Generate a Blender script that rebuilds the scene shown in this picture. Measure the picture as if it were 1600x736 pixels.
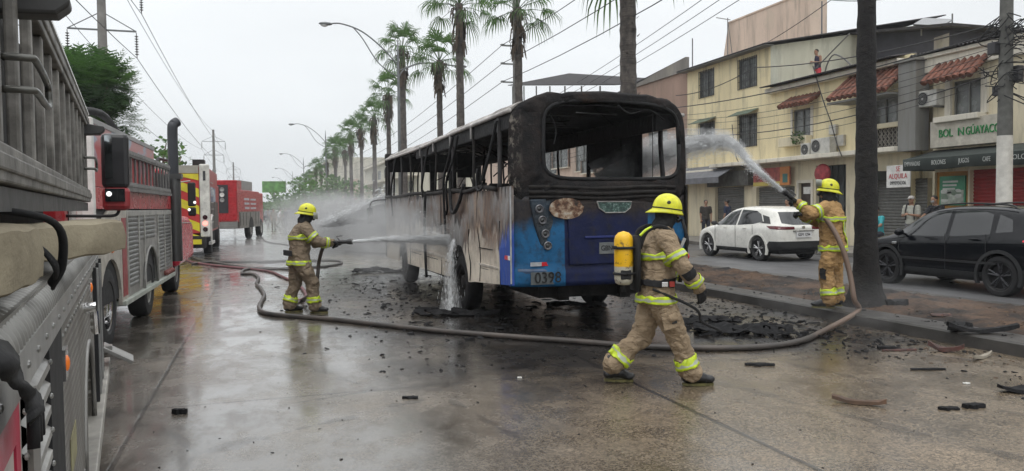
import bpy, bmesh, math, random
from mathutils import Vector, Matrix, Quaternion, noise
R = math.radians
random.seed(7)
for _o in list(bpy.data.objects): bpy.data.objects.remove(_o)
SC = bpy.context.scene
COL = SC.collection
# ---------------------------------------------------------------- camera
F, CX, CY = 1200.0, 800.0, 368.0
YAW, PITCH, ROLL = R(18.0), math.atan(46/1200.0), R(0.65)
CAM = Vector((0, 0, 1.7))
_f = Vector((math.sin(YAW)*math.cos(PITCH), math.cos(YAW)*math.cos(PITCH), -math.sin(PITCH)))
_r = Vector((math.cos(YAW), -math.sin(YAW), 0)); _u = _r.cross(_f)
_r2 = _r*math.cos(ROLL) - _u*math.sin(ROLL); _u2 = _u*math.cos(ROLL) + _r*math.sin(ROLL)
camd = bpy.data.cameras.new('camera'); cam = bpy.data.objects.new('camera', camd); COL.objects.link(cam)
camd.sensor_width = 36; camd.lens = 27.0; camd.clip_start = 0.02; camd.clip_end = 3000
cam.matrix_world = Matrix((( _r2.x, _u2.x, -_f.x, CAM.x), (_r2.y, _u2.y, -_f.y, CAM.y), (_r2.z, _u2.z, -_f.z, CAM.z), (0,0,0,1)))
SC.camera = cam
def ray(px, py): return _f + _r2*((px-CX)/F) + _u2*((CY-py)/F)
def gp(px, py, z=0.0):
    d = ray(px, py); t = (z-CAM.z)/d.z; return CAM + d*t
def fp(px, py, X=20.0):                     # point of the plane x = X: returns (y, z)
    d = ray(px, py); p = CAM + d*(X/d.x); return p.y, p.z
def dp(px, py, D): return CAM + ray(px, py)*D
# ---------------------------------------------------------------- world, sun, exposure
W = bpy.data.worlds.new('World'); SC.world = W; W.use_nodes = True
SUN_EL, SUN_ROT = R(62), R(200)
def setup_world():
    nt = W.node_tree; N = nt.nodes; L = nt.links; N.clear()
    out = N.new('ShaderNodeOutputWorld'); bg = N.new('ShaderNodeBackground'); bg.inputs[1].default_value = 0.1
    sky = N.new('ShaderNodeTexSky'); sky.sky_type = 'NISHITA'; sky.sun_disc = False
    sky.sun_elevation = SUN_EL; sky.sun_rotation = SUN_ROT; sky.dust_density = 4; sky.air_density = 1.0
    tc = N.new('ShaderNodeTexCoord'); sp = N.new('ShaderNodeSeparateXYZ'); L.new(tc.outputs['Generated'], sp.inputs[0])
    cr = N.new('ShaderNodeValToRGB'); L.new(sp.outputs['Z'], cr.inputs[0])
    e = cr.color_ramp.elements
    e[0].position = 0.0; e[0].color = (0.345, 0.36, 0.37, 1)
    e[1].position = 1.0; e[1].color = (0.86, 0.87, 0.88, 1)
    x = e.new(0.12); x.color = (0.385, 0.40, 0.41, 1)
    x = e.new(0.30); x.color = (0.43, 0.445, 0.455, 1)
    nz = N.new('ShaderNodeTexNoise'); nz.inputs['Scale'].default_value = 1.6; nz.inputs['Detail'].default_value = 4
    mpn = N.new('ShaderNodeMapping'); mpn.inputs['Scale'].default_value = (1, 1, 3.5)
    L.new(tc.outputs['Generated'], mpn.inputs[0]); L.new(mpn.outputs[0], nz.inputs['Vector'])
    mr = N.new('ShaderNodeMapRange'); mr.inputs[1].default_value = .3; mr.inputs[2].default_value = .7
    mr.inputs[3].default_value = 20.8; mr.inputs[4].default_value = 24.6
    L.new(nz.outputs[0], mr.inputs[0])
    vm = N.new('ShaderNodeVectorMath'); vm.operation = 'SCALE'; L.new(cr.outputs[0], vm.inputs[0]); L.new(mr.outputs[0], vm.inputs['Scale'])
    mx = N.new('ShaderNodeMix'); mx.data_type = 'RGBA'; mx.inputs[0].default_value = 0.97
    L.new(sky.outputs[0], mx.inputs[6]); L.new(vm.outputs[0], mx.inputs[7]); L.new(mx.outputs[2], bg.inputs[0]); L.new(bg.outputs[0], out.inputs[0])
setup_world()
sd = bpy.data.lights.new('sun', 'SUN'); sd.energy = 0.7; sd.angle = R(25); sd.color = (1, .97, .92)
sun = bpy.data.objects.new('sun', sd); COL.objects.link(sun)
_sdir = Vector((math.sin(SUN_ROT)*math.cos(SUN_EL), math.cos(SUN_ROT)*math.cos(SUN_EL), math.sin(SUN_EL)))
sun.rotation_euler = (-_sdir).to_track_quat('-Z', 'Y').to_euler(); sun.location = (0, 0, 30)
SC.view_settings.view_transform = 'Standard'; SC.view_settings.look = 'None'
SC.view_settings.exposure = 0.0; SC.view_settings.gamma = 1
# ---------------------------------------------------------------- material helpers
class NT:
    def __init__(s, name):
        s.m = bpy.data.materials.new(name); s.m.use_nodes = True
        s.t = s.m.node_tree; s.N = s.t.nodes; s.L = s.t.links
        s.b = s.N['Principled BSDF']; s.o = s.N['Material Output']; s._tc = None
    def tc(s, k='Object'):
        if not s._tc: s._tc = s.N.new('ShaderNodeTexCoord')
        return s._tc.outputs[k]
    def put(s, sock, v):
        if hasattr(v, 'links') or isinstance(v, bpy.types.NodeSocket): s.L.new(v, sock)
        elif isinstance(v, (tuple, list)) and sock.type == 'RGBA' and len(v) == 3: sock.default_value = (*v, 1)
        else: sock.default_value = v
    def xyz(s, v=None):
        n = s.N.new('ShaderNodeSeparateXYZ'); s.L.new(v or s.tc(), n.inputs[0]); return n.outputs
    def mapping(s, scale=(1,1,1), loc=(0,0,0), v=None):
        n = s.N.new('ShaderNodeMapping'); n.inputs['Scale'].default_value = scale; n.inputs['Location'].default_value = loc
        s.L.new(v or s.tc(), n.inputs[0]); return n.outputs[0]
    def noise(s, scale=5, detail=4, rough=.55, v=None, dist=0):
        n = s.N.new('ShaderNodeTexNoise'); n.inputs['Scale'].default_value = scale; n.inputs['Detail'].default_value = detail
        n.inputs['Roughness'].default_value = rough; n.inputs['Distortion'].default_value = dist
        s.L.new(v or s.tc(), n.inputs['Vector']); return n.outputs[0]
    def vor(s, scale=5, v=None, feature='F1', out=0):
        n = s.N.new('ShaderNodeTexVoronoi'); n.feature = feature; n.inputs['Scale'].default_value = scale
        s.L.new(v or s.tc(), n.inputs['Vector']); return n.outputs[out]
    def math(s, op, a, b=0.0, c=None, clamp=False):
        n = s.N.new('ShaderNodeMath'); n.operation = op; n.use_clamp = clamp
        s.put(n.inputs[0], a); s.put(n.inputs[1], b)
        if c is not None: s.put(n.inputs[2], c)
        return n.outputs[0]
    def mr(s, v, a, b, c=0., d=1., smooth=False):
        n = s.N.new('ShaderNodeMapRange'); n.clamp = True
        if smooth: n.interpolation_type = 'SMOOTHSTEP'
        s.put(n.inputs[0], v)
        for i, q in enumerate((a, b, c, d)): n.inputs[i+1].default_value = q
        return n.outputs[0]
    def ramp(s, v, stops):
        n = s.N.new('ShaderNodeValToRGB'); s.L.new(v, n.inputs[0]); e = n.color_ramp.elements
        while len(e) > 1: e.remove(e[-1])
        e[0].position = stops[0][0]; e[0].color = (*stops[0][1], 1)
        for p, c in stops[1:]:
            x = e.new(p); x.color = (*c, 1)
        return n.outputs[0]
    def mix(s, f, a, b, mode='MIX'):
        n = s.N.new('ShaderNodeMix'); n.data_type = 'RGBA'; n.blend_type = mode
        s.put(n.inputs[0], f); s.put(n.inputs[6], a); s.put(n.inputs[7], b); return n.outputs[2]
    def bump(s, h, strength=.3, dist=.01):
        n = s.N.new('ShaderNodeBump'); n.inputs['Strength'].default_value = strength if not hasattr(strength, 'links') else 1
        if hasattr(strength, 'links'): s.L.new(strength, n.inputs['Strength'])
        n.inputs['Distance'].default_value = dist; s.L.new(h, n.inputs['Height']); s.L.new(n.outputs[0], s.b.inputs['Normal'])
    def fin(s, col=None, rough=None, metal=None, spec=None):
        if col is not None: s.put(s.b.inputs['Base Color'], col)
        if rough is not None: s.put(s.b.inputs['Roughness'], rough)
        if metal is not None: s.put(s.b.inputs['Metallic'], metal)
        if spec is not None: s.put(s.b.inputs['Specular IOR Level'], spec)
        return s.m
_mc = {}
def M(name, col, rough=.6, metal=0., var=.18, vs=3., bump=.15, bs=40., bd=.004, dirt=0., dirtcol=(.03,.028,.025), emit=None, es=1., spec=None):
    """a painted, plastic, metal or cloth surface with uneven colour, a little grime and a fine bump"""
    if name in _mc: return _mc[name]
    n = NT(name); a = n.noise(vs, 5); k = n.mr(a, .3, .7, 1-var, 1+var)
    c = n.mix(1., col, k, 'MULTIPLY')
    if dirt > 0:
        d = n.noise(vs*2.3, 6, .65); c = n.mix(n.mr(d, .5-.25*dirt, .85-.1*dirt, 0, .3+.6*dirt), c, dirtcol)
    if name.startswith('char') and spec is None: spec = .18
    r2 = n.mr(n.noise(vs*4, 4), .3, .7, max(.02, rough-.08), min(1, rough+.08))
    if bump > 0: n.bump(n.noise(bs, 3), bump, bd)
    n.fin(c, r2, metal, spec)
    if emit: n.put(n.b.inputs['Emission Color'], emit); n.b.inputs['Emission Strength'].default_value = es
    _mc[name] = n.m; return n.m
# ---------------------------------------------------------------- mesh builder
SPLIT = {'door_handle','window_surround','roof_rail','bulkhead','mirror_arm','panel_stand','bumper_ring','hanging_wire','side_badge','melted_seal','bracket','tiled_post','panel_strip','hinge_post','side_marker_base','knee_patch','overhead_duct','seat_frame_x','handrail','pillar_cap','side_reflector_x','coupling','canopy_post','mirror_glint','shoes','gate_bar','balcony_ledge','floor_slab','cross_bar','buckle','locker_door','door_moulding','wheels','arm_lamp','lamp','mirror_arm_x','tank_strap'}
class MB:
    def __init__(s): s.v = []; s.f = []; s.mi = []; s.m = None
    def add(s, vs, fs, mi=0):
        b = len(s.v)
        for v in vs:
            v = Vector(v); s.v.append(s.m @ v if s.m else v)
        for f in fs: s.f.append([b+i for i in f]); s.mi.append(mi)
    def box(s, a, b, mi=0):
        x0, y0, z0 = [min(p, q) for p, q in zip(a, b)]; x1, y1, z1 = [max(p, q) for p, q in zip(a, b)]
        s.add([(x0,y0,z0),(x1,y0,z0),(x1,y1,z0),(x0,y1,z0),(x0,y0,z1),(x1,y0,z1),(x1,y1,z1),(x0,y1,z1)],
              [(0,3,2,1),(4,5,6,7),(0,1,5,4),(1,2,6,5),(2,3,7,6),(3,0,4,7)], mi)
    def obox(s, c, size, rot=(0,0,0), mi=0):
        from mathutils import Euler
        m = Matrix.Translation(c) @ Euler(rot).to_matrix().to_4x4(); h = Vector(size)/2
        p = [m @ Vector((x*h.x, y*h.y, z*h.z)) for z in (-1,1) for (x,y) in ((-1,-1),(1,-1),(1,1),(-1,1))]
        s.add(p, [(0,3,2,1),(4,5,6,7),(0,1,5,4),(1,2,6,5),(2,3,7,6),(3,0,4,7)], mi)
    def tube(s, pts, r, n=8, mi=0, cap=True, sq=1.0):
        pts = [Vector(p) for p in pts]; k = len(pts)
        rs = r if isinstance(r, (list, tuple)) else [r]*k
        d0 = (pts[1]-pts[0]).normalized(); up = Vector((0,0,1)) if abs(d0.z) < .9 else Vector((1,0,0))
        x = d0.cross(up).normalized(); vs = []; fs = []
        for i, p in enumerate(pts):
            a = pts[max(i-1, 0)]; b = pts[min(i+1, k-1)]; d = (b-a).normalized() if (b-a).length > 1e-9 else d0
            x = (x - d*x.dot(d)).normalized(); y = d.cross(x)
            for j in range(n):
                t = 2*math.pi*j/n; vs.append(p + x*(rs[i]*math.cos(t)) + y*(rs[i]*sq*math.sin(t)))
        for i in range(k-1):
            for j in range(n):
                j2 = (j+1) % n; fs.append((i*n+j, i*n+j2, (i+1)*n+j2, (i+1)*n+j))
        if cap: fs.append(tuple(range(n-1, -1, -1))); fs.append(tuple((k-1)*n+j for j in range(n)))
        s.add(vs, fs, mi)
    def cyl(s, a, b, r0, r1=None, n=16, mi=0): s.tube([a, b], [r0, r0 if r1 is None else r1], n, mi)
    def ball(s, c, r, n=10, mi=0, m=None):
        c = Vector(c); rr = Vector(r) if isinstance(r, (tuple, list, Vector)) else Vector((r, r, r)); vs = []; fs = []
        h = n//2+1
        for i in range(1, h):
            t = math.pi*i/h
            for j in range(n):
                a = 2*math.pi*j/n; p = Vector((math.sin(t)*math.cos(a)*rr.x, math.sin(t)*math.sin(a)*rr.y, math.cos(t)*rr.z))
                vs.append(c + (m @ p if m else p))
        tp = Vector((0,0,rr.z)); T = len(vs); vs.append(c + (m @ tp if m else tp)); vs.append(c - (m @ tp if m else tp))
        for i in range(h-2):
            for j in range(n):
                j2 = (j+1) % n; fs.append((i*n+j, (i+1)*n+j, (i+1)*n+j2, i*n+j2))
        for j in range(n):
            j2 = (j+1) % n; fs.append((T, j, j2)); fs.append((T+1, (h-2)*n+j2, (h-2)*n+j))
        s.add(vs, fs, mi)
    def limb(s, pts, rs, n=12):
        for i in range(len(pts)-1): s.tube([pts[i], pts[i+1]], [rs[i], rs[i+1]], n)
        for p, r in zip(pts, rs): s.ball(p, r, n)
    def loft(s, secs, n=20, mi=0, cap=True):
        vs = []; fs = []; k = len(secs)
        for (c, rx, ry, *o) in secs:
            rz = o[0] if o else 0
            for j in range(n):
                t = 2*math.pi*j/n; x = rx*math.cos(t); y = ry*math.sin(t)
                vs.append((c[0]+x*math.cos(rz)-y*math.sin(rz), c[1]+x*math.sin(rz)+y*math.cos(rz), c[2]))
        for i in range(k-1):
            for j in range(n):
                j2 = (j+1) % n; fs.append((i*n+j, i*n+j2, (i+1)*n+j2, (i+1)*n+j))
        if cap: fs.append(tuple(range(n-1, -1, -1))); fs.append(tuple((k-1)*n+j for j in range(n)))
        s.add(vs, fs, mi)
    def prism(s, poly, axis, lo, hi, mi=0):
        """poly in the two other axes (x: (y,z); y: (x,z); z: (x,y))"""
        def P(a, b, t): return (t, a, b) if axis == 'x' else ((a, t, b) if axis == 'y' else (a, b, t))
        n = len(poly); vs = [P(a, b, lo) for a, b in poly] + [P(a, b, hi) for a, b in poly]
        fs = [tuple(range(n)), tuple(range(2*n-1, n-1, -1))] + [(i, i+n, (i+1) % n+n, (i+1) % n) for i in range(n)]
        s.add(vs, fs, mi)
    def lathe(s, prof, c, axis='x', n=32, mi=0, closed=False):
        vs = []; fs = []; k = len(prof); c = Vector(c)
        for (a, r) in prof:
            for j in range(n):
                t = 2*math.pi*j/n; u, w = r*math.cos(t), r*math.sin(t)
                vs.append(c + Vector((a, u, w) if axis == 'x' else ((u, a, w) if axis == 'y' else (u, w, a))))
        for i in range(k if closed else k-1):
            for j in range(n):
                j2 = (j+1) % n; i2 = (i+1) % k; fs.append((i*n+j, i*n+j2, i2*n+j2, i2*n+j))
        s.add(vs, fs, mi)
    def build(s, name, mats, parent=None, *a, **k):
        if name in SPLIT:
            par = list(range(len(s.v)))
            def find(i):
                while par[i] != i: par[i] = par[par[i]]; i = par[i]
                return i
            for f in s.f:
                for q in f[1:]: par[find(q)] = find(f[0])
            gr = {}
            for f, mi in zip(s.f, s.mi): gr.setdefault(find(f[0]), []).append((f, mi))
            o = None
            for fs in gr.values():
                b = MB(); ids = sorted({i for f, _ in fs for i in f}); mp = {v: i for i, v in enumerate(ids)}
                b.v = [s.v[i] for i in ids]; b.f = [[mp[i] for i in f] for f, _ in fs]; b.mi = [mi for _, mi in fs]
                o = b._build(name, mats, parent, *a, **k)
            return o
        return s._build(name, mats, parent, *a, **k)
    def _build(s, name, mats, parent=None, Wm=None, smooth=False, bevel=0, loc=None, rot=None, solid=0, fix=True):
        me = bpy.data.meshes.new(name); me.from_pydata([tuple(v) for v in s.v], [], s.f)
        mats = mats if isinstance(mats, (list, tuple)) else [mats]
        for m in mats: me.materials.append(m)
        for p, mi in zip(me.polygons, s.mi): p.material_index = mi
        if fix:
            bm = bmesh.new(); bm.from_mesh(me); bmesh.ops.recalc_face_normals(bm, faces=bm.faces)
            big = [f for f in bm.faces if len(f.verts) > 4]
            if big: bmesh.ops.triangulate(bm, faces=big)
            bm.to_mesh(me); bm.free()
        o = bpy.data.objects.new(name, me); COL.objects.link(o)
        if smooth:
            for p in me.polygons: p.use_smooth = True
            if smooth != 'all':
                a = me.attributes.new('sharp_edge', 'BOOLEAN', 'EDGE') if 'sharp_edge' not in me.attributes else me.attributes['sharp_edge']
                bm = bmesh.new(); bm.from_mesh(me); bm.edges.ensure_lookup_table()
                fl = [(len(e.link_faces) == 2 and e.calc_face_angle(0) > .7) for e in bm.edges]; bm.free()
                me.attributes['sharp_edge'].data.foreach_set('value', fl)
        if bevel:
            b = o.modifiers.new('bevel', 'BEVEL'); b.width = bevel; b.segments = 2; b.limit_method = 'ANGLE'; b.angle_limit = R(40)
        if solid:
            b = o.modifiers.new('solid', 'SOLIDIFY'); b.thickness = solid; b.offset = 0
        if Wm is not None: o.matrix_basis = Wm
        if loc is not None: o.location = loc
        if rot is not None: o.rotation_euler = rot
        if parent:
            o.parent = parent
            if Wm is not None: o.matrix_parent_inverse = RW[parent.name].inverted()
        return o
RW = {}
def tag(o, label=None, cat=None, group=None, kind=None):
    if label: o['label'] = label
    if cat: o['category'] = cat
    if group: o['group'] = group
    if kind: o['kind'] = kind
    return o
def thing(name, label, cat, loc=(0,0,0), rz=0, group=None):
    o = bpy.data.objects.new(name, None); COL.objects.link(o); o.location = loc; o.rotation_euler = (0,0,rz)
    o.empty_display_size = .2
    RW[o.name] = Matrix.Translation(loc) @ Matrix.Rotation(rz, 4, 'Z')
    return tag(o, label, cat, group)
def freeze(o):
    bpy.context.view_layer.update()
    dg = bpy.context.evaluated_depsgraph_get(); me = bpy.data.meshes.new_from_object(o.evaluated_get(dg), depsgraph=dg)
    o.modifiers.clear(); me.name = o.name; o.data = me; return o
def kill(o): bpy.data.objects.remove(o)
def copy_tree(o, parent=None):
    c = o.copy(); COL.objects.link(c)
    if parent: c.parent = parent
    for ch in [x for x in COL.objects if x.parent == o]: copy_tree(ch, c)
    return c
ID = Matrix.Identity(4)
def text(s, size, Wm, mat, parent=None, name='lettering', ext=.003, align='CENTER', sx=1., Pl=None, fit=None):
    cu = bpy.data.curves.new('t', 'FONT'); cu.body = s; cu.size = size; cu.extrude = ext; cu.align_x = align; cu.align_y = 'CENTER'; cu.resolution_u = 3
    t = bpy.data.objects.new('t', cu); COL.objects.link(t); bpy.context.view_layer.update()
    dg = bpy.context.evaluated_depsgraph_get(); me = bpy.data.meshes.new_from_object(t.evaluated_get(dg)); kill(t)
    if fit: xs = [v.co.x for v in me.vertices]; sx = fit/(max(xs)-min(xs))
    me.transform(Matrix.Diagonal((sx, 1, 1, 1))); me.materials.clear(); me.materials.append(mat); me.name = name
    o = bpy.data.objects.new(name, me); COL.objects.link(o); o.matrix_basis = Wm
    if parent:
        o.parent = parent
        if Pl is None: o.matrix_parent_inverse = RW[parent.name].inverted()
    return o
def face_mat(p, right, up):
    r = Vector(right).normalized(); u = Vector(up).normalized(); n = r.cross(u)
    return Matrix(((r.x,u.x,n.x,p[0]),(r.y,u.y,n.y,p[1]),(r.z,u.z,n.z,p[2]),(0,0,0,1)))
def smoothpts(pts, k=6):
    pts = [Vector(p) for p in pts]; out = []
    for i in range(len(pts)-1):
        p0 = pts[max(i-1,0)]; p1 = pts[i]; p2 = pts[i+1]; p3 = pts[min(i+2, len(pts)-1)]
        for j in range(k):
            t = j/k; out.append(.5*((2*p1)+(p2-p0)*t+(2*p0-5*p1+4*p2-p3)*t*t+(3*p1-p0-3*p2+p3)*t**3))
    out.append(pts[-1]); return out
# ---------------------------------------------------------------- common materials
black = M('black_rubber', (.018,.018,.019), .75)
char = M('charred_metal', (.022,.021,.021), .8, .2, var=.5, vs=6, bump=.6, bs=25, bd=.01, dirt=.3, dirtcol=(.07,.06,.05))
char2 = M('charred_plastic', (.015,.015,.016), .62, 0, var=.5, vs=8, bump=.7, bs=14, bd=.015)
ash = M('ash_covered_metal', (.30,.29,.28), .85, .1, var=.35, vs=5, bump=.5, bs=30, bd=.008, dirt=.7, dirtcol=(.06,.055,.05))
steel = M('brushed_steel', (.42,.42,.41), .38, .85, dirt=.2)
alu = M('weathered_aluminium', (.30,.295,.28), .5, .6, dirt=.35, dirtcol=(.08,.075,.07))
chrome = M('chrome', (.7,.7,.7), .12, 1., bump=0)
red = M('fire_engine_red', (.42,.022,.03), .3, 0, dirt=.2, bump=.03)
redd = M('dull_red_paint', (.30,.03,.035), .4, 0, dirt=.4, bump=.05)
whitep = M('white_paint', (.72,.71,.68), .4, dirt=.25, dirtcol=(.2,.18,.15), bump=.03)
dkglass = M('dark_glass', (.012,.014,.016), .06, 0, var=.05, bump=0, spec=.8)
winglass = M('window_glass', (.15,.16,.155), .25, 0, var=.7, vs=.9, bump=.02, bs=3, spec=.7)
amber = M('amber_lens', (.7,.16,.02), .25, emit=(1,.25,.03), es=.12, bump=0)
redlens = M('red_lens', (.45,.01,.02), .2, bump=0)
def leafy(name, col):
    n = NT(name); c = n.mix(1., col, n.mr(n.noise(1.2, 5), .3, .7, .55, 1.4), 'MULTIPLY'); m = n.fin(c, .5, 0, .3)
    tr = n.N.new('ShaderNodeBsdfTranslucent'); n.L.new(n.mix(1., c, (1.15,1.25,.7), 'MULTIPLY'), tr.inputs[0]); ms = n.N.new('ShaderNodeMixShader'); ms.inputs[0].default_value = .42
    n.L.new(n.b.outputs[0], ms.inputs[1]); n.L.new(tr.outputs[0], ms.inputs[2]); n.L.new(ms.outputs[0], n.o.inputs[0]); return m
# ---------------------------------------------------------------- ground
def road_material():
    n = NT('wet_concrete'); x, y, z = n.xyz()
    big = n.noise(.22, 5, .55); mid = n.noise(1.3, 6, .6); fine = n.vor(75, out=1); fin2 = n.noise(160, 3, .7)
    # grey slab to the left, brown exposed aggregate to the right
    gx = n.mr(n.math('ADD', x, n.math('MULTIPLY', n.math('SUBTRACT', big, .5), 6.)), .6, 3.4, smooth=True)
    base = n.mix(gx, (.152,.133,.110), (.155,.120,.082))
    base = n.mix(1., base, n.mr(mid, .25, .75, .62, 1.35), 'MULTIPLY')
    sp = n.xyz(fine)[0]
    grain = n.mr(n.math('ADD', n.math('MULTIPLY', sp, .6), n.math('MULTIPLY', fin2, .5)), .3, .85, .45, 1.75)
    base = n.mix(n.mr(gx, 0, 1, .45, 1.), base, n.mix(1., base, grain, 'MULTIPLY'))
    # soot washed out round the bus
    dx = n.math('SUBTRACT', n.math('ABSOLUTE', n.math('SUBTRACT', x, 4.7)), 2.4)
    dy = n.math('SUBTRACT', n.math('ABSOLUTE', n.math('SUBTRACT', y, 13.6)), 5.6)
    dd = n.math('MAXIMUM', n.math('MAXIMUM', dx, dy), -1.)
    dd = n.math('SUBTRACT', dd, n.math('MULTIPLY', n.math('SUBTRACT', n.noise(.55, 7, .65), .45), 6.))
    soot = n.mr(dd, -.6, 1.7, .95, 0, True)
    base = n.mix(soot, base, n.mix(n.mr(mid, .4, .65), (.007,.007,.008), (.022,.021,.021)))
    # darker colour along the left, under the engines
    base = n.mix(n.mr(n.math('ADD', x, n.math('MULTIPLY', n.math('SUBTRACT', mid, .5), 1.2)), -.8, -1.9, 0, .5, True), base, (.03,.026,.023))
    # slab joints
    def line(v, p, w): return n.mr(n.math('ABSOLUTE', n.math('SUBTRACT', v, p)), w*.5, w, 1, 0)
    xw = n.math('ADD', x, n.math('MULTIPLY', n.math('SUBTRACT', n.noise(2.5, 3), .5), .03))
    j = n.math('MAXIMUM', line(xw, -.99, .022), line(xw, 3.33, .03))
    yw = n.math('ADD', y, n.math('MULTIPLY', n.math('SUBTRACT', n.noise(2.1, 3), .5), .03))
    ym = n.math('ABSOLUTE', n.math('SUBTRACT', n.math('MODULO', n.math('ADD', yw, 22.1), 4.5), 2.25))
    j = n.math('MAXIMUM', j, n.mr(ym, .008, .018, 1, 0))
    cr = n.vor(.35, n.mapping(v=None, loc=(3, 1, 0)), 'DISTANCE_TO_EDGE')
    crn = n.mr(n.math('ADD', cr, n.math('MULTIPLY', n.math('SUBTRACT', n.noise(3, 5), .5), .1)), .0, .006, .55, 0)
    j = n.math('MAXIMUM', j, crn)
    base = n.mix(n.math('MULTIPLY', j, .8), base, (.012,.011,.010))
    pud = n.mr(n.math('ADD', n.math('MULTIPLY', n.noise(.42, 5, .6), .75), n.math('MULTIPLY', big, .25)), .46, .66, 1, 0, True)
    pud = n.math('MULTIPLY', n.math('MULTIPLY', pud, n.mr(n.noise(3.2, 5, .65, n.mapping((1,.55,1))), .35, .6, .35, 1, True)), n.mr(gx, 0, 1, 1., .8))
    rough = n.math('SUBTRACT', n.mr(mid, .3, .7, .20, .42), n.math('MULTIPLY', pud, .12), None, True)
    n.bump(n.math('ADD', n.math('ADD', n.math('MULTIPLY', sp, .3), fin2), n.math('MULTIPLY', j, -3.)), n.mr(pud, 0, 1, .45, .07), .004)
    n.L.new(n.math('MULTIPLY', n.mr(pud, 0, 1, .25, 1.), n.mr(gx, 0, 1, 1., .7)), n.b.inputs['Coat Weight']); n.L.new(n.math('ADD', n.mr(pud, 0, 1, .17, .05), n.math('MULTIPLY', n.math('ADD', fin2, n.math('MULTIPLY', gx, .7)), .09)), n.b.inputs['Coat Roughness']); n.b.inputs['Coat IOR'].default_value = 1.33
    base = n.mix(n.math('MULTIPLY', pud, .35), base, (.03,.028,.026))
    return n.fin(base, rough, 0, .42)
def sheet(name, x0, x1, y0, y1, z, mat, nx=1, ny=1):
    b = MB(); vs = [(x0+(x1-x0)*i/nx, y0+(y1-y0)*j/ny, z) for j in range(ny+1) for i in range(nx+1)]
    b.add(vs, [(j*(nx+1)+i, j*(nx+1)+i+1, (j+1)*(nx+1)+i+1, (j+1)*(nx+1)+i) for j in range(ny) for i in range(nx)])
    return tag(b.build(name, mat), kind='structure')
earthm = M('dusty_ground', (.16,.14,.11), .95, var=.3, vs=.2)
sheet('ground', -1500, 1500, -300, 2400, -.02, earthm)
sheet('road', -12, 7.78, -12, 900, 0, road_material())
def asphalt_mat():
    n = NT('worn_asphalt'); big = n.noise(.3, 5); fine = n.noise(120, 3, .7); mid = n.noise(2, 6, .65, n.mapping((1,.25,1)))
    c = n.mix(1., (.105,.105,.108), n.mr(mid, .3, .7, .7, 1.3), 'MULTIPLY'); c = n.mix(1., c, n.mr(fine, .3, .7, .7, 1.3), 'MULTIPLY')
    n.bump(fine, .4, .004); return n.fin(c, n.mr(big, .35, .65, .25, .6), 0, .4)
sheet('far_road', 10.8, 17.2, -12, 900, .004, asphalt_mat())
kerbm = M('wet_kerb_concrete', (.062,.058,.053), .45, var=.6, vs=1.7, bump=.6, bs=30, bd=.006, spec=.3, dirt=.7, dirtcol=(.03,.028,.026))
pavem = M('pavement_concrete', (.24,.225,.20), .6, var=.25, vs=1.2, bump=.4, bs=50, dirt=.3)
def soil_mat():
    n = NT('burnt_soil'); x, y, z = n.xyz(); a = n.noise(1.2, 7, .65); f = n.noise(30, 6, .7)
    c = n.mix(n.mr(a, .40, .60), (.016,.014,.013), (.105,.062,.038)); c = n.mix(1., c, n.mr(f, .3, .7, .5, 1.5), 'MULTIPLY')
    n.bump(f, 1., .03); return n.fin(c, .8, 0, .3)
def island():
    b = MB(); k = MB()
    prof = [(7.78,0),(7.80,.13),(7.83,.15),(8.30,.15),(8.30,.0)]
    ys = [-12+i*1.0 for i in range(120)] + [110+i*40 for i in range(20)]
    vs = []; fs = []
    for y in ys:
        w = .012*noise.noise(Vector((0, y*.9, 0)))
        for px_, pz in prof: vs.append((px_+w+(.012*noise.noise(Vector((3, y*4, 1))) if pz > .1 else 0), y, pz+(.007*noise.noise(Vector((5, y*2.5, px_))) if pz > .05 else 0)))
    n = len(prof)
    for i in range(len(ys)-1):
        for j in range(n-1): fs.append((i*n+j, i*n+j+1, (i+1)*n+j+1, (i+1)*n+j))
    k.add(vs, fs); tag(k.build('near_kerb', kerbm), kind='structure')
    k2 = MB(); k2.box((10.45,-12,0),(10.80,900,.14)); tag(k2.build('far_kerb', kerbm, bevel=.015), kind='structure')
    s = MB(); nx, ny = 26, 620; vs = []; 
    for j in range(ny+1):
        y = -12+60*j/ny
        for i in range(nx+1):
            x = 8.29+2.17*i/nx; p = Vector((x*1.3, y*1.3, 0))
            h = .145 + (.06*noise.noise(p)+.04*noise.noise(p*4)+.025*noise.noise(p*9)+.03)*min(1, i/2)*min(1, (nx-i)/2)
            vs.append((x, y, h))
    s.add(vs, [(j*(nx+1)+i, j*(nx+1)+i+1, (j+1)*(nx+1)+i+1, (j+1)*(nx+1)+i) for j in range(ny) for i in range(nx)])
    tag(s.build('median_soil', soil_mat(), smooth='all'), kind='structure')
    s = MB(); s.box((8.29,48,0),(10.46,900,.147)); tag(s.build('median_paving', pavem), kind='structure')
island()
b = MB(); b.box((17.2,-12,0),(19.98,300,.15)); tag(b.build('pavement', pavem, bevel=.02), kind='structure')
b = MB(); b.box((-16,-12,0),(-12,900,.15)); tag(b.build('left_pavement', pavem, bevel=.02), kind='structure')
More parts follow.
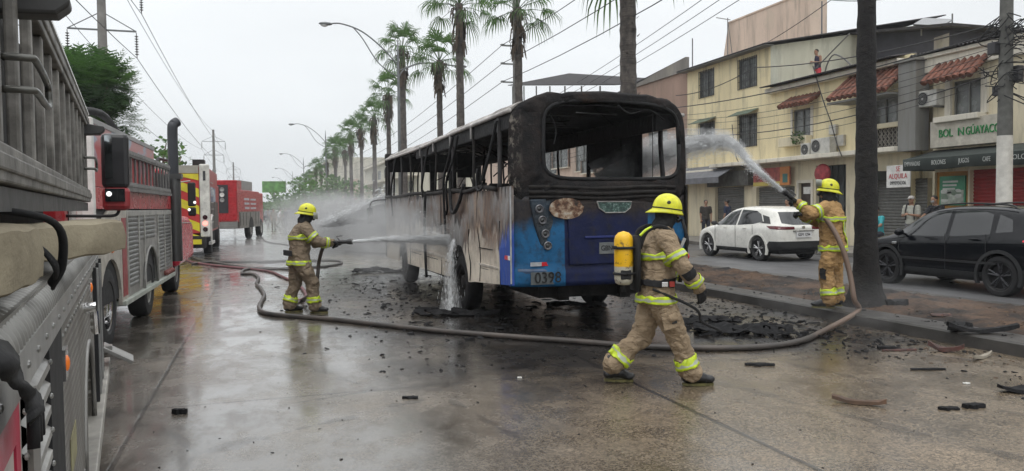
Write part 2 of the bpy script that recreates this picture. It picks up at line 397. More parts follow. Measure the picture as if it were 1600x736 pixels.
# ---------------------------------------------------------------- wheels
def wheel(parent, c, r, w, side=-1, rim_mat=None, tyre_mat=None, spokes=5, Wm=None, dual=False, rr=.62, name='wheel', nuts=0):
    """axis along x; side = direction (-1 / +1) its face looks"""
    c = Vector(c); b = MB(); h = w/2
    prof = [(-h*.8, r*rr),(-h, r*(rr+.06)),(-h*1.02, r*.82),(-h*.93, r*.95),(-h*.72, r*.995),(0, r*1.0),(h*.72, r*.995),(h*.93, r*.95),(h*1.02, r*.82),(h, r*(rr+.06)),(h*.8, r*rr)]
    b.lathe(prof, c, 'x', 36)
    t = b.build(name, tyre_mat or black, parent, Wm, smooth=True)
    m = MB(); s = side
    m.lathe([(s*h*.78, r*rr*1.0),(s*h*.86, r*rr*.97),(s*h*.80, r*rr*.90),(s*h*.2, r*rr*.86),(s*h*.1, r*rr*.3),(s*h*.1,0.001)], c, 'x', 36)
    if spokes:
        for k in range(spokes):
            a = 2*math.pi*k/spokes+.3
            for da in (-.16, .16):
                p0 = c+Vector((s*h*.62, math.cos(a)*r*.08, math.sin(a)*r*.08)); p1 = c+Vector((s*h*.76, math.cos(a+da)*r*rr*.93, math.sin(a+da)*r*rr*.93))
                m.tube([p0, p1], [r*.055, r*.045], 6, mi=1)
        m.cyl(c+Vector((s*h*.4,0,0)), c+Vector((s*h*.72,0,0)), r*.12, n=14, mi=1)
    else:
        m.lathe([(s*h*.15, r*rr*.9),(s*h*.35, r*rr*.72),(s*h*.35, r*rr*.5),(s*h*.75, r*rr*.38),(s*h*.82,r*rr*.3),(s*h*.82,.001)], c, 'x', 28, mi=1)
        for k in range(nuts):
            a = 2*math.pi*k/nuts; p = c+Vector((s*h*.35, math.cos(a)*r*rr*.6, math.sin(a)*r*rr*.6)); m.cyl(p, p+Vector((s*.05,0,0)), .016, .012, n=6, mi=1)
    rm = rim_mat or steel; 
    o = m.build('rim', [black if spokes else rm, rm], t, None, smooth=True)
    return t
def wallholes(b, X, y0, y1, z0, z1, holes, depth=.18, mi=0, mir=None):
    """wall on the plane x = X facing -x with rectangular openings (ya, yb, za, zb) and their reveals"""
    ys = sorted({y0, y1, *[v for h in holes for v in h[:2] if y0 < v < y1]}); zs = sorted({z0, z1, *[v for h in holes for v in h[2:4] if z0 < v < z1]})
    for i in range(len(ys)-1):
        for j in range(len(zs)-1):
            a, c, d, e = ys[i], ys[i+1], zs[j], zs[j+1]; my, mz = (a+c)/2, (d+e)/2
            if any(h[0] < my < h[1] and h[2] < mz < h[3] for h in holes): continue
            b.add([(X,a,d),(X,c,d),(X,c,e),(X,a,e)], [(0,3,2,1)], mi)
    for (a, c, d, e) in [h[:4] for h in holes]:
        D = X+depth
        b.add([(X,a,d),(X,c,d),(X,c,e),(X,a,e),(D,a,d),(D,c,d),(D,c,e),(D,a,e)], [(0,1,5,4),(1,2,6,5),(2,3,7,6),(3,0,4,7)], mi if mir is None else mir)
# ================================================================ burnt bus
BX, BY = 3.03, 9.32
def bus():
    t = thing('burnt_bus', 'burnt out blue and white city bus with empty window openings', 'bus', (BX, BY, 0))
    Wd, Ln = 2.56, 10.6
    # --- materials
    n = NT('scorched_white_side'); x, y, z = n.xyz()
    st = n.noise(3.2, 6, .6, n.mapping((1, 2.2, .35))); fine = n.noise(14, 5, .65, n.mapping((1, 1, .3)))
    wob = n.math('MULTIPLY', n.math('SUBTRACT', st, .5), 1.1)
    arch = n.mr(n.math('ABSOLUTE', n.math('SUBTRACT', y, 2.95)), .25, .95, -.42, 0, True)
    h = n.math('SUBTRACT', n.math('ADD', z, wob), arch)
    h = n.math('ADD', h, n.math('MULTIPLY', n.math('SUBTRACT', fine, .5), .22))
    cream = n.mix(1., (.66,.60,.50), n.mr(n.noise(2, 6), .3, .7, .75, 1.2), 'MULTIPLY')
    c = n.ramp(n.mr(h, .9, 2.1), [(0,(.60,.56,.48)),(.30,(.50,.46,.40)),(.37,(.035,.03,.028)),(.45,(.05,.047,.045)),(.50,(.17,.165,.16)),(.80,(.27,.265,.26)),(.86,(.02,.02,.02)),(1,(.015,.015,.015))])
    c = n.mix(n.mr(h, 1.05, 1.2, 1, 0), c, cream)
    # rusty scorch near the tail
    rs = n.math('MULTIPLY', n.mr(n.math('ABSOLUTE', n.math('SUBTRACT', y, 1.75)), .3, 1.0, 1, 0, True), n.mr(n.noise(2.6, 6, .7, n.mapping((1,1,.6))), .42, .6))
    c = n.mix(n.math('MULTIPLY', rs, n.mr(z, .9, 1.4, 0, .85)), c, n.mix(n.mr(fine, .35, .65), (.13,.06,.035), (.42,.33,.24)))
    c = n.mix(n.mr(n.noise(7, 7, .75), .52, .72, 0, .55), c, (.09,.08,.07))
    ru = n.mr(n.noise(1.1, 7, .72, n.mapping((1,1,.8), (0,3,1))), .46, .60, 0, .85)
    c = n.mix(n.math('MULTIPLY', ru, n.mr(z, .75, 1.25, .15, 1)), c, n.mix(n.mr(fine, .38, .62), (.055,.032,.024), (.22,.13,.08)))
    c = n.mix(n.mr(n.noise(16, 6, .8, n.mapping((1,1,.4), (2,0,0))), .60, .70, 0, .6), c, (.025,.023,.022))
    # blue tail panel
    edge = n.math('ADD', .52, n.math('MULTIPLY', n.math('SUBTRACT', z, 1.), -.05))
    isb = n.math('LESS_THAN', y, edge)
    blue = n.mix(1., (.02,.075,.36), n.mr(fine, .3, .7, .7, 1.2), 'MULTIPLY')
    c = n.mix(n.math('MULTIPLY', isb, n.mr(n.math('ADD', z, wob), 1.25, 1.45, 1, 0)), c, blue)
    n.bump(n.math('ADD', fine, n.math('MULTIPLY', st, 2)), .5, .012); side_m = n.fin(c, n.mr(fine, .3, .7, .35, .75))
    n = NT('scorched_blue_rear'); x, y, z = n.xyz(); nn = n.noise(2.2, 6, .6); fine = n.noise(18, 5, .65)
    bl = n.mix(n.mr(n.math('ABSOLUTE', n.math('SUBTRACT', x, 1.28)), .595, .605), (.006,.011,.050), (.012,.10,.23))
    bl = n.mix(1., bl, n.mr(n.noise(5, 5), .3, .7, .72, 1.2), 'MULTIPLY')
    hh = n.math('ADD', z, n.math('MULTIPLY', n.math('SUBTRACT', nn, .5), .5))
    hh = n.math('ADD', hh, n.mr(n.math('ABSOLUTE', n.math('SUBTRACT', x, 1.28)), .5, 1.28, .0, .16))
    c = n.mix(n.mr(hh, 1.46, 1.72, 0, .97, True), bl, n.mix(n.mr(fine, .35, .7), (.014,.014,.015), (.055,.04,.032)))
    c = n.mix(n.mr(n.noise(9, 7, .7), .5, .7, 0, .75), c, (.02,.02,.022)); c = n.mix(n.mr(n.noise(3, 7, .75, n.mapping((1,1,.25))), .58, .7, 0, .55), c, (.07,.05,.035))
    n.bump(fine, .35, .008); rear_m = n.fin(c, n.mr(nn, .3, .7, .4, .75), 0, .25)
    n = NT('burnt_rear_frame'); x, y, z = n.xyz(); a = n.noise(4, 7, .7); f = n.noise(22, 6, .7)
    c = n.mix(n.mr(a, .42, .7), (.010,.010,.011), (.030,.024,.022)); c = n.mix(n.mr(f, .62, .78), c, (.10,.09,.08))
    c = n.mix(n.math('MULTIPLY', n.mr(x, .16, .02), n.mr(n.noise(11, 6, .8, n.mapping((1,1,.5))), .52, .60, 0, .8)), c, (.22,.20,.17)); c = n.mix(n.mr(n.noise(2.2, 7, .75), .56, .68, 0, .7), c, (.060,.036,.026))
    c = n.mix(n.math('MULTIPLY', n.mr(x, 2.35, 2.45), n.mr(n.math('ADD', z, n.math('MULTIPLY', a, .4)), 1.75, 2.0, .8, 0)), c, (.02,.13,.26))
    n.bump(n.math('ADD', a, f), .8, .02); frame_m = n.fin(c, .75, 0, .2)
    n = NT('burnt_roof'); a = n.noise(1.6, 7, .65); f = n.noise(12, 6, .7)
    c = n.mix(n.mr(a, .42, .68), (.42,.40,.375), (.12,.105,.095)); c = n.mix(n.mr(f, .5, .72), c, (.035,.03,.03))
    n.bump(n.math('ADD', a, f), .8, .02); roof_m = n.fin(c, .8)
    # --- left and right lower sides
    def arch_poly():
        pts = [(0.02,.68),(1.9,.56),(2.15,.53)]
        for k in range(0, 13): a = math.pi - math.pi*k/12; pts.append((2.85+.62*math.cos(a), .53+.55*math.sin(a)))
        pts += [(3.6,.50),(7.3,.46)]
        for k in range(0, 13): a = math.pi - math.pi*k/12; pts.append((8.05+.6*math.cos(a), .46+.56*math.sin(a)))
        pts += [(8.8,.44),(10.45,.42)]
        return pts
    top = [(10.5,1.0),(10.5,1.93)] + [(10.5-.35*k-.0, 1.93+.022*math.sin(k*2.3)) for k in range(1, 29)] + [(0.02,1.96)]
    for sx, nm in ((0, 0), (Wd-.03, 1)):
        b = MB(); b.prism(arch_poly()+top, 'x', sx, sx+.03); o = b.build('side_panel', side_m if nm == 0 else char, t)
        bm = bmesh.new(); bm.from_mesh(o.data)
        for _ in range(5):
            ee = [e for e in bm.edges if e.calc_length() > .22]
            if not ee: break
            bmesh.ops.subdivide_edges(bm, edges=ee, cuts=1); bmesh.ops.triangulate(bm, faces=bm.faces)
        for v in bm.verts:
            q = v.co; k = max(0, min(1, (q.z-.6)/.6)); v.co.x += (.030*noise.noise(Vector((0,q.y*1.3,q.z*1.6)))+.012*noise.noise(Vector((3,q.y*5,q.z*4))))*(.35+.65*k)
        bm.to_mesh(o.data); bm.free()
    # seams, mouldings and hatches of the left side
    b = MB()
    for (y0, z0, y1, z1) in ((1.62,1.93,1.55,.60),(4.05,1.9,4.08,.5),(5.5,1.95,5.42,.48),(7.1,1.9,7.12,.47),(2.15,1.35,2.12,.56)):
        b.tube(smoothpts([(-.004,y0,z0),(-.006,y0+.03,z0*.65+z1*.35),(-.005,y1-.05,z0*.3+z1*.7),(-.004,y1,z1)],4), .009, 5)
    b.box((-.006,.55,1.09),(.002,1.58,1.102)); b.box((-.006,.53,.62),(.002,.545,1.5))
    b.box((-.006,3.5,.74),(.002,7.3,.75)); b.box((-.006,.62,.80),(.002,1.5,.806))
    b.build('panel_seam', char2, t)
    b = MB(); b.box((-.018,3.52,.80),(0,7.3,.85)); b.box((-.018,.6,.84),(0,1.55,.875)); b.build('rub_rail', M('scuffed_cream_trim', (.5,.46,.4), .5, dirt=.5), t, bevel=.005)
    b = MB(); b.box((-.010,.06,1.0),(-.001,.46,1.055),0); b.box((-.012,.16,1.0),(-.0105,.3,1.055),1)
    b.build('side_reflector', [M('white_reflector',(.75,.75,.75),.3), M('red_reflector',(.55,.02,.03),.3)], t)
    b = MB(); b.box((-.012,.02,.70),(-.001,.06,1.95)); b.build('corner_trim', M('pale_corner_trim',(.45,.46,.47),.5,dirt=.6), t)
    # melted rubber strips hanging from the openings
    b = MB()
    for y0, sw, z1 in ((.75,.55,1.97),(2.9,.8,1.55),(3.25,.5,1.2),(5.2,.35,1.9),(8.9,.4,1.5)):
        b = MB(); b.tube(smoothpts([(-.01,y0-.15,2.85),(-.05,y0-.02,2.5),(-.08,y0+sw*.5,2.1),(-.05,y0+sw*.6,z1+.1),(-.03,y0+sw,z1)],5), .022, 6); b.build('melted_seal', char2, t, smooth='all')
    b = MB(); b.tube(smoothpts([(-.02,2.35,2.05),(-.07,2.5,1.75),(-.08,2.85,1.6),(-.06,3.1,1.8),(-.02,3.25,2.3)],6), .03, 6)
    b.tube(smoothpts([(-.02,1.1,2.02),(-.06,1.3,1.93),(-.05,1.5,2.0),(-.02,1.55,2.25)],5), .02, 6)
    b.tube(smoothpts([(-.05,5.2,2.0),(-.06,5.25,1.4),(-.05,5.3,.9),(-.05,5.2,.35)],5), .028, 6)
    b.build('melted_seal', char2, t, smooth='all')
    b = MB(); b.tube(smoothpts([(-.01,.62,1.93),(-.02,1.4,1.98),(-.01,2.2,1.93),(-.015,3.2,1.97),(-.01,4.6,1.95),(-.02,6.5,1.98),(-.01,8.6,1.95),(0,10.4,1.97)],8), .035, 7)
    b.tube(smoothpts([(Wd,.62,1.93),(Wd,3.2,1.97),(Wd,6.5,1.98),(Wd,10.4,1.97)],8), .035, 7)
    b.build('window_sill_rail', char, t, smooth='all')
    # --- roof shell and ceiling frame
    def roofz(x): u = abs(x-Wd/2)/(Wd/2); return 3.13-.17*u**2.4
    b = MB(); nx, ny = 20, 44; vs = []
    for j in range(ny+1):
        y = .12+(Ln-.25)*j/ny
        for i in range(nx+1):
            u = i/nx; x = .02+(Wd-.04)*u; zz = roofz(x)
            if u in (0, 1): zz = 2.92
            elif i in (1, nx-1): zz = 3.02
            zz += .02*noise.noise(Vector((x*2, y*1.5, 0)))-(.03 if 3 < y < 8 else 0)*math.sin((y-3)/5*math.pi)
            vs.append((x+.012*noise.noise(Vector((x, y*2, 4))), y, zz))
    b.add(vs, [(j*(nx+1)+i, j*(nx+1)+i+1, (j+1)*(nx+1)+i+1, (j+1)*(nx+1)+i) for j in range(ny) for i in range(nx) if not (7 <= i <= 12 and 31 <= j <= 36)])
    b.build('roof', roof_m, t, smooth='all', solid=.03)
    b = MB(); vs = []
    for j in range(23):
        y = .14+8.0*j/22
        for i in range(11): x = .06+(Wd-.12)*i/10; vs.append((x, y, roofz(x)-.10-(.05 if i in (0,10) else 0)+.03*noise.noise(Vector((x*3,y*2,7)))))
    b.add(vs, [(j*11+i, j*11+i+1, (j+1)*11+i+1, (j+1)*11+i) for j in range(22) for i in range(10)]); b.build('ceiling', char2, t, solid=.01)
    for sx, z0, y1 in ((.05,2.70,6.6),(Wd-.42,2.70,9.5)):
        b = MB(); b.prism([(sx,z0),(sx+.37,z0+.08),(sx+.37,2.95),(sx,2.95)], 'y', .15, y1); b.build('overhead_duct', char2, t, bevel=.02)
    b = MB(); wp = Wd-.05
    wallholes(b, wp, 1.25, 3.35, 1.93, 2.78, [(2.64,3.26,1.97,2.34),(1.92,2.22,1.97,2.40)], .03); b.build('inner_panel', char2, t, solid=.01)
    b = MB()
    for sx in (.02, Wd-.02):
        b.tube(smoothpts([(sx, .1, 2.93),(sx, 3, 2.92),(sx, 6, 2.89),(sx, 8.5, 2.9),(sx, 10.4, 2.92)],6), .03, 6)
    b.build('cant_rail', M('bare_hot_metal', (.50,.48,.46), .7, .1, var=.4, dirt=.5), t, smooth='all')
    b = MB()
    for j in range(22):
        y = .35+j*.47; b.tube([(x, y+.01*random.uniform(-1,1), roofz(x)-.07-(.1 if x in (.08, Wd-.08) else 0)) for x in (.08,.5,1.28,2.05,Wd-.08)], .018, 5)
    for k in range(9):
        y0 = .4+k*1.0; x0 = random.uniform(.4,1.4); b.tube([(x0,y0,3.02),(x0+random.uniform(.4,1.),y0+random.uniform(.6,1.6),random.uniform(2.8,3.0))], .011, 4)
        b.tube([(x0+.2,y0,2.97),(x0-random.uniform(.1,.4),y0+random.uniform(.6,1.4),random.uniform(2.85,3.0))], .010, 4)
    b.build('ceiling_frame', char, t)
    b = MB()
    for k in range(16):
        y0 = .15+k*.28; x0 = random.uniform(.35,1.1); b.tube([(x0,y0,2.93-.01*k),(x0+random.uniform(.5,.8),y0+random.uniform(.15,.35),2.95-.01*k)], .008, 4)
    b.build('ceiling_wire', M('dull_bare_wire', (.10,.10,.105), .6, .3), t)
    # --- pillars
    ys = [.62, 1.98, 3.35, 4.7, 5.95, 7.15, 8.3, 9.4, 10.38]
    for i, y in enumerate(ys):
        for sx, s in ((.035, 1), (Wd-.035, -1)):
            b = MB(); w = .035 if i else .05
            lean = random.uniform(-.06,.06)
            pts = smoothpts([(sx, y, 1.93),(sx+s*.01, y+lean*.5, 2.25),(sx+s*.02, y+lean, 2.6),(sx+s*.01, y+lean, 2.92)], 3)
            b.tube(pts, w, 6, sq=.6); 
            b.build('window_pillar', char if i % 2 else M('scorched_pillar', (.045,.043,.045), .7, .3, var=.6, dirt=.3), t, smooth='all')
    b = MB()
    for y in (3.3, 4.65, 1.95, 5.9): b.box((-.012, y-.03, 2.72),(.0, y+.03, 2.90))
    b.build('pillar_cap', ash, t)
    # --- rear wall: window ring
    def super_out(a, x0, x1, z0, z1, e):
        c, s = math.cos(a), math.sin(a); cx, cz = (x0+x1)/2, (z0+z1)/2
        return (cx+(x1-x0)/2*math.copysign(abs(c)**(2/e), c), cz+(z1-z0)/2*math.copysign(abs(s)**(2/e), s))
    def yback(x, z):
        u = abs(x-Wd/2)/(Wd/2); return -.05 + .17*u**5 + .05*max(0, z-2.3)**1.5
    def shell(rings, name, mat, N=96, th=.05, wob=.006, amp=0):
        b = MB(); vs = []; k = len(rings)
        for ri, f in enumerate(rings):
            for j in range(N):
                x, z = f(2*math.pi*j/N); q = (noise.noise(Vector((x*5, z*5, 2)))+.7*noise.noise(Vector((x*14, z*14, 5))))*wob
                vs.append((x+q*.5, yback(x, z)+q-(amp if 0 < ri < k-1 else 0), z+q*.7))
        fs = [(i*N+j, i*N+(j+1) % N, (i+1)*N+(j+1) % N, (i+1)*N+j) for i in range(k-1) for j in range(N)]
        b.add(vs, fs); return b.build(name, mat, t, smooth='all', solid=th)
    def taper(f):
        def g(a):
            x, z = f(a); k = max(0, z-1.9)/1.3; return (Wd/2+(x-Wd/2)*(1-.035*k*k), z + max(0, min(1, (z-2.5)/.5))*(.07-.10*(abs(x-Wd/2)/1.28)**2))
        return g
    outr = taper(lambda a: super_out(a, .0, Wd, 1.72, 3.10, 6)); inn = taper(lambda a: super_out(a, .41, 2.43, 2.04, 3.00, 6))
    rings = []
    for k in range(7):
        q = k/6
        rings.append(lambda a, q=q: tuple(outr(a)[i]*(1-q)+inn(a)[i]*q for i in (0, 1)))
    shell(rings, 'rear_window_frame', frame_m, th=.06, wob=.04, amp=.02)
    b = MB(); b.tube([(2.02, .02, 3.03),(2.03,.03,2.6),(2.02,.02,2.05)], .006, 5); b.tube(smoothpts([(.5,.0,2.95),(.62,.02,2.7),(.58,.0,2.5)],4), .008, 5); b.tube(smoothpts([(1.5,.0,3.02),(1.7,.05,2.92),(1.95,.0,2.97),(2.2,.03,2.85)],4), .014, 5); b.build('hanging_wire', char2, t)
    # window lip and ledge under the window
    b = MB(); b.tube([(inn(2*math.pi*j/72)[0], yback(*inn(2*math.pi*j/72))-.03, inn(2*math.pi*j/72)[1]) for j in range(73)], .028, 6); b.build('window_seal', char2, t, smooth='all')
    b = MB()
    for zz, r in ((1.93,.028),(1.80,.022),(1.86,.03)): b.tube([(x, yback(x, zz)-.055, zz+.012*math.sin(x*4)) for x in [.22+2.1*i/14 for i in range(15)]], r, 6)
    b.build('rear_ledge', char, t, smooth='all')
    # --- rear lower body
    b = MB(); nx, nz = 40, 18; vs = []
    for j in range(nz+1):
        z = .66+(1.82-.66)*j/nz
        for i in range(nx+1):
            x = Wd*i/nx; x = .0+x; y = yback(x, z)-.02
            if z < .9: y -= .03
            y += .010*noise.noise(Vector((x*3,z*3,9)))+.005*noise.noise(Vector((x*9,z*9,9)))
            y -= .035*max(0, 1-abs(x-Wd/2)/1.0)*(1 if 0.95 < z < 1.75 else .3); vs.append((x, y, z))
    b.add(vs, [(j*(nx+1)+i, j*(nx+1)+i+1, (j+1)*(nx+1)+i+1, (j+1)*(nx+1)+i) for j in range(nz) for i in range(nx)])
    b.build('rear_body', rear_m, t, smooth='all', solid=.04)
    yb = lambda x, z=1.: yback(x, z)-.02
    lightblue = M('grimy_light_blue', (.02,.19,.42), .35, dirt=.45, dirtcol=(.015,.03,.05), var=.3, bump=.1)
    navy = M('dark_blue_paint', (.010,.022,.14), .35, dirt=.4, dirtcol=(.01,.01,.015), var=.3, bump=.1)
    # bumper
    b = MB()
    for (x0, x1) in ((.0,.70),(.705,1.855),(1.86,Wd)):
        seg = [(x0+(x1-x0)*i/8) for i in range(9)]
        vs = []
        for x in seg:
            y = yback(x, .8)-.06; vs += [(x,y+.1,.66),(x,y,.66),(x,y-.01,.86),(x,y+.005,.89),(x,y+.1,.89)]
        b.add(vs, [(i*5+j, (i+1)*5+j, (i+1)*5+(j+1) % 5, i*5+(j+1) % 5) for i in range(8) for j in range(5)])
    b.build('rear_bumper', M('sooty_blue_bumper', (.025,.07,.15), .45, dirt=.8, dirtcol=(.03,.03,.035), var=.4), t)
    b = MB(); b.box((.21,yb(.4)-.068,.69),(.66,yb(.4)-.058,.85)); b.build('number_board', M('sooty_number_board', (.10,.115,.12), .6, dirt=.6), t)
    text('0398', .20, face_mat((BX+.44, BY+yb(.4)-.075, .772), (1,0,0), (0,0,1)), M('black_lettering', (.006,.006,.007), .6), t, sx=.92, ext=.006)
    b = MB(); b.box((.22,yb(.4)-.03,.925),(.66,yb(.4)-.018,.975),0); b.box((.37,yb(.4)-.033,.925),(.52,yb(.4)-.0305,.975),1)
    b.build('rear_reflector', [M('dirty_white_reflector',(.42,.44,.46),.35,dirt=.4), redlens], t)
    # light clusters
    for s in (0, 1):
        X = lambda v: v if s == 0 else Wd-v
        b = MB(); poly = [(.22,1.78),(.50,1.80),(.60,1.6),(.66,1.25),(.64,1.06),(.5,1.09),(.36,1.2),(.28,1.45)]
        b.prism([(X(px_), z) for px_, z in poly], 'y', yb(.4)-.035, yb(.4)+.02); c = b.build('tail_light_cluster', M('melted_lamp_housing',(.012,.025,.04),.4,dirt=.6,var=.5,bump=.6,bs=20,bd=.02), t, bevel=.02)
        for (lx, lz) in ((.34,1.66),(.38,1.515),(.42,1.34),(.45,1.185)):
            b = MB(); p = Vector((X(lx), yb(.4)-.035, lz))
            b.lathe([(.0,.052),(-.022,.056),(-.028,.048),(-.012,.038),(-.006,.002)], p, 'y', 22, 0); b.ball(p+Vector((0,-.01,0)), (.030,.012,.030), 10, 1)
            b.build('round_lamp', [M('dull_lamp_ring',(.16,.16,.17),.4,.5), dkglass if s == 0 or lz > 1.3 else redlens], c, smooth=True)
    # tailgate features
    b = MB(); b.prism([(.735,.93),(1.83,.93),(1.86,1.5),(1.82,1.73),(.74,1.73),(.72,1.5)], 'y', yb(1.2)-.062, yb(1.2)-.03); b.build('engine_hatch', rear_m, t, bevel=.02)
    b = MB(); N = 40; vs = [(.70+.235*math.cos(2*math.pi*k/N)*(1+.10*noise.noise(Vector((k*.7,0,0)))), yb(.7)-.066, 1.66+.135*math.sin(2*math.pi*k/N)*(1+.14*noise.noise(Vector((k*.9,3,0))))) for k in range(N)]
    b.add(vs+[(v[0], v[1]+.02, v[2]) for v in vs], [tuple(range(N))]+[(k, (k+1) % N, N+(k+1) % N, N+k) for k in range(N)])
    n = NT('burst_paint_patch'); q = n.noise(9, 7, .7)
    n.bump(q, .8, .02); b.build('scorched_vent', n.fin(n.ramp(q, [(.35,(.02,.015,.012)),(.47,(.12,.055,.03)),(.56,(.30,.22,.15)),(.66,(.42,.38,.32))]), .7), t)
    b = MB(); pts = [(1.13,1.74),(1.62,1.74),(1.60,1.66),(1.52,1.60),(1.24,1.60),(1.15,1.66)]
    b.prism(pts, 'y', yb(1.3)-.075, yb(1.3)-.062); n = NT('melted_route_window'); q = n.noise(30, 6, .7)
    n.bump(q, .8, .01); b.build('rear_badge', n.fin(n.ramp(q, [(.4,(.015,.03,.03)),(.55,(.05,.11,.09)),(.68,(.3,.36,.36))]), .5), t, bevel=.004)
    b = MB(); b.tube([(1.12,yb(1.3)-.075,1.745)]+[(p[0],yb(1.3)-.075,p[1]) for p in reversed(pts[1:])]+[(1.12,yb(1.3)-.075,1.745)], .008, 5); b.build('badge_rim', ash, t)
    b = MB(); b.box((.95,yb(1.3)-.078,1.27),(1.7,yb(1.3)-.06,1.30)); b.build('hatch_handle', navy, t, bevel=.006)
    b = MB(); b.box((1.15,yb(1.3)-.072,1.06),(1.55,yb(1.3)-.062,1.21)); pl = b.build('number_plate', M('smoked_plate', (.14,.15,.15), .6, dirt=.6), t, bevel=.004)
    text('GBN-1398', .095, face_mat((BX+1.35, BY+yb(1.3)-.074, 1.135), (1,0,0), (0,0,1)), M('black_lettering', (.006,.006,.007), .6), t, sx=.85)
    # --- floor, chassis, bulkheads, seats
    b = MB(); b.box((.06,.1,.86),(Wd-.06,10.4,.95)); b.box((.75,.3,.42),(.9,10.2,.86)); b.box((Wd-.9,.3,.42),(Wd-.75,10.2,.86)); b.box((.5,.4,.45),(2.,1.9,1.25)); b.box((.3,4.4,.35),(2.2,6.8,.86))
    b.build('chassis', char, t)
    b = MB(); b.box((1.1,10.1,.95),(1.25,10.2,2.9)); b.box((.1,10.35,.95),(Wd-.1,10.45,1.55)); b.box((.06,10.36,2.6),(Wd-.06,10.45,2.95)); b.box((.9,6.9,1.0),(.94,6.95,2.9)); b.box((1.6,6.9,1.0),(1.64,6.95,2.9))
    b.box((.98,7.4,1.3),(1.12,7.46,2.9)); b.box((1.50,3.9,1.2),(1.86,3.96,2.75)); b.box((1.14,7.4,1.3),(1.5,7.45,2.05)); b.box((1.86,3.9,1.2),(1.92,3.96,2.9)); b.box((1.14,7.4,2.35),(1.5,7.45,2.9))
    b.build('bulkhead', char2, t)
    b = MB()
    for y in (8.6, 9.2): b.tube(smoothpts([(.5,y,1),(.5,y,2.6),(.9,y,2.75),(1.9,y,2.5),(2.0,y,1)],5), .018, 6)
    for k in range(4): b.tube(smoothpts([(1.7,5.2+.25*k,2.0),(1.9,5.3+.25*k,2.35),(2.3,5.4+.25*k,2.2),(2.5,5.4+.25*k,1.95)],5), .014, 5)
    for k in range(9): b.tube([(random.uniform(.2,2.3),3+k*.7,2.85),(random.uniform(.2,2.3),3.3+k*.7,random.uniform(2.0,2.5))], .012, 5)
    b.build('handrail', char, t, smooth='all')
    for y in (1.6,2.5,3.4,4.3,5.2,6.1):
        for xx in (.15, 1.65):
            b = MB(); w = .75
            for q in (0, w): b.tube(smoothpts([(xx+q,y+.4,.95),(xx+q,y+.4,1.4),(xx+q,y+.02,1.42),(xx+q,y-.04,1.7),(xx+q,y-.1,2.02)],4), .016, 5)
            b.tube([(xx,y-.1,2.02),(xx+w,y-.1,2.02)], .016, 5); b.tube([(xx,y-.04,1.7),(xx+w,y-.04,1.7)], .014, 5); b.tube([(xx,y+.4,1.41),(xx+w,y+.4,1.41)], .014, 5)
            b.build('seat_frame', char, t)
    # front end
    b = MB(); b.box((0,10.42,.42),(Wd,10.56,1.5)); b.box((0,10.42,2.75),(Wd,10.56,3.08)); b.box((0,10.42,1.5),(.12,10.56,2.75)); b.box((Wd-.12,10.42,1.5),(Wd,10.56,2.75)); b.build('front_wall', char, t, bevel=.04)
    b = MB(); b.tube(smoothpts([(-.02,10.3,1.9),(-.35,10.5,1.85),(-.4,10.55,1.6)],5), .02, 6); b.obox((-.4,10.55,1.5),(.12,.2,.4)); b.build('mirror_remains', char2, t)
    for (x, y, s) in ((.17,2.85,-1),(.17,8.05,-1),(Wd-.17,2.85,1),(Wd-.17,8.05,1)):
        w = wheel(t, (x, y, .46), .46, .26, s, char, char2, 0, rr=.6, nuts=10)
    return t
bus_o = bus()

# ================================================================ cars
def resub(o, lv=2):
    m = o.modifiers.new('s', 'SUBSURF'); m.levels = lv; m.render_levels = lv; freeze(o)
def boolop(o, cut, op):
    m = o.modifiers.new('b', 'BOOLEAN'); m.object = cut; m.operation = op; m.solver = 'EXACT'; freeze(o)
def carve(body, poly, axis, lo, hi, infl, mat, name, parent, Wm, mirror=False):
    res = []
    me = body.data.copy(); o = bpy.data.objects.new(name, me); COL.objects.link(o)
    bm = bmesh.new(); bm.from_mesh(me); bm.normal_update()
    nn = [v.normal.copy() for v in bm.verts]
    for v, q in zip(bm.verts, nn): v.co += q*infl
    bm.to_mesh(me); bm.free()
    c = MB(); c.prism(poly, axis, lo, hi)
    if mirror: c.prism(poly, axis, -hi, -lo)
    co = c.build('cut', mat); boolop(o, co, 'INTERSECT'); kill(co)
    o.data.materials.clear(); o.data.materials.append(mat)
    for p in o.data.polygons: p.material_index = 0; p.use_smooth = True
    sharpen(o.data, .6)
    o.matrix_basis = Wm; o.parent = parent; o.matrix_parent_inverse = RW[parent.name].inverted(); return o
def sharpen(me, ang=.6):
    bm = bmesh.new(); bm.from_mesh(me); fl = [(len(e.link_faces) == 2 and e.calc_face_angle(0) > ang) for e in bm.edges]; bm.free()
    if 'sharp_edge' not in me.attributes: me.attributes.new('sharp_edge', 'BOOLEAN', 'EDGE')
    me.attributes['sharp_edge'].data.foreach_set('value', fl)
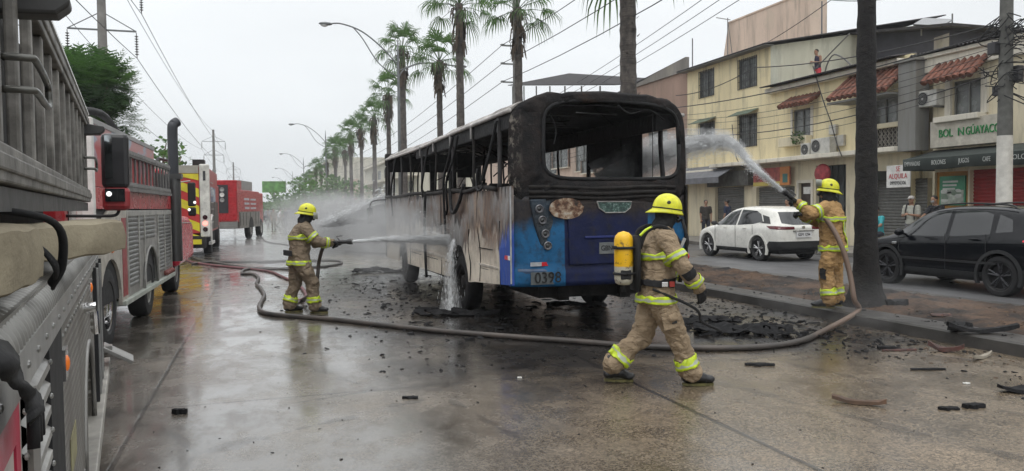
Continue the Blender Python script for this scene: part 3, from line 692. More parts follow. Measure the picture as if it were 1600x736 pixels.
def car(name, label, X, Y, rz, P, paint, clad, rimm, group=None):
    """local frame: origin at the middle of the tail on the ground, +y to the front"""
    t = thing(name, label, P['cat'], (X, Y, 0), rz, group); Wm = RW[t.name]
    b = MB(); secs = P['st']; vs = []; K = None
    for (y, zl, zb, zt, w, wt) in secs:
        half = [(0,zl),(w*.6,zl),(w*.93,zl+.02),(w*.985,zl+.16),(w,.55*zb+.45*zl+.05),(w*.985,zb-.07),(w*.955,zb),(wt+(w*.95-wt)*.35, zb+(zt-zb)*.55),(wt,zt-.07*(1 if zt-zb > .2 else .3)),(wt-.14,zt-.012),(wt*.4,zt+.0),(0,zt+.004)]
        ring = half + [(-a, c) for a, c in reversed(half[1:-1])]
        K = len(ring); vs += [(a, y, c) for a, c in ring]
    S = len(secs); fs = [(i*K+j, i*K+(j+1) % K, (i+1)*K+(j+1) % K, (i+1)*K+j) for i in range(S-1) for j in range(K)]
    h = K//2
    for base in (0, (S-1)*K):
        for j in range(h): 
            a, b1 = j, j+1; c, d = (K-j) % K, (K-j-1) % K
            f = [base+a, base+b1, base+d, base+c]; f = list(dict.fromkeys(f))
            if len(f) >= 3: fs.append(tuple(f))
    b.add(vs, fs); body = b.build('body', paint); resub(body, 2)
    solid = body.data.copy(); so = bpy.data.objects.new('solid', solid); COL.objects.link(so)
    # wheel arches
    for wy in P['wy']:
        c = MB(); c.cyl((-2,wy,P['wr']), (2,wy,P['wr']), P['wr']+.055, n=40); co = c.build('cut', paint); boolop(body, co, 'DIFFERENCE'); kill(co)
    for p in body.data.polygons: p.use_smooth = True
    sharpen(body.data, .55)
    body.matrix_basis = Wm; body.parent = t; body.matrix_parent_inverse = Wm.inverted()
    # inner arch filler
    b = MB(); b.box((-.6, .3, .22),(.6, secs[-1][0]-.4, .55)); b.build('underbody', black, t, Wm)
    for nm, poly, ax, lo, hi, infl, mat, mir in P['parts']:
        carve(so, poly, ax, lo, hi, infl, mat, nm, t, Wm)
        if mir: carve(so, poly, ax, -hi, -lo, infl, mat, nm, t, Wm)
    # cladding along the sills and round the arches
    for wy in P['wy']:
        for s in (-1, 1):
            b = MB(); N = 20; w = P['w']
            vs = []
            for k in range(N+1):
                a = math.pi*(-.12+1.24*k/N); 
                for rr_, xx in ((P['wr']+.05, w-.05),(P['wr']+.05, w+.012),(P['wr']+.11, w+.008),(P['wr']+.11, w-.05)):
                    vs.append((s*xx, wy+rr_*math.cos(a), max(.2, P['wr']+rr_*math.sin(a))))
            b.add(vs, [(k*4+j, k*4+(j+1) % 4, (k+1)*4+(j+1) % 4, (k+1)*4+j) for k in range(N) for j in range(4)])
            b.build('arch_trim', clad, t, Wm, smooth=True)
            wheel(t, (s*(P['w']-.14), wy, P['wr']), P['wr'], .23, s, rimm, black, 5, rr=.70, Wm=Wm)
    for s in (-1, 1):
        b = MB(); b.ball((s*(P['w']+.09), P['my'], P['mz']), (.11,.07,.075), 12); b.cyl((s*(P['w']-.08),P['my'],P['mz']-.05),(s*(P['w']+.03),P['my'],P['mz']-.02), .025, n=8)
        b.build('wing_mirror', P['mirror'], t, Wm, smooth='all')
    b = MB()
    for s in (-1, 1):
        for hy in P['hy']: b.obox((s*(P['w']+.004), hy, P['hz']), (.03,.19,.03))
    b.build('door_handle', P['hm'], t, Wm, bevel=.01)
    b = MB()
    for s in (-1, 1):
        for sy in P['seams']: b.tube([(s*(P['w']*.985+.004), sy, P['hz']+.10),(s*(P['w']+.003), sy-.02, .65),(s*(P['w']*.975+.004), sy+.0, .36)], .006, 4)
    b.build('door_seam', black, t, Wm)
    kill(so); return t
# wheels made by wheel() carry local coordinates: root at rotation, so they need no matrix
whitecar = M('pearl_white_paint', (.74,.73,.68), .22, var=.03, bump=0, spec=.6, dirt=.04)
blackcar = M('black_car_paint', (.005,.006,.008), .12, var=.05, bump=0, spec=.28)
cladm = M('black_cladding', (.020,.021,.022), .55)
tailred = M('dark_red_lamp', (.10,.008,.014), .15, bump=0); tailr2 = M('bright_red_lamp', (.6,.03,.06), .2, bump=0, emit=(1,.05,.08), es=.25)
def suv_sections(L, H, w, dz=0):
    # y, z low, belt, top, half width, half width of roof
    return [(0,.42,.86,.98,w*.80,w*.62),(.05,.36,.98,1.06,w*.92,w*.68),(.22,.30,1.02,1.20,w*.98,w*.66),(.42,.27,1.03,H-.16,w,w*.66),(.62,.25,1.03,H-.06,w,w*.67),(1.1,.22,1.01,H-.01,w,w*.69),(1.9,.22,.98,H,w,w*.70),
            (2.45,.22,.96,H-.04,w,w*.68),(2.85,.22,.955,H-.17,w,w*.66),(3.25,.22,.96,H-.42,w,w*.66),(3.5,.22,.955,1.05,w*.99,w*.70),(3.75,.24,.93,.99,w*.98,w*.7),(4.1,.26,.84,.90,w*.94,w*.64),(L-.08,.30,.70,.78,w*.82,w*.55),(L,.36,.62,.68,w*.68,w*.5)]
def make_cars():
    L, H, w = 4.42, 1.62, .915
    side_win = [(.62,1.10),(.82,1.36),(1.25,1.49),(2.1,1.52),(2.6,1.45),(3.28,1.07),(2.9,1.03),(1.2,1.08),(.85,1.17)]
    parts = [('side_window', [(.78,1.16),(1.0,1.38),(1.25,1.475),(1.98,1.515),(1.98,1.045),(1.2,1.085)], 'x', .35, 1.2, .004, dkglass, True),
             ('side_window', [(2.06,1.515),(2.6,1.43),(3.22,1.07),(3.1,1.03),(2.06,1.04)], 'x', .35, 1.2, .004, dkglass, True),
             ('quarter_trim', [(.40,1.10),(.60,1.30),(.92,1.36),(.74,1.17),(.9,1.12)], 'x', .4, 1.2, .003, cladm, True),
             ('rear_window', [(-.62,1.12),(-.52,1.44),(.52,1.44),(.62,1.12),(.3,1.07),(-.3,1.07)], 'y', -.2, .75, .004, dkglass, False),
             ('tail_light', [(.0,.94),(.0,1.02),(.2,1.045),(.52,1.04),(.34,.96)], 'x', .30, 1.2, .008, tailred, True),
             ('rear_cladding', [(-.05,.2),(-.05,.60),(.35,.60),(.5,.45),(.6,.42),(.6,.2)], 'x', -1.2, 1.2, .008, cladm, False),
             ('sill_cladding', [(1.2,.15),(1.2,.36),(3.1,.36),(3.1,.15)], 'x', .5, 1.2, .010, cladm, True),
             ('front_cladding', [(3.9,.15),(3.9,.42),(4.5,.42),(4.5,.15)], 'x', -1.2, 1.2, .006, cladm, False)]
    P = dict(cat='car', st=suv_sections(L, H, w), wy=(.90, 3.55), wr=.36, w=w, parts=parts, my=3.0, mz=1.09, mirror=cladm, hy=(1.55,2.55), hz=.96, hm=M('white_handle',(.7,.69,.64),.3), seams=(1.15,2.02,3.12))
    yy, zz = 0, 0
    t = car('parked_car', 'white sport utility car with black roof pillar trim stopped behind the median', 14.75, 18.35, R(0), P, whitecar, M('white_arch',(.70,.69,.64),.3), M('machined_alloy',(.5,.5,.5),.25,.8))
    Wm = RW[t.name]
    b = MB(); b.box((-.26,-.035,.71),(.26,-.012,.87)); b.build('number_plate', M('white_plate',(.6,.6,.6),.4), t, Wm)
    text('GSM 1394', .115, Wm @ face_mat((0,-.038,.79),(1,0,0),(0,0,1)), M('black_lettering', (.006,.006,.007), .6), t, sx=.85)
    b = MB(); b.obox((0,.0,1.0),(.10,.03,.07)); b.build('badge', chrome, t, Wm, bevel=.01)
    b = MB(); b.box((-.35,-.03,.885),(.35,-.005,.905)); b.build('tailgate_grip', cladm, t, Wm)
    b = MB(); b.add([(0,.52,1.60),(0,.62,1.61),(0,.50,1.70),(.01,.56,1.605)], [(0,1,2),(0,3,2),(1,3,2)]); b.build('roof_antenna', whitep, t, Wm)
    L, H, w = 4.27, 1.62, .90
    st = suv_sections(L, H, w); st = [(y, zl, zb, zt, ww, wt+.03) for (y, zl, zb, zt, ww, wt) in st]
    parts = [('side_window', [(1.08,1.10),(1.12,1.45),(1.30,1.50),(1.93,1.525),(1.93,1.03),(1.1,1.09)], 'x', .35, 1.2, .004, dkglass, True),
             ('side_window', [(2.02,1.52),(2.6,1.43),(3.2,1.07),(3.1,1.02),(2.02,1.03)], 'x', .35, 1.2, .004, dkglass, True),
             ('quarter_window', [(.66,1.15),(.74,1.36),(1.0,1.45),(.98,1.12)], 'x', .35, 1.2, .004, dkglass, True),
             ('rear_window', [(-.62,1.12),(-.52,1.44),(.52,1.44),(.62,1.12)], 'y', -.2, .75, .004, dkglass, False),
             ('tail_light', [(.0,.96),(.0,1.03),(.16,1.07),(.42,1.01),(.42,.985),(.2,.95)], 'x', .30, 1.2, .010, tailr2, True),
             ('rear_cladding', [(-.05,.2),(-.05,.55),(.3,.55),(.5,.45),(.5,.2)], 'x', -1.2, 1.2, .008, cladm, False),
             ('sill_cladding', [(1.2,.15),(1.2,.40),(3.1,.40),(3.1,.15)], 'x', .5, 1.2, .010, cladm, True)]
    P = dict(cat='car', st=st, wy=(.86, 3.43), wr=.36, w=w, parts=parts, my=2.98, mz=1.09, mirror=blackcar, hy=(1.35,2.32), hz=1.0, hm=blackcar, seams=(1.12,1.98,3.1))
    t = car('parked_car', 'glossy black sport utility car with roof rails beside the palm trunk', 13.22, 9.35, R(0), P, blackcar, cladm, M('dark_alloy',(.05,.05,.055),.3,.6))
    Wm = RW[t.name]
    b = MB()
    for s in (-1, 1): b.tube(smoothpts([(s*.60,.75,1.56),(s*.60,.9,1.62),(s*.60,1.7,1.655),(s*.60,2.3,1.625),(s*.60,2.5,1.56)],4), .018, 6)
    b.build('roof_rail', cladm, t, Wm, smooth='all')
    b = MB()
    for s in (-1, 1): b.obox((s*.895, 3.2, .86),(.02,.12,.05))
    b.build('side_badge', chrome, t, Wm, bevel=.01)
    b = MB(); b.box((-.9,.9,.56),(-.914,3.1,.60)); b.box((.9,.9,.56),(.914,3.1,.60)); b.build('door_moulding', cladm, t, Wm)
    # small orange van half hidden behind the bus
    ov = M('orange_yellow_van', (.55,.26,.06), .35)
    L, H, w = 4.4, 1.85, .85
    st = [(0,.35,.9,1.5,w*.9,w*.8),(.08,.28,.95,H-.1,w*.97,w*.82),(.4,.25,1.,H-.01,w,w*.85),(2.2,.25,1.,H,w,w*.85),(3.0,.25,1.,H-.05,w,w*.82),(3.6,.25,.98,1.25,w,w*.75),(4.2,.28,.8,.92,w*.92,w*.6),(L,.35,.65,.72,w*.8,w*.5)]
    parts = [('side_window', [(.5,1.15),(.55,1.65),(1.6,1.68),(1.6,1.12)], 'x', .35, 1.2, .004, dkglass, True),
             ('side_window', [(1.7,1.68),(2.8,1.6),(3.2,1.15),(1.7,1.1)], 'x', .35, 1.2, .004, dkglass, True),
             ('rear_window', [(-.6,1.15),(-.55,1.65),(.55,1.65),(.6,1.15)], 'y', -.2, .5, .004, dkglass, False),
             ('tail_light', [(.0,.75),(.0,1.05),(.12,1.05),(.12,.75)], 'x', .5, 1.2, .008, tailr2, True),
             ('rear_cladding', [(-.05,.2),(-.05,.6),(.3,.6),(.3,.2)], 'x', -1.2, 1.2, .008, redd, False)]
    P = dict(cat='van', st=st, wy=(.8, 3.45), wr=.32, w=w, parts=parts, my=3.1, mz=1.15, mirror=cladm, hy=(1.5,), hz=1.0, hm=cladm, seams=(1.65,))
    car('parked_van', 'orange yellow van half hidden behind the right edge of the burnt bus', 15.6, 27.8, R(0), P, ov, cladm, steel)
make_cars()

# ================================================================ fire engines
def ribs(b, x, y0, y1, z0, z1, n, d=.012, s=1, mi=0):
    """a roller shutter: ribbed sheet on the plane x, facing s*x"""
    vs = []; h = (z1-z0)/n; pts = []
    for k in range(n): pts += [(0, z0+k*h), (d, z0+(k+.35)*h), (d, z0+(k+.7)*h), (0, z0+(k+.92)*h)]
    pts.append((0, z1))
    for a, z in pts: vs += [(x+s*a, y0, z), (x+s*a, y1, z)]
    b.add(vs, [(2*i, 2*i+1, 2*i+3, 2*i+2) for i in range(len(pts)-1)], mi)
def tread_plate():
    n = NT('tread_plate'); x, y, z = n.xyz()
    u = n.math('MULTIPLY', n.math('ADD', y, z), 26.); v = n.math('MULTIPLY', n.math('SUBTRACT', y, z), 26.)
    cell = n.math('MULTIPLY', n.math('SINE', n.math('MULTIPLY', u, 3.14159)), n.math('SINE', n.math('MULTIPLY', v, 3.14159)))
    k = n.mr(cell, .15, .6); d = n.noise(3, 6, .65, n.mapping((1,1,.3)))
    c = n.mix(k, (.15,.14,.125), (.42,.41,.38)); c = n.mix(n.mr(d, .4, .7, 0, .75), c, (.10,.085,.07))
    n.bump(k, .7, .006); return n.fin(c, .42, .5)
tread = tread_plate()
def ladder(parent, Wm, x, y0, y1, z0, z1, pitch, mat, w=.035, rung=.018, name='ladder_rail'):
    b = MB()
    for z in (z0, z1):
        b = MB(); b.box((x-w, y0, z-.045),(x+.012, y1, z+.045)); b.box((x-w-.004, y0+.01, z-.02),(x+.02, y1-.01, z+.02)); b.build('ladder_rail', mat, parent, Wm, bevel=.006)
    y = y0+.12
    while y < y1-.05:
        b = MB(); b.box((x-.03, y-rung, z0+.046),(x, y+rung, z1-.046)); y += pitch; b.build('ladder_rung', mat, parent, Wm, bevel=.007)
bcl0 = M('black_webbing', (.014,.014,.015), .9, bump=.6)
def truck1():
    rz = R(8.6); Wm = Matrix.Rotation(rz, 4, 'Z'); base = Wm @ Vector((-1.3, 4, 0))
    t = thing('fire_engine', 'nearest fire engine with ladder rack and tread plate side beside the camera', 'fire engine', base, rz)
    B = lambda b, n, m, **k: b.build(n, m, t, Wm, **k)
    b = MB(); b.box((-2.5,-.5,1.44),(-.24,6.95,1.47)); B(b, 'hose_deck', alu)
    b = MB(); b.box((-2.45,-.4,.5),(-.32,6.9,1.44)); B(b, 'body', black)
    # rounded ribbed edge of the deck
    b = MB(); vs = []; fs = []; n = 8; ys = []; y = .2
    while y < 6.95: ys += [y, y+.012, y+.03, y+.042]; y += .055
    for i, yy in enumerate(ys):
        q = .008 if i % 4 in (1, 2) else 0
        for k in range(n+1): a = math.pi/2*k/n; r = .075+q; vs.append((-.295+r*math.cos(a), yy, 1.40+r*math.sin(a)))
        vs.append((-.55, yy, 1.475+q))
    m = n+2; fs = [(i*m+j, i*m+j+1, (i+1)*m+j+1, (i+1)*m+j) for i in range(len(ys)-1) for j in range(m-1)]
    b.add(vs, fs); B(b, 'deck_edge', alu, smooth=True)
    b = MB(); b.box((-.225,.2,1.30),(-.212,6.95,1.40)); B(b, 'edge_trim', steel, bevel=.004)
    # door panel with badge
    b = MB(); b.box((-.26,.4,.42),(-.222,2.0,1.30)); B(b, 'side_door', M('cream_truck_paint',(.55,.50,.46),.35,dirt=.3), bevel=.01)
    b = MB(); b.box((-.222,1.86,.42),(-.217,1.925,1.30)); b.box((-.222,.5,1.22),(-.217,1.86,1.30)); B(b, 'red_stripe', M('crimson_stripe',(.45,.02,.06),.35))
    b = MB(); N = 40
    b.lathe([(0,.30),(.006,.30),(.006,.26)], (-.222,1.45,.82), 'x', 40, 0); b.lathe([(.003,.26),(.003,.001)], (-.222,1.45,.82), 'x', 40, 1)
    b.prism([(1.33,.72),(1.45,.62),(1.57,.72),(1.57,.98),(1.33,.98)], 'x', -.2185, -.2155, 2)
    B(b, 'emblem', [M('emblem_green',(.10,.25,.16),.5), M('emblem_pale_blue',(.35,.45,.5),.5), M('emblem_gold',(.5,.42,.12),.5)])
    b = MB(); b.tube([(-.2,2.0,.4),(-.2,2.0,1.3)], .014, 6); b.tube([(-.205,2.06,.4),(-.205,2.06,1.3)], .010, 6); B(b, 'hinge_post', alu)
    b = MB(); ribs(b, -.235, 2.08, 2.62, .42, 1.28, 13, .02); B(b, 'roller_shutter', M('shutter_alu',(.36,.35,.33),.4,.5,dirt=.4), smooth=False)
    b = MB(); b.box((-.26,2.62,.42),(-.215,3.08,1.30)); B(b, 'door_gap', black)
    b = MB(); pts = [(3.08,.42),(4.25,.42)]+[(4.85+.58*math.cos(math.pi-math.pi*k/16), .42+.55*math.sin(math.pi*k/16)) for k in range(17)]+[(5.5,.42),(5.72,.42),(5.72,1.30),(3.08,1.30)]
    b.prism(pts, 'x', -.25, -.215); B(b, 'tread_plate_panel', tread)
    b = MB(); b.tube([(-.214,4.85+.58*math.cos(math.pi-math.pi*k/16), .42+.55*math.sin(math.pi*k/16)) for k in range(17)], .014, 5); B(b, 'arch_trim', alu, smooth='all')
    b = MB(); b.box((-.26,5.72,.42),(-.22,6.95,1.30),0)
    for y in (5.85,6.35,6.9): b.box((-.22,y-.04,.42),(-.195,y+.04,1.32),0)
    B(b, 'pump_panel', black); b = MB(); b.box((-.22,6.05,.42),(-.19,6.12,1.3)); b.box((-.22,6.6,.42),(-.19,6.66,1.3)); B(b, 'panel_strip', steel)
    b = MB(); b.box((-.60,3.0,.34),(-.165,7.55,.42)); B(b, 'running_board', M('pale_step',(.42,.40,.36),.5,.2,dirt=.5), bevel=.008)
    for (y, z) in ((3.14,1.16),(5.25,1.24)):
        b = MB(); b.box((-.216,y-.06,z-.055),(-.205,y+.06,z+.055),1); b.ball((-.207,y,z),(.012,.024,.030),12,0); B(b, 'side_marker', [amber, chrome], smooth=True)
    b = MB(); b.cyl((-.215,4.6,1.19),(-.16,4.6,1.19), .03, n=14); b.cyl((-.17,4.6,1.17),(-.165,4.6,1.05),.02,n=8); B(b, 'latch', chrome, smooth=True)
    wheel(t, (-.42,4.85,.48), .48, .28, 1, steel, black, 0, nuts=10, Wm=Wm)
    b = MB()
    for y in [3.12+.13*k for k in range(20)]:
        for z in (.46,1.26):
            if not (z < .6 and 4.2 < y < 5.5): b.ball((-.214,y,z),(.006,.010,.010),6)
    for z in [.46+.1*k for k in range(9)]:
        for y in (1.98,2.09,2.6): b.ball((-.212,y,z),(.006,.009,.009),6)
    for y in [.3+.22*k for k in range(30)]: b.ball((-.211,y,1.35),(.006,.010,.010),6)
    B(b, 'rivets', steel); tag(COL.objects[-1], kind='stuff')
    b = MB(); b.box((-.214,3.3,.70),(-.211,3.62,.84)); B(b, 'worn_label', M('worn_label',(.38,.36,.2),.7,dirt=.8,dirtcol=(.1,.08,.06)))
    # ladder rack
    b = MB(); b.box((-2.3,.6,1.74),(-.36,6.8,2.36)); B(b, 'upper_body', M('near_black_panel',(.014,.014,.014),.8,dirt=.3))
    b = MB(); b.box((-.6,.6,1.475),(-.55,6.6,1.735)); B(b, 'inner_wall', black)
    la = M('old_ladder_metal',(.27,.26,.24),.6,.25,dirt=.9,dirtcol=(.045,.04,.035),var=.45,vs=5,bump=.5,bs=25)
    ladder(t, Wm, -.25, .9, 6.55, 1.81, 2.36, .36, la, rung=.026)
    b = MB(); b.box((-.34,.9,1.70),(-.26,6.6,1.76)); B(b, 'rack_shelf', M('dark_rack',(.06,.06,.06),.5,.3))
    b = MB(); b.box((-.262,.9,2.408),(-.232,6.55,2.42)); B(b, 'rail_cap', M('bright_cap',(.55,.55,.53),.35,.7))
    for y in (2.55, 6.35):
        b = MB(); b.prism([(-.34,2.24),(-.16,2.25),(-.125,2.28),(-.13,2.31),(-.34,2.34)], 'y', y-.05, y+.05); B(b, 'rack_arm', M('dark_rack',(.06,.06,.06),.5,.3), bevel=.01)
        b = MB(); b.tube(smoothpts([(-.25,y-.42,2.06),(-.20,y-.42,2.06),(-.185,y-.38,2.06),(-.185,y-.10,2.05),(-.185,y-.06,2.02),(-.185,y-.10,1.985),(-.185,y-.38,1.985),(-.20,y-.42,1.985),(-.25,y-.42,1.985)],4), .009, 7); B(b, 'grab_handle', M('bare_handle',(.12,.12,.11),.35,.7), smooth='all')
    # cab
    b = MB(); b.box((-2.4,7.1,.5),(-.45,8.95,2.3)); B(b, 'cab', red, bevel=.06)
    b = MB(); b.box((-.452,7.5,1.5),(-.44,8.6,2.15)); B(b, 'cab_window', dkglass)
    # wing mirror
    b = MB(); b.obox((-.075,7.35,2.12),(.21,.11,.46),(0,0,R(-6))); mi = B(b, 'mirror', M('mirror_housing',(.018,.018,.02),.35), bevel=.035)
    b = MB(); b.obox((-.125,7.29,2.15),(.055,.012,.36),(0,0,R(-6))); b.build('mirror_glass', M('mirror_glass',(.45,.48,.5),.05,1.,bump=0), mi, None)
    b = MB(); b.obox((-.075,7.35,1.80),(.21,.12,.20),(0,0,R(-6))); B(b, 'spot_mirror', redd, bevel=.04)
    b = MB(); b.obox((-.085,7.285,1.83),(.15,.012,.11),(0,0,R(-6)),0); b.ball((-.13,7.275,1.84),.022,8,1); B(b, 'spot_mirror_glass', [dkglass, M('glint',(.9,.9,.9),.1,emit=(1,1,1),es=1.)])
    b = MB(); b.tube(smoothpts([(-.45,7.3,1.66),(-.2,7.33,1.655),(-.09,7.35,1.66),(-.06,7.35,1.70),(-.055,7.35,1.76)],4), .013, 7); B(b, 'mirror_arm', black, smooth='all')
    # folding step
    b = MB(); b.obox((-.10,7.25,.50),(.26,.30,.03),(0,R(32),0)); b.obox((-.2,7.2,.55),(.12,.1,.06)); B(b, 'folding_step', alu, bevel=.004)
    # dull hoses lying flat on the deck: things of their own
    cv = NT('canvas_hose'); w_ = cv.noise(60, 3); a = cv.noise(3, 5, .6); cx = cv.noise(5, 5, .65, cv.mapping((1,.35,1))); c = cv.mix(cv.mr(a, .3, .7), (.40,.355,.26), (.24,.21,.155)); c = cv.mix(cv.mr(cx, .50, .72, 0, .45), c, (.15,.13,.09)); cv.bump(cv.math('ADD', w_, cv.math('MULTIPLY', cx, 2.)), .5, .006); cvm = cv.fin(c, .95, 0, .1)
    def flat(name, label, pts, wv, th, layers, fold=0):
        b = MB(); pts = smoothpts([Vector(p) for p in pts], 6)
        for L_ in range(layers):
            vs = []; k = len(pts)
            for i, p in enumerate(pts):
                d = (pts[min(i+1,k-1)]-pts[max(i-1,0)]).normalized(); s_ = d.cross(Vector((0,0,1))).normalized(); u = s_.cross(d)
                for q in range(12):
                    a = 2*math.pi*q/12; vs.append(p + s_*(wv/2*math.copysign(abs(math.cos(a))**.6, math.cos(a))+.010*noise.noise(Vector((i*.22,q*.4,L_)))) + u*(.004*math.sin(i*1.3+q)+.006*noise.noise(Vector((i*.25,q*.3,5)))+th/2*math.copysign(abs(math.sin(a))**.7, math.sin(a))+L_*th*.97+fold*math.copysign(1, math.sin(a))*(1 if abs(math.sin(a)) > .3 else abs(math.sin(a))/.3)*.9))
            b.add(vs, [(i*12+j, i*12+(j+1)%12, (i+1)*12+(j+1)%12, (i+1)*12+j) for i in range(k-1) for j in range(12)]+[tuple(range(12)), tuple((k-1)*12+j for j in range(12))])
        o = b.build(name, cvm, smooth=True); o.matrix_basis = Wm; return tag(o, label, 'hose', 'flat canvas hoses on the deck of the nearest engine')
    flat('fire_hose', 'flat cream canvas hose nearest the camera, folded on the deck edge', [(-.44,1.42,1.595),(-.33,1.6,1.60),(-.27,1.9,1.60),(-.27,2.2,1.60)], .17, .06, 1, .045)
    flat('fire_hose', 'flat cream canvas hose sticking out past the deck corner', [(-.75,2.5,1.59),(-.42,2.85,1.59),(-.22,3.2,1.595),(-.11,3.52,1.60)], .22, .055, 1, .042)
    b = MB(); b.tube(smoothpts([(-.5,2.3,1.72),(-.26,2.32,1.70),(-.165,2.36,1.66),(-.16,2.40,1.56),(-.19,2.44,1.50)],6), .016, 8, sq=.6); b.tube(smoothpts([(-.42,2.42,1.66),(-.25,2.40,1.63),(-.175,2.36,1.56),(-.19,2.5,1.49)],6), .014, 8, sq=.5)
    o = b.build('hose_strap', bcl0, smooth='all'); o.matrix_basis = Wm; tag(o, 'black strap tied between the two flat canvas hoses', 'strap')
    b = MB(); b.tube(smoothpts([(-.40,.7,1.62),(-.34,1.0,1.62),(-.25,1.36,1.615)],5), .062, 28); 
    o = b.build('suction_hose', M('suction_rubber',(.02,.02,.022),.5), smooth=True); o.matrix_basis = Wm; tag(o, 'black round suction hose end lying against the nearest canvas hose', 'hose')
    b = MB(); P_ = smoothpts([(-.26,1.42,1.54),(-.195,1.50,1.47),(-.18,1.60,1.40),(-.17,1.70,1.34),(-.17,1.75,1.30)],6); vs = []
    for i, p in enumerate(P_):
        w = .085-.03*math.sin(i*.5+1)+.01*math.sin(i*2.3); vs += [p+Vector((0,-w,0)), p+Vector((.012+.008*math.sin(i),-.02,0)), p+Vector((0,w,0)), p+Vector((-.008,.02,0))]
    b.add(vs, [(i*4+j, i*4+(j+1)%4, (i+1)*4+(j+1)%4, (i+1)*4+j) for i in range(len(P_)-1) for j in range(4)]+[(0,1,2,3)])
    for q in (-.04, 0, .04): b.tube([P_[-1]+Vector((0,q,.02)), P_[-1]+Vector((0,q*1.3,-.05))], .012, 6)
    o = b.build('work_glove', M('black_cloth',(.014,.014,.015),.9,bump=.6), smooth='all'); o.matrix_basis = Wm; tag(o, 'limp black glove hanging over the deck edge of the nearest fire engine', 'glove')
    return t
truck1()
def truck2():
    rz = R(-1.3); Wm = Matrix.Rotation(rz, 4, 'Z'); base = Wm @ Vector((-3.2, 13, 0))
    t = thing('fire_engine', 'red fire tanker with silver shutters and tall exhaust stack, second in the row', 'fire engine', base, rz)
    B = lambda b, n, m, **k: b.build(n, m, t, Wm, **k)
    X = -2.04
    panel = NT('printed_red_side'); x, y, z = panel.xyz(); q = panel.noise(1.6, 4, .5, panel.mapping((1,1,2)))
    c = panel.mix(panel.mr(z, 2.42, 2.62, 0, 1, True), (.40,.022,.03), (.46,.20,.20)); c = panel.mix(panel.mr(q, .5, .56, 0, .75), c, panel.mix(panel.mr(z, 2.2, 2.5), (.36,.03,.035), (.25,.42,.55)))
    pm = panel.fin(c, .35)
    b = MB(); b.box((-4.45,9.75,.55),(X-.03,14.2,2.72)); b.box((-4.45,14.2,.55),(X-.03,16.1,2.35)); B(b, 'body', black)
    b = MB(); b.box((X-.03,9.8,1.98),(X,14.2,2.74)); B(b, 'upper_side', pm, bevel=.006)
    b = MB(); b.box((X-.03,9.8,1.72),(X+.004,16.1,1.975)); B(b, 'red_band', red, bevel=.006)
    b = MB(); b.box((-4.5,9.72,2.70),(X+.01,14.25,2.76)); B(b, 'roof_edge', M('grey_roof_edge',(.3,.3,.3),.5))
    b = MB(); b.box((X-.11,9.68,.62),(X+.012,9.80,2.76)); b.box((-4.45,9.68,.62),(-4.36,9.8,2.76)); b.box((-4.45,9.685,2.62),(X,9.8,2.76)); B(b, 'rear_frame', whitep, bevel=.01)
    b = MB(); b.box((-4.36,9.70,.62),(X-.11,9.74,2.62)); B(b, 'rear_wall', whitep)
    b = MB(); b.box((-2.45,9.66,2.44),(-2.22,9.69,2.60)); B(b, 'amber_beacon', M('lit_amber',(.8,.25,.05),.3,emit=(1,.35,.1),es=.7), bevel=.01)
    b = MB(); b.box((-2.5,9.64,1.5),(-2.3,9.69,2.3)); B(b, 'rear_ladder', alu)
    # front/rear fender area in worn cream
    cream = M('worn_cream_metal',(.52,.49,.43),.45,.1,dirt=.5,dirtcol=(.12,.1,.08))
    b = MB(); b.prism([(9.8,1.15),(9.8,1.45),(10.5,1.70),(11.6,1.70),(11.6,.5),(11.18,.45)]+[(10.55+.62*math.cos(a), .5+.60*math.sin(a)) for a in [math.pi*k/12 for k in range(0, 11)]], 'x', X-.04, X+.006); B(b, 'fender_panel', cream)
    b = MB(); b.box((X+.006,11.25,.55),(X+.012,11.55,1.6)); b.box((X+.006,9.85,1.30),(X+.012,10.1,1.42)); B(b, 'red_marker_panel', redd)
    b = MB(); b.ball((X+.01,10.62,1.24),(.03,.09,.07),12); B(b, 'side_lamp', amber, smooth=True)
    # silver panels
    b = MB(); pts = [(11.6,.5),(12.85,.5)]+[(13.55+.66*math.cos(math.pi-a), .5+.62*math.sin(a)) for a in [math.pi*k/14 for k in range(15)]]+[(14.3,.5),(16.05,.5),(16.05,1.70),(11.6,1.70)]
    b.prism(pts, 'x', X-.04, X-.008); B(b, 'side_body', M('silver_panel',(.40,.39,.37),.42,.6,dirt=.35))
    for (y0, y1, z0) in ((11.72,12.5,.62),(12.58,13.0,1.25),(13.1,14.05,1.25),(14.45,15.1,.62),(15.2,15.95,.62)):
        b = MB(); ribs(b, X-.008, y0, y1, z0, 1.60, int((1.6-z0)/.065), .014, 1); o = B(b, 'roller_shutter', M('engine_shutter',(.22,.22,.21),.42,.55,dirt=.4))
    b = MB()
    for y in (11.66,12.54,13.05,14.4,15.15,16.0): b.box((X-.008,y-.03,.55),(X+.014,y+.03,1.68))
    b.box((X-.008,11.6,1.62),(X+.016,16.05,1.70)); B(b, 'panel_frame', M('silver_frame',(.5,.49,.46),.4,.6,dirt=.3), bevel=.004)
    b = MB(); b.tube([(X+.01,13.55+.66*math.cos(math.pi-a), .5+.62*math.sin(a)) for a in [math.pi*k/14 for k in range(15)]], .022, 6); B(b, 'arch_trim', alu, smooth='all')
    b = MB(); b.box((-2.5,11.2,.43),(X+.05,16.2,.50)); B(b, 'running_board', M('pale_green_step',(.42,.45,.40),.5,dirt=.4), bevel=.01)
    la = M('grey_ladder_metal',(.22,.215,.21),.5,.4,dirt=.5)
    ladder(t, Wm, X+.06, 11.0, 15.6, 2.04, 2.48, .34, la, rung=.02)
    b = MB(); b.box((X-.0,11.0,1.96),(X+.08,15.7,2.0)); B(b, 'ladder_shelf', la)
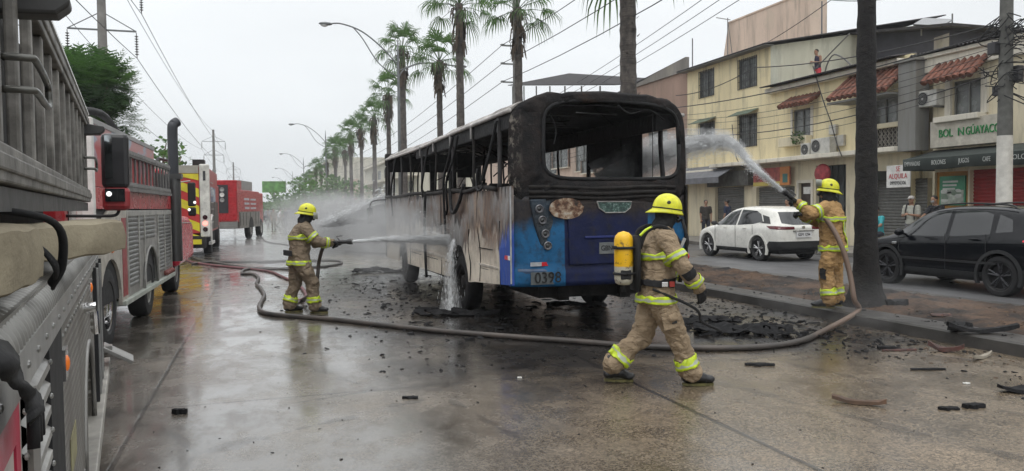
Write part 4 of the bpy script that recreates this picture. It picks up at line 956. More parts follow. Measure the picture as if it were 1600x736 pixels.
    for (y) in (10.5, 13.55): wheel(t, (X-.16,y,.5), .5, .28, 1, M('cream_rim',(.55,.54,.5),.4,.2,dirt=.4) if y > 11 else chrome, black, 0, nuts=10, rr=.6, Wm=Wm)
    wheel(t, (X-.2,17.3,.5), .5, .28, 1, steel, black, 0, nuts=10, Wm=Wm)
    b = MB(); b.tube(smoothpts([(X+.05,16.25,.8),(X+.05,16.25,2.2),(X+.05,16.25,3.2),(X+.07,16.28,3.36),(X+.13,16.34,3.42)],5), .095, 14); B(b, 'exhaust_stack', M('sooty_exhaust',(.045,.048,.055),.5,.4), smooth='all')
    b = MB(); b.cyl((X+.05,16.25,.7),(X+.05,16.25,2.35), .125, n=16); b.box((X-.1,16.13,2.30),(X+.2,16.4,2.40)); B(b, 'exhaust_guard', M('guard_grey',(.09,.09,.09),.4,.6), smooth=True)
    b = MB(); b.prism([(16.2,.8),(18.0,.8),(18.0,1.6),(17.7,2.45),(16.2,2.5)], 'x', -4.3, -2.2); B(b, 'cab', red, bevel=.05)
    b = MB(); b.box((-2.205,16.5,1.5),(-2.19,17.5,2.2)); b.box((-4.1,16.19,1.6),(-2.4,16.205,2.3)); B(b, 'cab_window', dkglass)
    b = MB(); b.prism([(16.75,.55),(16.75,.95),(17.0,1.4),(17.4,1.58),(18.6,1.55),(19.3,1.4),(19.35,.6)], 'x', -2.5, -1.98); b.box((-4.0,18,.6),(-2.5,19.3,1.65)); B(b, 'front_fender', M('bright_red_fender',(.55,.02,.05),.25), bevel=.09)
    b = MB(); b.obox((-1.78,17.3,2.02),(.15,.12,.5)); b.obox((-1.78,17.3,1.66),(.15,.12,.18)); B(b, 'mirror', black, bevel=.03)
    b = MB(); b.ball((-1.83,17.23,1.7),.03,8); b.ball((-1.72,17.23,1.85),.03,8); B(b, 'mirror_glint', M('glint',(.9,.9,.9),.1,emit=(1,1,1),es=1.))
    b = MB(); b.tube([(-2.2,17.3,1.45),(-1.8,17.3,1.42)], .015, 6); b.tube([(-2.2,17.3,2.25),(-1.8,17.3,2.3)], .015, 6); B(b, 'mirror_arm', alu)
    b = MB(); b.tube(smoothpts([(-2.4,9.8,2.85),(-2.2,11,2.95),(-2.3,12.6,2.86)],4), .05, 6); b.tube([(-2.6,10.2,2.76),(-2.4,10.2,2.9)],.03,6); B(b, 'roof_pipe', black, smooth='all')
    b = MB()
    for k in range(4): b.ball((X+.02,15.1+.25*k,.56),(.06,.07,.05),8)
    b.build('coupling', M('red_brown_coupling',(.2,.06,.05),.6), t, Wm, smooth='all')
truck2()
def truck3():
    t = thing('fire_engine', 'rescue engine with yellow and red chevrons on its rear and a lit tail lamp', 'fire engine', (-3.05,33,0), 0)
    Wm = ID; B = lambda b, n, m, **k: b.build(n, m, t, Wm, **k)
    X = -1.8; Y = 30.
    sm = NT('printed_side'); x, y, z = sm.xyz(); c = sm.mix(sm.math('MULTIPLY', sm.mr(sm.math('ABSOLUTE', sm.math('SUBTRACT', z, 2.25)), .3, .35, 1, 0), sm.mr(sm.math('ABSOLUTE', sm.math('SUBTRACT', y, 33.)), 1.6, 1.7, 1, 0)), (.36,.025,.035), sm.mix(sm.mr(sm.noise(3), .5, .52), (.10,.16,.28), (.55,.6,.66)))
    smm = sm.fin(c, .35)
    b = MB(); b.box((-4.3,Y+.05,.85),(X-.05,36.2,3.25)); B(b, 'body', smm, bevel=.03)
    b = MB(); b.box((X-.052,31,.95),(X-.02,33,2.0)); b.box((X-.052,33.2,.95),(X-.02,35.8,2.0)); B(b, 'locker_door', M('dark_locker',(.06,.05,.05),.4,.3))
    b = MB()
    for k in range(7): b.box((X-.02, 30.9+.04*k, 1.2+.25*k),(X+.0, 32.4, 1.23+.25*k))
    B(b, 'side_lettering', M('pale_lettering',(.5,.5,.5),.5))
    # chevrons: diagonal planks on the rear
    chy = M('chevron_yellow',(.72,.62,.03),.35,emit=None); chr_ = M('chevron_red',(.50,.03,.03),.35)
    b = MB(); x0, x1, z0, z1 = -4.25, X-.36, .75, 3.0; b.box((x0,Y+.0,z0),(x1,Y+.05,z1),1)
    xm = (x0+x1)/2; s = .62; k = -4
    for k in range(-6, 8):
        for sg in (-1, 1):
            zb = z0+k*.62
            q = [(xm, zb),(xm, zb+.31)]
            xe = x1 if sg > 0 else x0; dz = -(abs(xe-xm))*.45
            poly = [(xm, zb),(xe, zb+dz),(xe, zb+dz+.31),(xm, zb+.31)]
            poly = [(px_, min(z1, max(z0, pz))) for px_, pz in poly]
            if max(p[1] for p in poly)-min(p[1] for p in poly) > .02: b.prism(poly, 'y', Y-.012, Y-.002, 0)
    B(b, 'chevron_panel', [chy, chr_])
    b = MB(); b.box((X-.34,Y-.03,.7),(X,Y+.3,3.35)); B(b, 'corner_column', M('white_corner',(.7,.69,.64),.4,dirt=.2), bevel=.05)
    b = MB(); b.box((x0,Y-.02,3.02),(X-.36,Y+.2,3.3)); B(b, 'top_frame', M('dirty_cream_frame',(.4,.38,.33),.5))
    for zz, m in ((1.42,dkglass),(1.2,M('lit_red',(.9,.1,.1),.3,emit=(1,.25,.2),es=2.5)),(.98,dkglass)):
        b = MB(); b.cyl((X-.17,Y-.05,zz),(X-.17,Y-.03,zz), .085, n=18); B(b, 'tail_lamp', m)
    b = MB(); b.box((X-.21,Y-.045,2.75),(X-.12,Y-.03,3.1)); B(b, 'top_lamp', dkglass, bevel=.02)
    b = MB(); b.box((-4.3,Y-.2,.45),(X-.3,Y+.1,.62)); B(b, 'rear_bumper', M('chevron_bumper',(.7,.6,.03),.4)); 
    b = MB(); b.box((-4.2,Y,.3),(X-.2,36,.85)); B(b, 'chassis', black)
    b = MB(); b.box((X-.1,Y+.5,.4),(X+.02,Y+2.3,.5)); b.tube([(X,Y+.5,.45),(X,Y+.5,1.3),(X,Y+.9,1.5)],.04,6); B(b, 'side_guard', whitep)
    b = MB(); b.box((-4.0,36.2,.8),(-1.9,38.2,2.8)); B(b, 'cab', red, bevel=.08)
    b = MB(); b.box((X-.6,Y+.6,3.3),(X-.2,Y+1.4,3.55)); b.tube([(-3.6,30.4,3.3),(-3.6,31,3.6),(-3.3,33,3.6)],.06,6); B(b, 'roof_equipment', black)
    for y in (31.6, 36.8): wheel(t, (X-.2,y,.5), .5, .3, 1, steel, black, 0, nuts=8, Wm=ID)
    wheel(t, (-4.0,31.6,.5), .5, .3, -1, steel, black, 0, Wm=ID)
truck3()
def truck4():
    rz = R(-10); base = Vector((-1.25,43.5,0)); Wm = Matrix.Translation(base) @ Matrix.Rotation(rz, 4, 'Z')
    t = thing('fire_engine', 'farthest red fire engine, angled, with grey lower lockers and grey roof tank', 'fire engine', Wm @ Vector((-1.2,3,0)), rz)
    B = lambda b, n, m, **k: b.build(n, m, t, Wm, **k)
    b = MB(); b.box((-2.5,.0,1.55),(0,6.3,2.75)); B(b, 'upper_body', red, bevel=.03)
    b = MB(); b.box((-2.5,-.02,1.0),(-.02,1.3,3.25)); b.box((-2.5,0.0,1.1),(0,.1,3.25)); B(b, 'rear_body', red, bevel=.03)
    b = MB(); b.box((-2.4,1.3,2.75),(-.15,5.0,3.3)); B(b, 'roof_tank', M('grey_tank',(.28,.28,.27),.6))
    b = MB(); b.box((-2.45,.5,.65),(.02,6.4,1.55)); B(b, 'locker_side', M('grey_locker',(.26,.25,.23),.5,.4,dirt=.4))
    b = MB()
    for y in (.6,1.4,2.2,3.4,5.0,5.9): b.box((.02,y-.03,.8),(.03,y+.03,1.5))
    b.prism([(3.6+.6*math.cos(a), .65+.6*math.sin(a)) for a in [math.pi*k/10 for k in range(11)]], 'x', .022, .04); B(b, 'wheel_arch', black)
    b = MB(); b.box((-2.1,-.05,1.5),(-.45,-.02,3.0)); B(b, 'pump_bay', M('dark_pump_bay',(.03,.03,.035),.5))
    b = MB()
    for k in range(9): b.lathe([(0,.12),(-.03,.12),(-.03,.09),(-.01,.001)], (-.75-.42*(k % 3),-.05,2.75-.28*(k//3)), 'y', 14, k % 2)
    B(b, 'gauge', [steel, whitep])
    b = MB(); b.box((-2.5,-.3,.7),(-.0,-.0,.85)); b.box((-2.5,-.02,.7),(0,.0,1.1)); B(b, 'rear_step', M('dull_step',(.2,.2,.19),.5))
    b = MB()
    for k in range(3): b.box((.0,1.8+.1*k,2.2-.25*k),(.012,3.2,2.32-.25*k)); b.box((.0,3.6,2.2-.25*k),(.012,5.2,2.3-.25*k))
    B(b, 'side_lettering', M('pale_blue_lettering',(.5,.5,.55),.5))
    for (x, y, s) in ((-.14,3.6,1),(-2.3,3.6,-1),(-.14,6.9,1)): wheel(t, (x,y,.55), .55, .3, s, steel, black, 0, Wm=Wm)
    b = MB(); b.box((-2.4,6.4,.8),(-.1,8.2,2.7)); B(b, 'cab', red, bevel=.08)
truck4()
# ================================================================ buildings on the right (facade plane x = 20)
FX = 20.0
def stucco(name, col, var=.12):
    n = NT(name); x, y, z = n.xyz(); a = n.noise(.7, 6, .6, n.mapping((1,1,.35))); f = n.noise(40, 4)
    c = n.mix(1., col, n.mr(a, .3, .7, 1-var, 1+var), 'MULTIPLY')
    st = n.noise(1.6, 6, .7, n.mapping((1,1.6,.18)))
    c = n.mix(n.mr(st, .50, .74, 0, .62), c, (.16,.145,.115)); c = n.mix(n.mr(n.noise(.5, 3, .5, n.mapping((1,1,.8), (4,2,1))), .60, .62, 0, .22), c, (.42,.39,.30)); n.bump(f, .25, .004); return n.fin(c, .85, 0, .2)
yellow = stucco('yellow_stucco', (.78,.68,.44)); cream = stucco('cream_stucco', (.68,.61,.45)); greyst = stucco('grey_green_stucco', (.50,.50,.42), .2)
pinkst = stucco('pink_beige_stucco', (.56,.44,.37)); brownst = stucco('brown_pink_stucco', (.36,.25,.20)); blockst = stucco('grey_block', (.24,.225,.205), .3)
whitest = stucco('off_white_stucco', (.68,.64,.55)); beigest = stucco('beige_stucco', (.58,.47,.385)); greyp = stucco('grey_pillar', (.22,.22,.21)); creamfar = stucco('far_cream_wall', (.52,.50,.42))
barm = M('window_bars', (.025,.028,.03), .6); framem = M('window_frame_grey', (.16,.16,.15), .6); shut = M('grey_shutter', (.19,.19,.18), .55, .3, dirt=.3, var=.1)
redshut = M('red_shutter', (.34,.035,.035), .5, var=.1, dirt=.2); tin = M('corrugated_tin', (.045,.045,.048), .8, .0, spec=.08, dirt=.6, dirtcol=(.06,.05,.045), var=.4); tile = M('clay_roof_tile', (.24,.085,.055), .85, var=.55, vs=6, dirt=.9, dirtcol=(.06,.05,.04))
greenaw = M('grey_green_canvas_awning', (.045,.056,.052), .8, var=.25, bump=.4); leafm = M('hanging_plant', (.05,.10,.02), .7, var=.4, vs=12)
def fy(px, py, X=FX): return fp(px, py, X)
def rect(x0, y0, x1, y1, X=FX):
    """picture rectangle measured on the facade: its real edges (ya, yb, za, zb) on that wall"""
    a = fp(x0, (y0+y1)/2, X)[0]; c = fp(x1, (y0+y1)/2, X)[0]; xm = (x0+x1)/2
    return (min(a, c), max(a, c), fp(xm, y1, X)[1], fp(xm, y0, X)[1])
def window(t, h, X=FX, bars=True, nb=8, glass=winglass, sill=True, mull=1, hb=4):
    a, c, d, e = h; b = MB(); b.box((X+.12,a,d),(X+.15,c,e)); b.build('window', glass, t, ID)
    b = MB(); w = .045
    for p, q in (((a,d),(a+w,e)),((c-w,d),(c,e)),((a,e-w),(c,e)),((a,d),(c,d+w))): b.box((X+.06,p[0],p[1]),(X+.119,q[0],q[1]))
    for k in range(mull): y = a+(c-a)*(k+1)/(mull+1); b.box((X+.07,y-.02,d+w),(X+.118,y+.02,e-w))
    b.build('window_frame', framem, t, ID)
    if bars:
        b = MB()
        for k in range(nb+1): y = a+(c-a)*k/nb; b.box((X-.05,y-.014,d-.03),(X-.034,y+.014,e+.03))
        for k in range(hb+1): z = d+(e-d)*k/hb; b.box((X-.033,a,z-.010),(X-.020,c,z+.010))
        for y in (a, c):
            for z in (d, e): b.box((X-.034,y-.008,z-.008),(X+.02,y+.008,z+.008))
        b.build('window_bars', barm, t, ID)
    if sill:
        b = MB(); b.box((X-.06,a-.05,d-.07),(X+.1,c+.05,d-.002)); b.build('window_sill', whitest, t, ID)
def corrug(b, y0, y1, x0, z0, x1, z1, pitch=.09, amp=.018, mi=0):
    """sheet running along y, sloping from (x0,z0) to (x1,z1), ridges across"""
    n = int((y1-y0)/pitch*2); vs = []
    for i in range(n+1):
        y = y0+(y1-y0)*i/n; q = amp*(1 if i % 2 else -1); vs += [(x0,y,z0+q),(x1,y,z1+q)]
    b.add(vs, [(2*i,2*i+1,2*i+3,2*i+2) for i in range(n)], mi)
def tiles(b, y0, y1, x0, z0, x1, z1, pitch=.22, rows=4):
    n = int((y1-y0)/pitch)
    for i in range(n):
        y = y0+(i+.5)*(y1-y0)/n
        for r in range(rows):
            a = r/rows; c = (r+1.12)/rows; j = random.uniform(-.012,.012)
            p0 = Vector((x0+(x1-x0)*a, y+j, z0+(z1-z0)*a+.02)); p1 = Vector((x0+(x1-x0)*c, y+j, z0+(z1-z0)*c+.055))
            b.tube([p0, p1], [.105,.085], 8)
def shutter(t, h, X, mat, name='roller_shutter'):
    a, c, d, e = h; b = MB(); ribs(b, X, a, c, d, e, max(8, int((e-d)/.10)), .03, -1); b.build(name, mat, t, ID)
def building_a():
    t = thing('apartment_building', 'yellow apartment building with barred windows, roof terrace and clay tiled porch', 'building', (FX,26,0))
    Ya0 = fy(1204,140)[0]; Ya1 = fy(1074,140)[0]; Yb0 = fy(1424,170)[0]
    zt = fy(1074,112)[1]; zp = fy(1260,125)[1]+.05; ze = 3.42
    H3 = [rect(1093,110,1116,151), rect(1154,91,1183,137)]
    H2 = [rect(1093,192,1117,226), rect(1154,180,1183,229), rect(1239,170,1267,216)]
    HP = [rect(1362,150,1416,192), rect(1362,198,1416,232)]
    b = MB(); wallholes(b, FX, Ya0, Ya1, ze, zt, H3+H2[:2]); wallholes(b, FX, Yb0, Ya0, ze, zp, H2[2:]+HP, .2)
    # rest of the volumes
    b.add([(FX,Ya1,0),(FX+9,Ya1,0),(FX+9,Ya1,zt+1.6),(FX,Ya1,zt)], [(0,1,2,3)]); b.box((FX+.4,Yb0,0),(FX+.45,Ya1,zp-.1))
    b.add([(FX,Yb0,0),(FX+9,Yb0,0),(FX+9,Yb0,zp),(FX,Yb0,zp)], [(0,1,2,3)])
    b.add([(FX,Yb0,zp-.4),(FX,Ya0,zp-.4),(FX+9,Ya0,zp-.4),(FX+9,Yb0,zp-.4)], [(0,1,2,3)])
    b.build('wall', yellow, t, ID)
    b = MB(); b.add([(FX,Ya0,zp-.5),(FX+9,Ya0,zp-.5),(FX+9,Ya0,zt+1.5),(FX,Ya0,zt-.03)], [(0,1,2,3)]); b.build('terrace_wall', greyst, t, ID)
    for h in H3: window(t, h, nb=9, sill=False)
    for h in H2[:2]: window(t, h, nb=9, sill=False)
    window(t, H2[2], bars=False, sill=False)
    for h, m in zip(HP, (1, 0)):
        b = MB(); b.box((FX+.19,h[0],h[2]),(FX+.2,h[1],h[3])); b.build('porch_window_and_recess', winglass if m else M('recess_shade',(.03,.028,.025),.8), t, ID)  # upper one is glass; lower sheet is coloured dark as shade behind the lattice
        b = MB()
        if m:
            for k in range(4): y = h[0]+(h[1]-h[0])*k/3; b.box((FX+.12,y-.03,h[2]),(FX+.18,y+.03,h[3]))
            b.build('window_frame', framem, t, ID)
        else:
            n = int((h[1]-h[0])/.16)
            for k in range(n):
                y = h[0]+(k+.5)*(h[1]-h[0])/n
                for zc in range(4):
                    z = h[2]+(zc+.5)*(h[3]-h[2])/4; s = (h[3]-h[2])/8
                    b.tube([(FX+.1,y-.07,z-s),(FX+.1,y+.07,z+s)], .014, 5); b.tube([(FX+.13,y+.07,z-s),(FX+.13,y-.07,z+s)], .014, 5)
                b.box((FX+.09,y-.09,h[2]),(FX+.115,y-.07,h[3]))
            b.build('balcony_lattice', M('pale_lattice',(.28,.26,.23),.7), t, ID)
    a, c, d, e = HP[0]; b = MB(); b.box((FX-.12,a-.1,e-2*(e-d)*.0-(e-d)-.16),(FX+.06,c+.4,d-.0)); b.box((FX-.1,a-.1,HP[1][2]-.2),(FX+.06,c+.4,HP[1][2]-.02)); b.build('balcony_ledge', cream, t, ID, bevel=.02)
    # tin awnings and sills
    for h in H2[:2]:
        b = MB(); corrug(b, h[0]-.1, h[1]+.12, FX-.55, h[3]-.02, FX+.0, h[3]+.22, .07, .01); b.build('window_awning', M('faded_green_tin',(.12,.16,.12),.6,dirt=.4), t, ID, solid=.01)
    h = H2[2]; b = MB(); tiles(b, h[0]-.55, h[1]+.2, FX-.6, h[3]+.08, FX+.02, h[3]+.42, .22, 3); b.build('tiled_hood', tile, t, ID, smooth=True)
    r = rect(1226,214,1270,228); b = MB(); b.box((FX-.32,r[0],r[2]),(FX+.0,r[1],r[3])); b.build('planter_ledge', cream, t, ID, bevel=.015)
    b = MB(); hw = rect(1236,168,1271,217); 
    for p, q in (((hw[0],h[2]),(h[0]-.002,hw[3])),((h[1]+.002,h[2]),(hw[1],hw[3]))): b.box((FX-.03,p[0],p[1]),(FX+.002,q[0],q[1]))
    b.build('window_surround', whitest, t, ID)
    b = MB(); 
    for k in range(90): 
        y = random.uniform(r[0]+.1, r[0]+.75); p = Vector((FX-.34+random.uniform(-.08,.1), y, r[3]+random.uniform(-.3,.15))); q = random.uniform(.04,.09); dd = Vector((random.uniform(-1,1),random.uniform(-1,1),random.uniform(-1,1))).normalized(); e2 = dd.orthogonal()*q*.5
        b.add([p-dd*q, p+e2, p+dd*q, p-e2], [(0,1,2,3)])
    b.build('planter_leaves', leafm, t, ID, fix=False)
    # roofs
    b = MB(); corrug(b, Ya0-.25, Ya1+.3, FX-.45, zt+.0, FX+9, zt+1.75, .12, .02); b.build('corrugated_roof', tin, t, ID, solid=.015)
    b = MB(); b.box((FX-.42,Ya0-.2,zt-.06),(FX+.0,Ya1+.25,zt-.025)); b.build('roof_soffit', framem, t, ID)
    yA = fy(1204,140)[0]; yB = fy(1330,105)[0]
    b = MB(); corrug(b, yB-2.4, yA, FX-.55, zp-.05, FX+.5, zp+.12, .12, .02); b.build('terrace_tin_edge', tin, t, ID, solid=.015)
    b = MB(); b.box((FX-.3,yB-2.4,zp-.30),(FX-.002,yA,zp-.10)); b.build('terrace_moulding', whitest, t, ID, bevel=.03)
    # clay tiled porch roof between the palm and the grey pillar
    q0 = fy(1285,153); yR = fy(1424,110)[0]; yL = fp(1290,152,FX-1.0)[0]
    zl = fy(1420,135)[1]; b = MB(); tiles(b, yR, yL, FX-1.0, zl-.15, FX-.02, zl+.62, .24, 5); b.build('clay_tile_roof', tile, t, ID, smooth=True)
    b = MB(); b.box((FX-.95,yR,zl-.28),(FX-.0,yL,zl-.22)); b.build('porch_soffit', framem, t, ID)
    # eave slab over the ground floor
    b = MB(); b.box((FX-.7,Yb0,ze-.10),(FX+.0,Ya1-3,ze+.06)); b.box((FX-.5,Ya1-3,ze-.3),(FX+.0,Ya1,ze-.14)); b.build('eave_slab', whitest, t, ID, bevel=.02)
    # ground floor
    S1 = rect(1116,292,1161,372); S2 = rect(1180,292,1240,372); D1 = rect(1247,286,1266,372); S3 = rect(1273,258,1320,372); S4 = rect(1364,280,1447,372)
    for s in (S1, S2, S4): pass
    f = lambda s: (s[0], s[1], .16, s[3])
    S1, S2, D1, S3, S4 = map(f, (S1, S2, D1, S3, S4))
    b = MB(); wallholes(b, FX+.05, Yb0, Ya1, .1, ze-.09, [S1, S2, D1, S3, S4], .25); b.build('ground_floor_wall', cream, t, ID)
    for s in (S1, S2, S4): shutter(t, s, FX+.22, shut)
    b = MB(); b.box((FX+.25,S3[0],.16),(FX+.29,S3[1],S3[3])); 
    for k in range(6): y = S3[0]+(S3[1]-S3[0])*k/5; b.box((FX+.2,y-.03,.16),(FX+.249,y+.03,S3[3]))
    b.build('dark_gate', M('dark_green_gate',(.06,.07,.07),.6), t, ID)
    dw = MB(); dw.box((FX+.15,D1[0],.16),(FX+.2,D1[1],D1[3])); dr = dw.build('door', M('dark_brown_door',(.045,.03,.025),.5), t, ID)
    b = MB(); r = rect(1251,292,1262,303); b.box((FX+.13,r[0],r[2]),(FX+.149,r[1],r[3])); o = b.build('door_notice', whitep, dr)
    b = MB(); w = .12
    for p, q in (((D1[0]-w,.16),(D1[0]-.002,D1[3]+w)),((D1[1]+.002,.16),(D1[1]+w,D1[3]+w)),((D1[0]-.002,D1[3]+.002),(D1[1]+.002,D1[3]+w))): b.box((FX+.01,p[0],p[1]),(FX+.08,q[0],q[1]))
    b.build('door_frame', whitest, t, ID)
    # fascia boards over the shops
    r = rect(1112,268,1176,291); b = MB(); b.box((FX-.25,r[0],r[2]),(FX+.04,r[1],r[3])); b.build('shop_fascia', M('stained_grey_fascia',(.13,.13,.12),.8,dirt=.6,var=.4), t, ID)
    r = rect(1184,262,1241,290); b = MB(); b.box((FX-.22,r[0],r[2]),(FX-.17,r[1],r[3]),0)
    y0, y1, z0, z1 = r; b.box((FX-.225,y0,z0),(FX-.2205,y0+(y1-y0)*.25,z1),1); b.box((FX-.228,y0+(y1-y0)*.05,z0+.1),(FX-.2255,y0+(y1-y0)*.18,z0+.45),2); b.box((FX-.225,y0+(y1-y0)*.25,z0),(FX-.2205,y1,z0+.16),3)
    b.build('shop_signboard', [M('faded_red_sign',(.30,.07,.06),.6,var=.5,vs=5), M('sign_orange',(.5,.2,.06),.6), M('sign_teal',(.05,.16,.15),.6), M('sign_yellow',(.5,.4,.1),.6)], t, ID)
    r = rect(1086,262,1150,274); b = MB(); b.add([(FX-1.1,r[0]-.3,r[2]-.15),(FX-1.1,r[1]+1,r[2]-.15),(FX+.03,r[1]+1,r[3]+.1),(FX+.03,r[0]-.3,r[3]+.1)], [(0,1,2,3)]); b.add([(FX-1.1,r[0]-.3,r[2]-.15),(FX-1.1,r[1]+1,r[2]-.15),(FX-1.1,r[1]+1,r[2]-.4),(FX-1.1,r[0]-.3,r[2]-.4)], [(0,1,2,3)])
    b.build('shop_awning', M('grey_awning',(.15,.155,.17),.8,dirt=.3), t, ID, solid=.02)
    r = rect(1282,258,1306,284); b = MB(); b.ball((FX-.25,(r[0]+r[1])/2,(r[2]+r[3])/2),(.12,.42,.36),16); b.build('round_sign', M('red_round_sign',(.35,.05,.06),.6,var=.5,vs=6), t, ID, smooth='all')
    r = rect(1385,258,1422,293,FX-.55); b = MB(); b.box((FX-.55,r[0],r[2]),(FX-.5,r[1],r[3])); sg = b.build('rent_sign', M('white_board',(.68,.67,.64),.6,dirt=.1), t, ID, bevel=.01)
    ym = (r[0]+r[1])/2; h = r[3]-r[2]; rr = M('sign_red_lettering',(.45,.03,.04),.6); bk = M('sign_black_lettering',(.02,.02,.025),.6)
    for s, z, sz, m in (('SE', .82, .24, rr),('ALQUILA', .50, .24, rr),('0995936306', .2, .17, bk)): text(s, sz*h/.75, face_mat((FX-.556, ym, r[2]+z*h), (0,-1,0), (0,0,1)), m, t, sx=.80)
    r = rect(1362,268,1384,282); b = MB(); b.box((FX-.45,r[0],r[2]),(FX+.04,r[1],r[3])); b.build('dark_sign_box', M('dark_sign',(.04,.05,.05),.5), t, ID)
    for (x0,y0,x1,y1) in ((1299,195,1310,210),(1299,213,1311,226),(1312,211,1322,228)):
        r = rect(x0,y0,x1,y1); b = MB(); b.box((FX-.12,r[0],r[2]),(FX-.002,r[1],r[3])); b.build('meter_box', M('white_meter_box',(.55,.53,.48),.6,dirt=.2), t, ID, bevel=.01)
    # terrace clutter
    b = MB(); p = fy(1230,75); b.tube([(FX+.5,p[0]-1,zp+.4),(FX+.9,p[0]-2.4,zp+1.5)], .025, 6)
    b.tube(smoothpts([(FX+1,p[0]-.9,zp),(FX+1,p[0]-1.1,zp+.6),(FX+1,p[0]-1.5,zp+.9),(FX+1,p[0]-2.2,zp+.5),(FX+1,p[0]-2.6,zp)],5), .03, 6); b.build('terrace_pipe', M('grey_pipe',(.10,.10,.10),.6), t, ID)
    return zp
ZP = building_a()
def ac_unit(label, r, fanside, group='outdoor air conditioner units'):
    a, c, d, e = r; t = thing('air_conditioner', label, 'air conditioner', (FX-.2,(a+c)/2,d), 0, group)
    b = MB(); b.box((FX-.42,a,d),(FX-.1,c,e)); b.build('casing', M('ac_white',(.55,.54,.50),.5,dirt=.15), t, ID, bevel=.015)
    h = e-d; fc = Vector((FX-.425, c-h*.5 if fanside > 0 else a+h*.5, (d+e)/2))
    b = MB(); b.lathe([(0,h*.43),(-.015,h*.43),(-.015,h*.40),(-.005,h*.39),(0,h*.38)], fc, 'x', 26, 0); b.lathe([(-.004,h*.385),(-.003,.001)], fc, 'x', 26, 1)
    for k in range(3): b.lathe([(-.012,h*(.12+.08*k)),(-.012,h*(.135+.08*k))], fc, 'x', 24, 0)
    b.ball(fc+Vector((-.012,0,0)),(.01,h*.08,h*.08),8,0); b.build('fan_grille', [M('ac_grille',(.35,.35,.34),.5), black], t, ID)
    b = MB(); b.box((FX-.45,a+.05,d-.06),(FX,a+.1,d-.002)); b.box((FX-.45,c-.1,d-.06),(FX,c-.05,d-.002)); b.build('bracket', framem, t, ID)
ac_unit('smaller air conditioner, leftmost of the pair under the planter window', rect(1265,224,1279,244), 1)
ac_unit('larger air conditioner, right one of the pair above the eave', rect(1281,216,1311,240), 1)
ac_unit('air conditioner beside the grey pillar, under the wall of the sign', rect(1448,142,1480,167), 1)
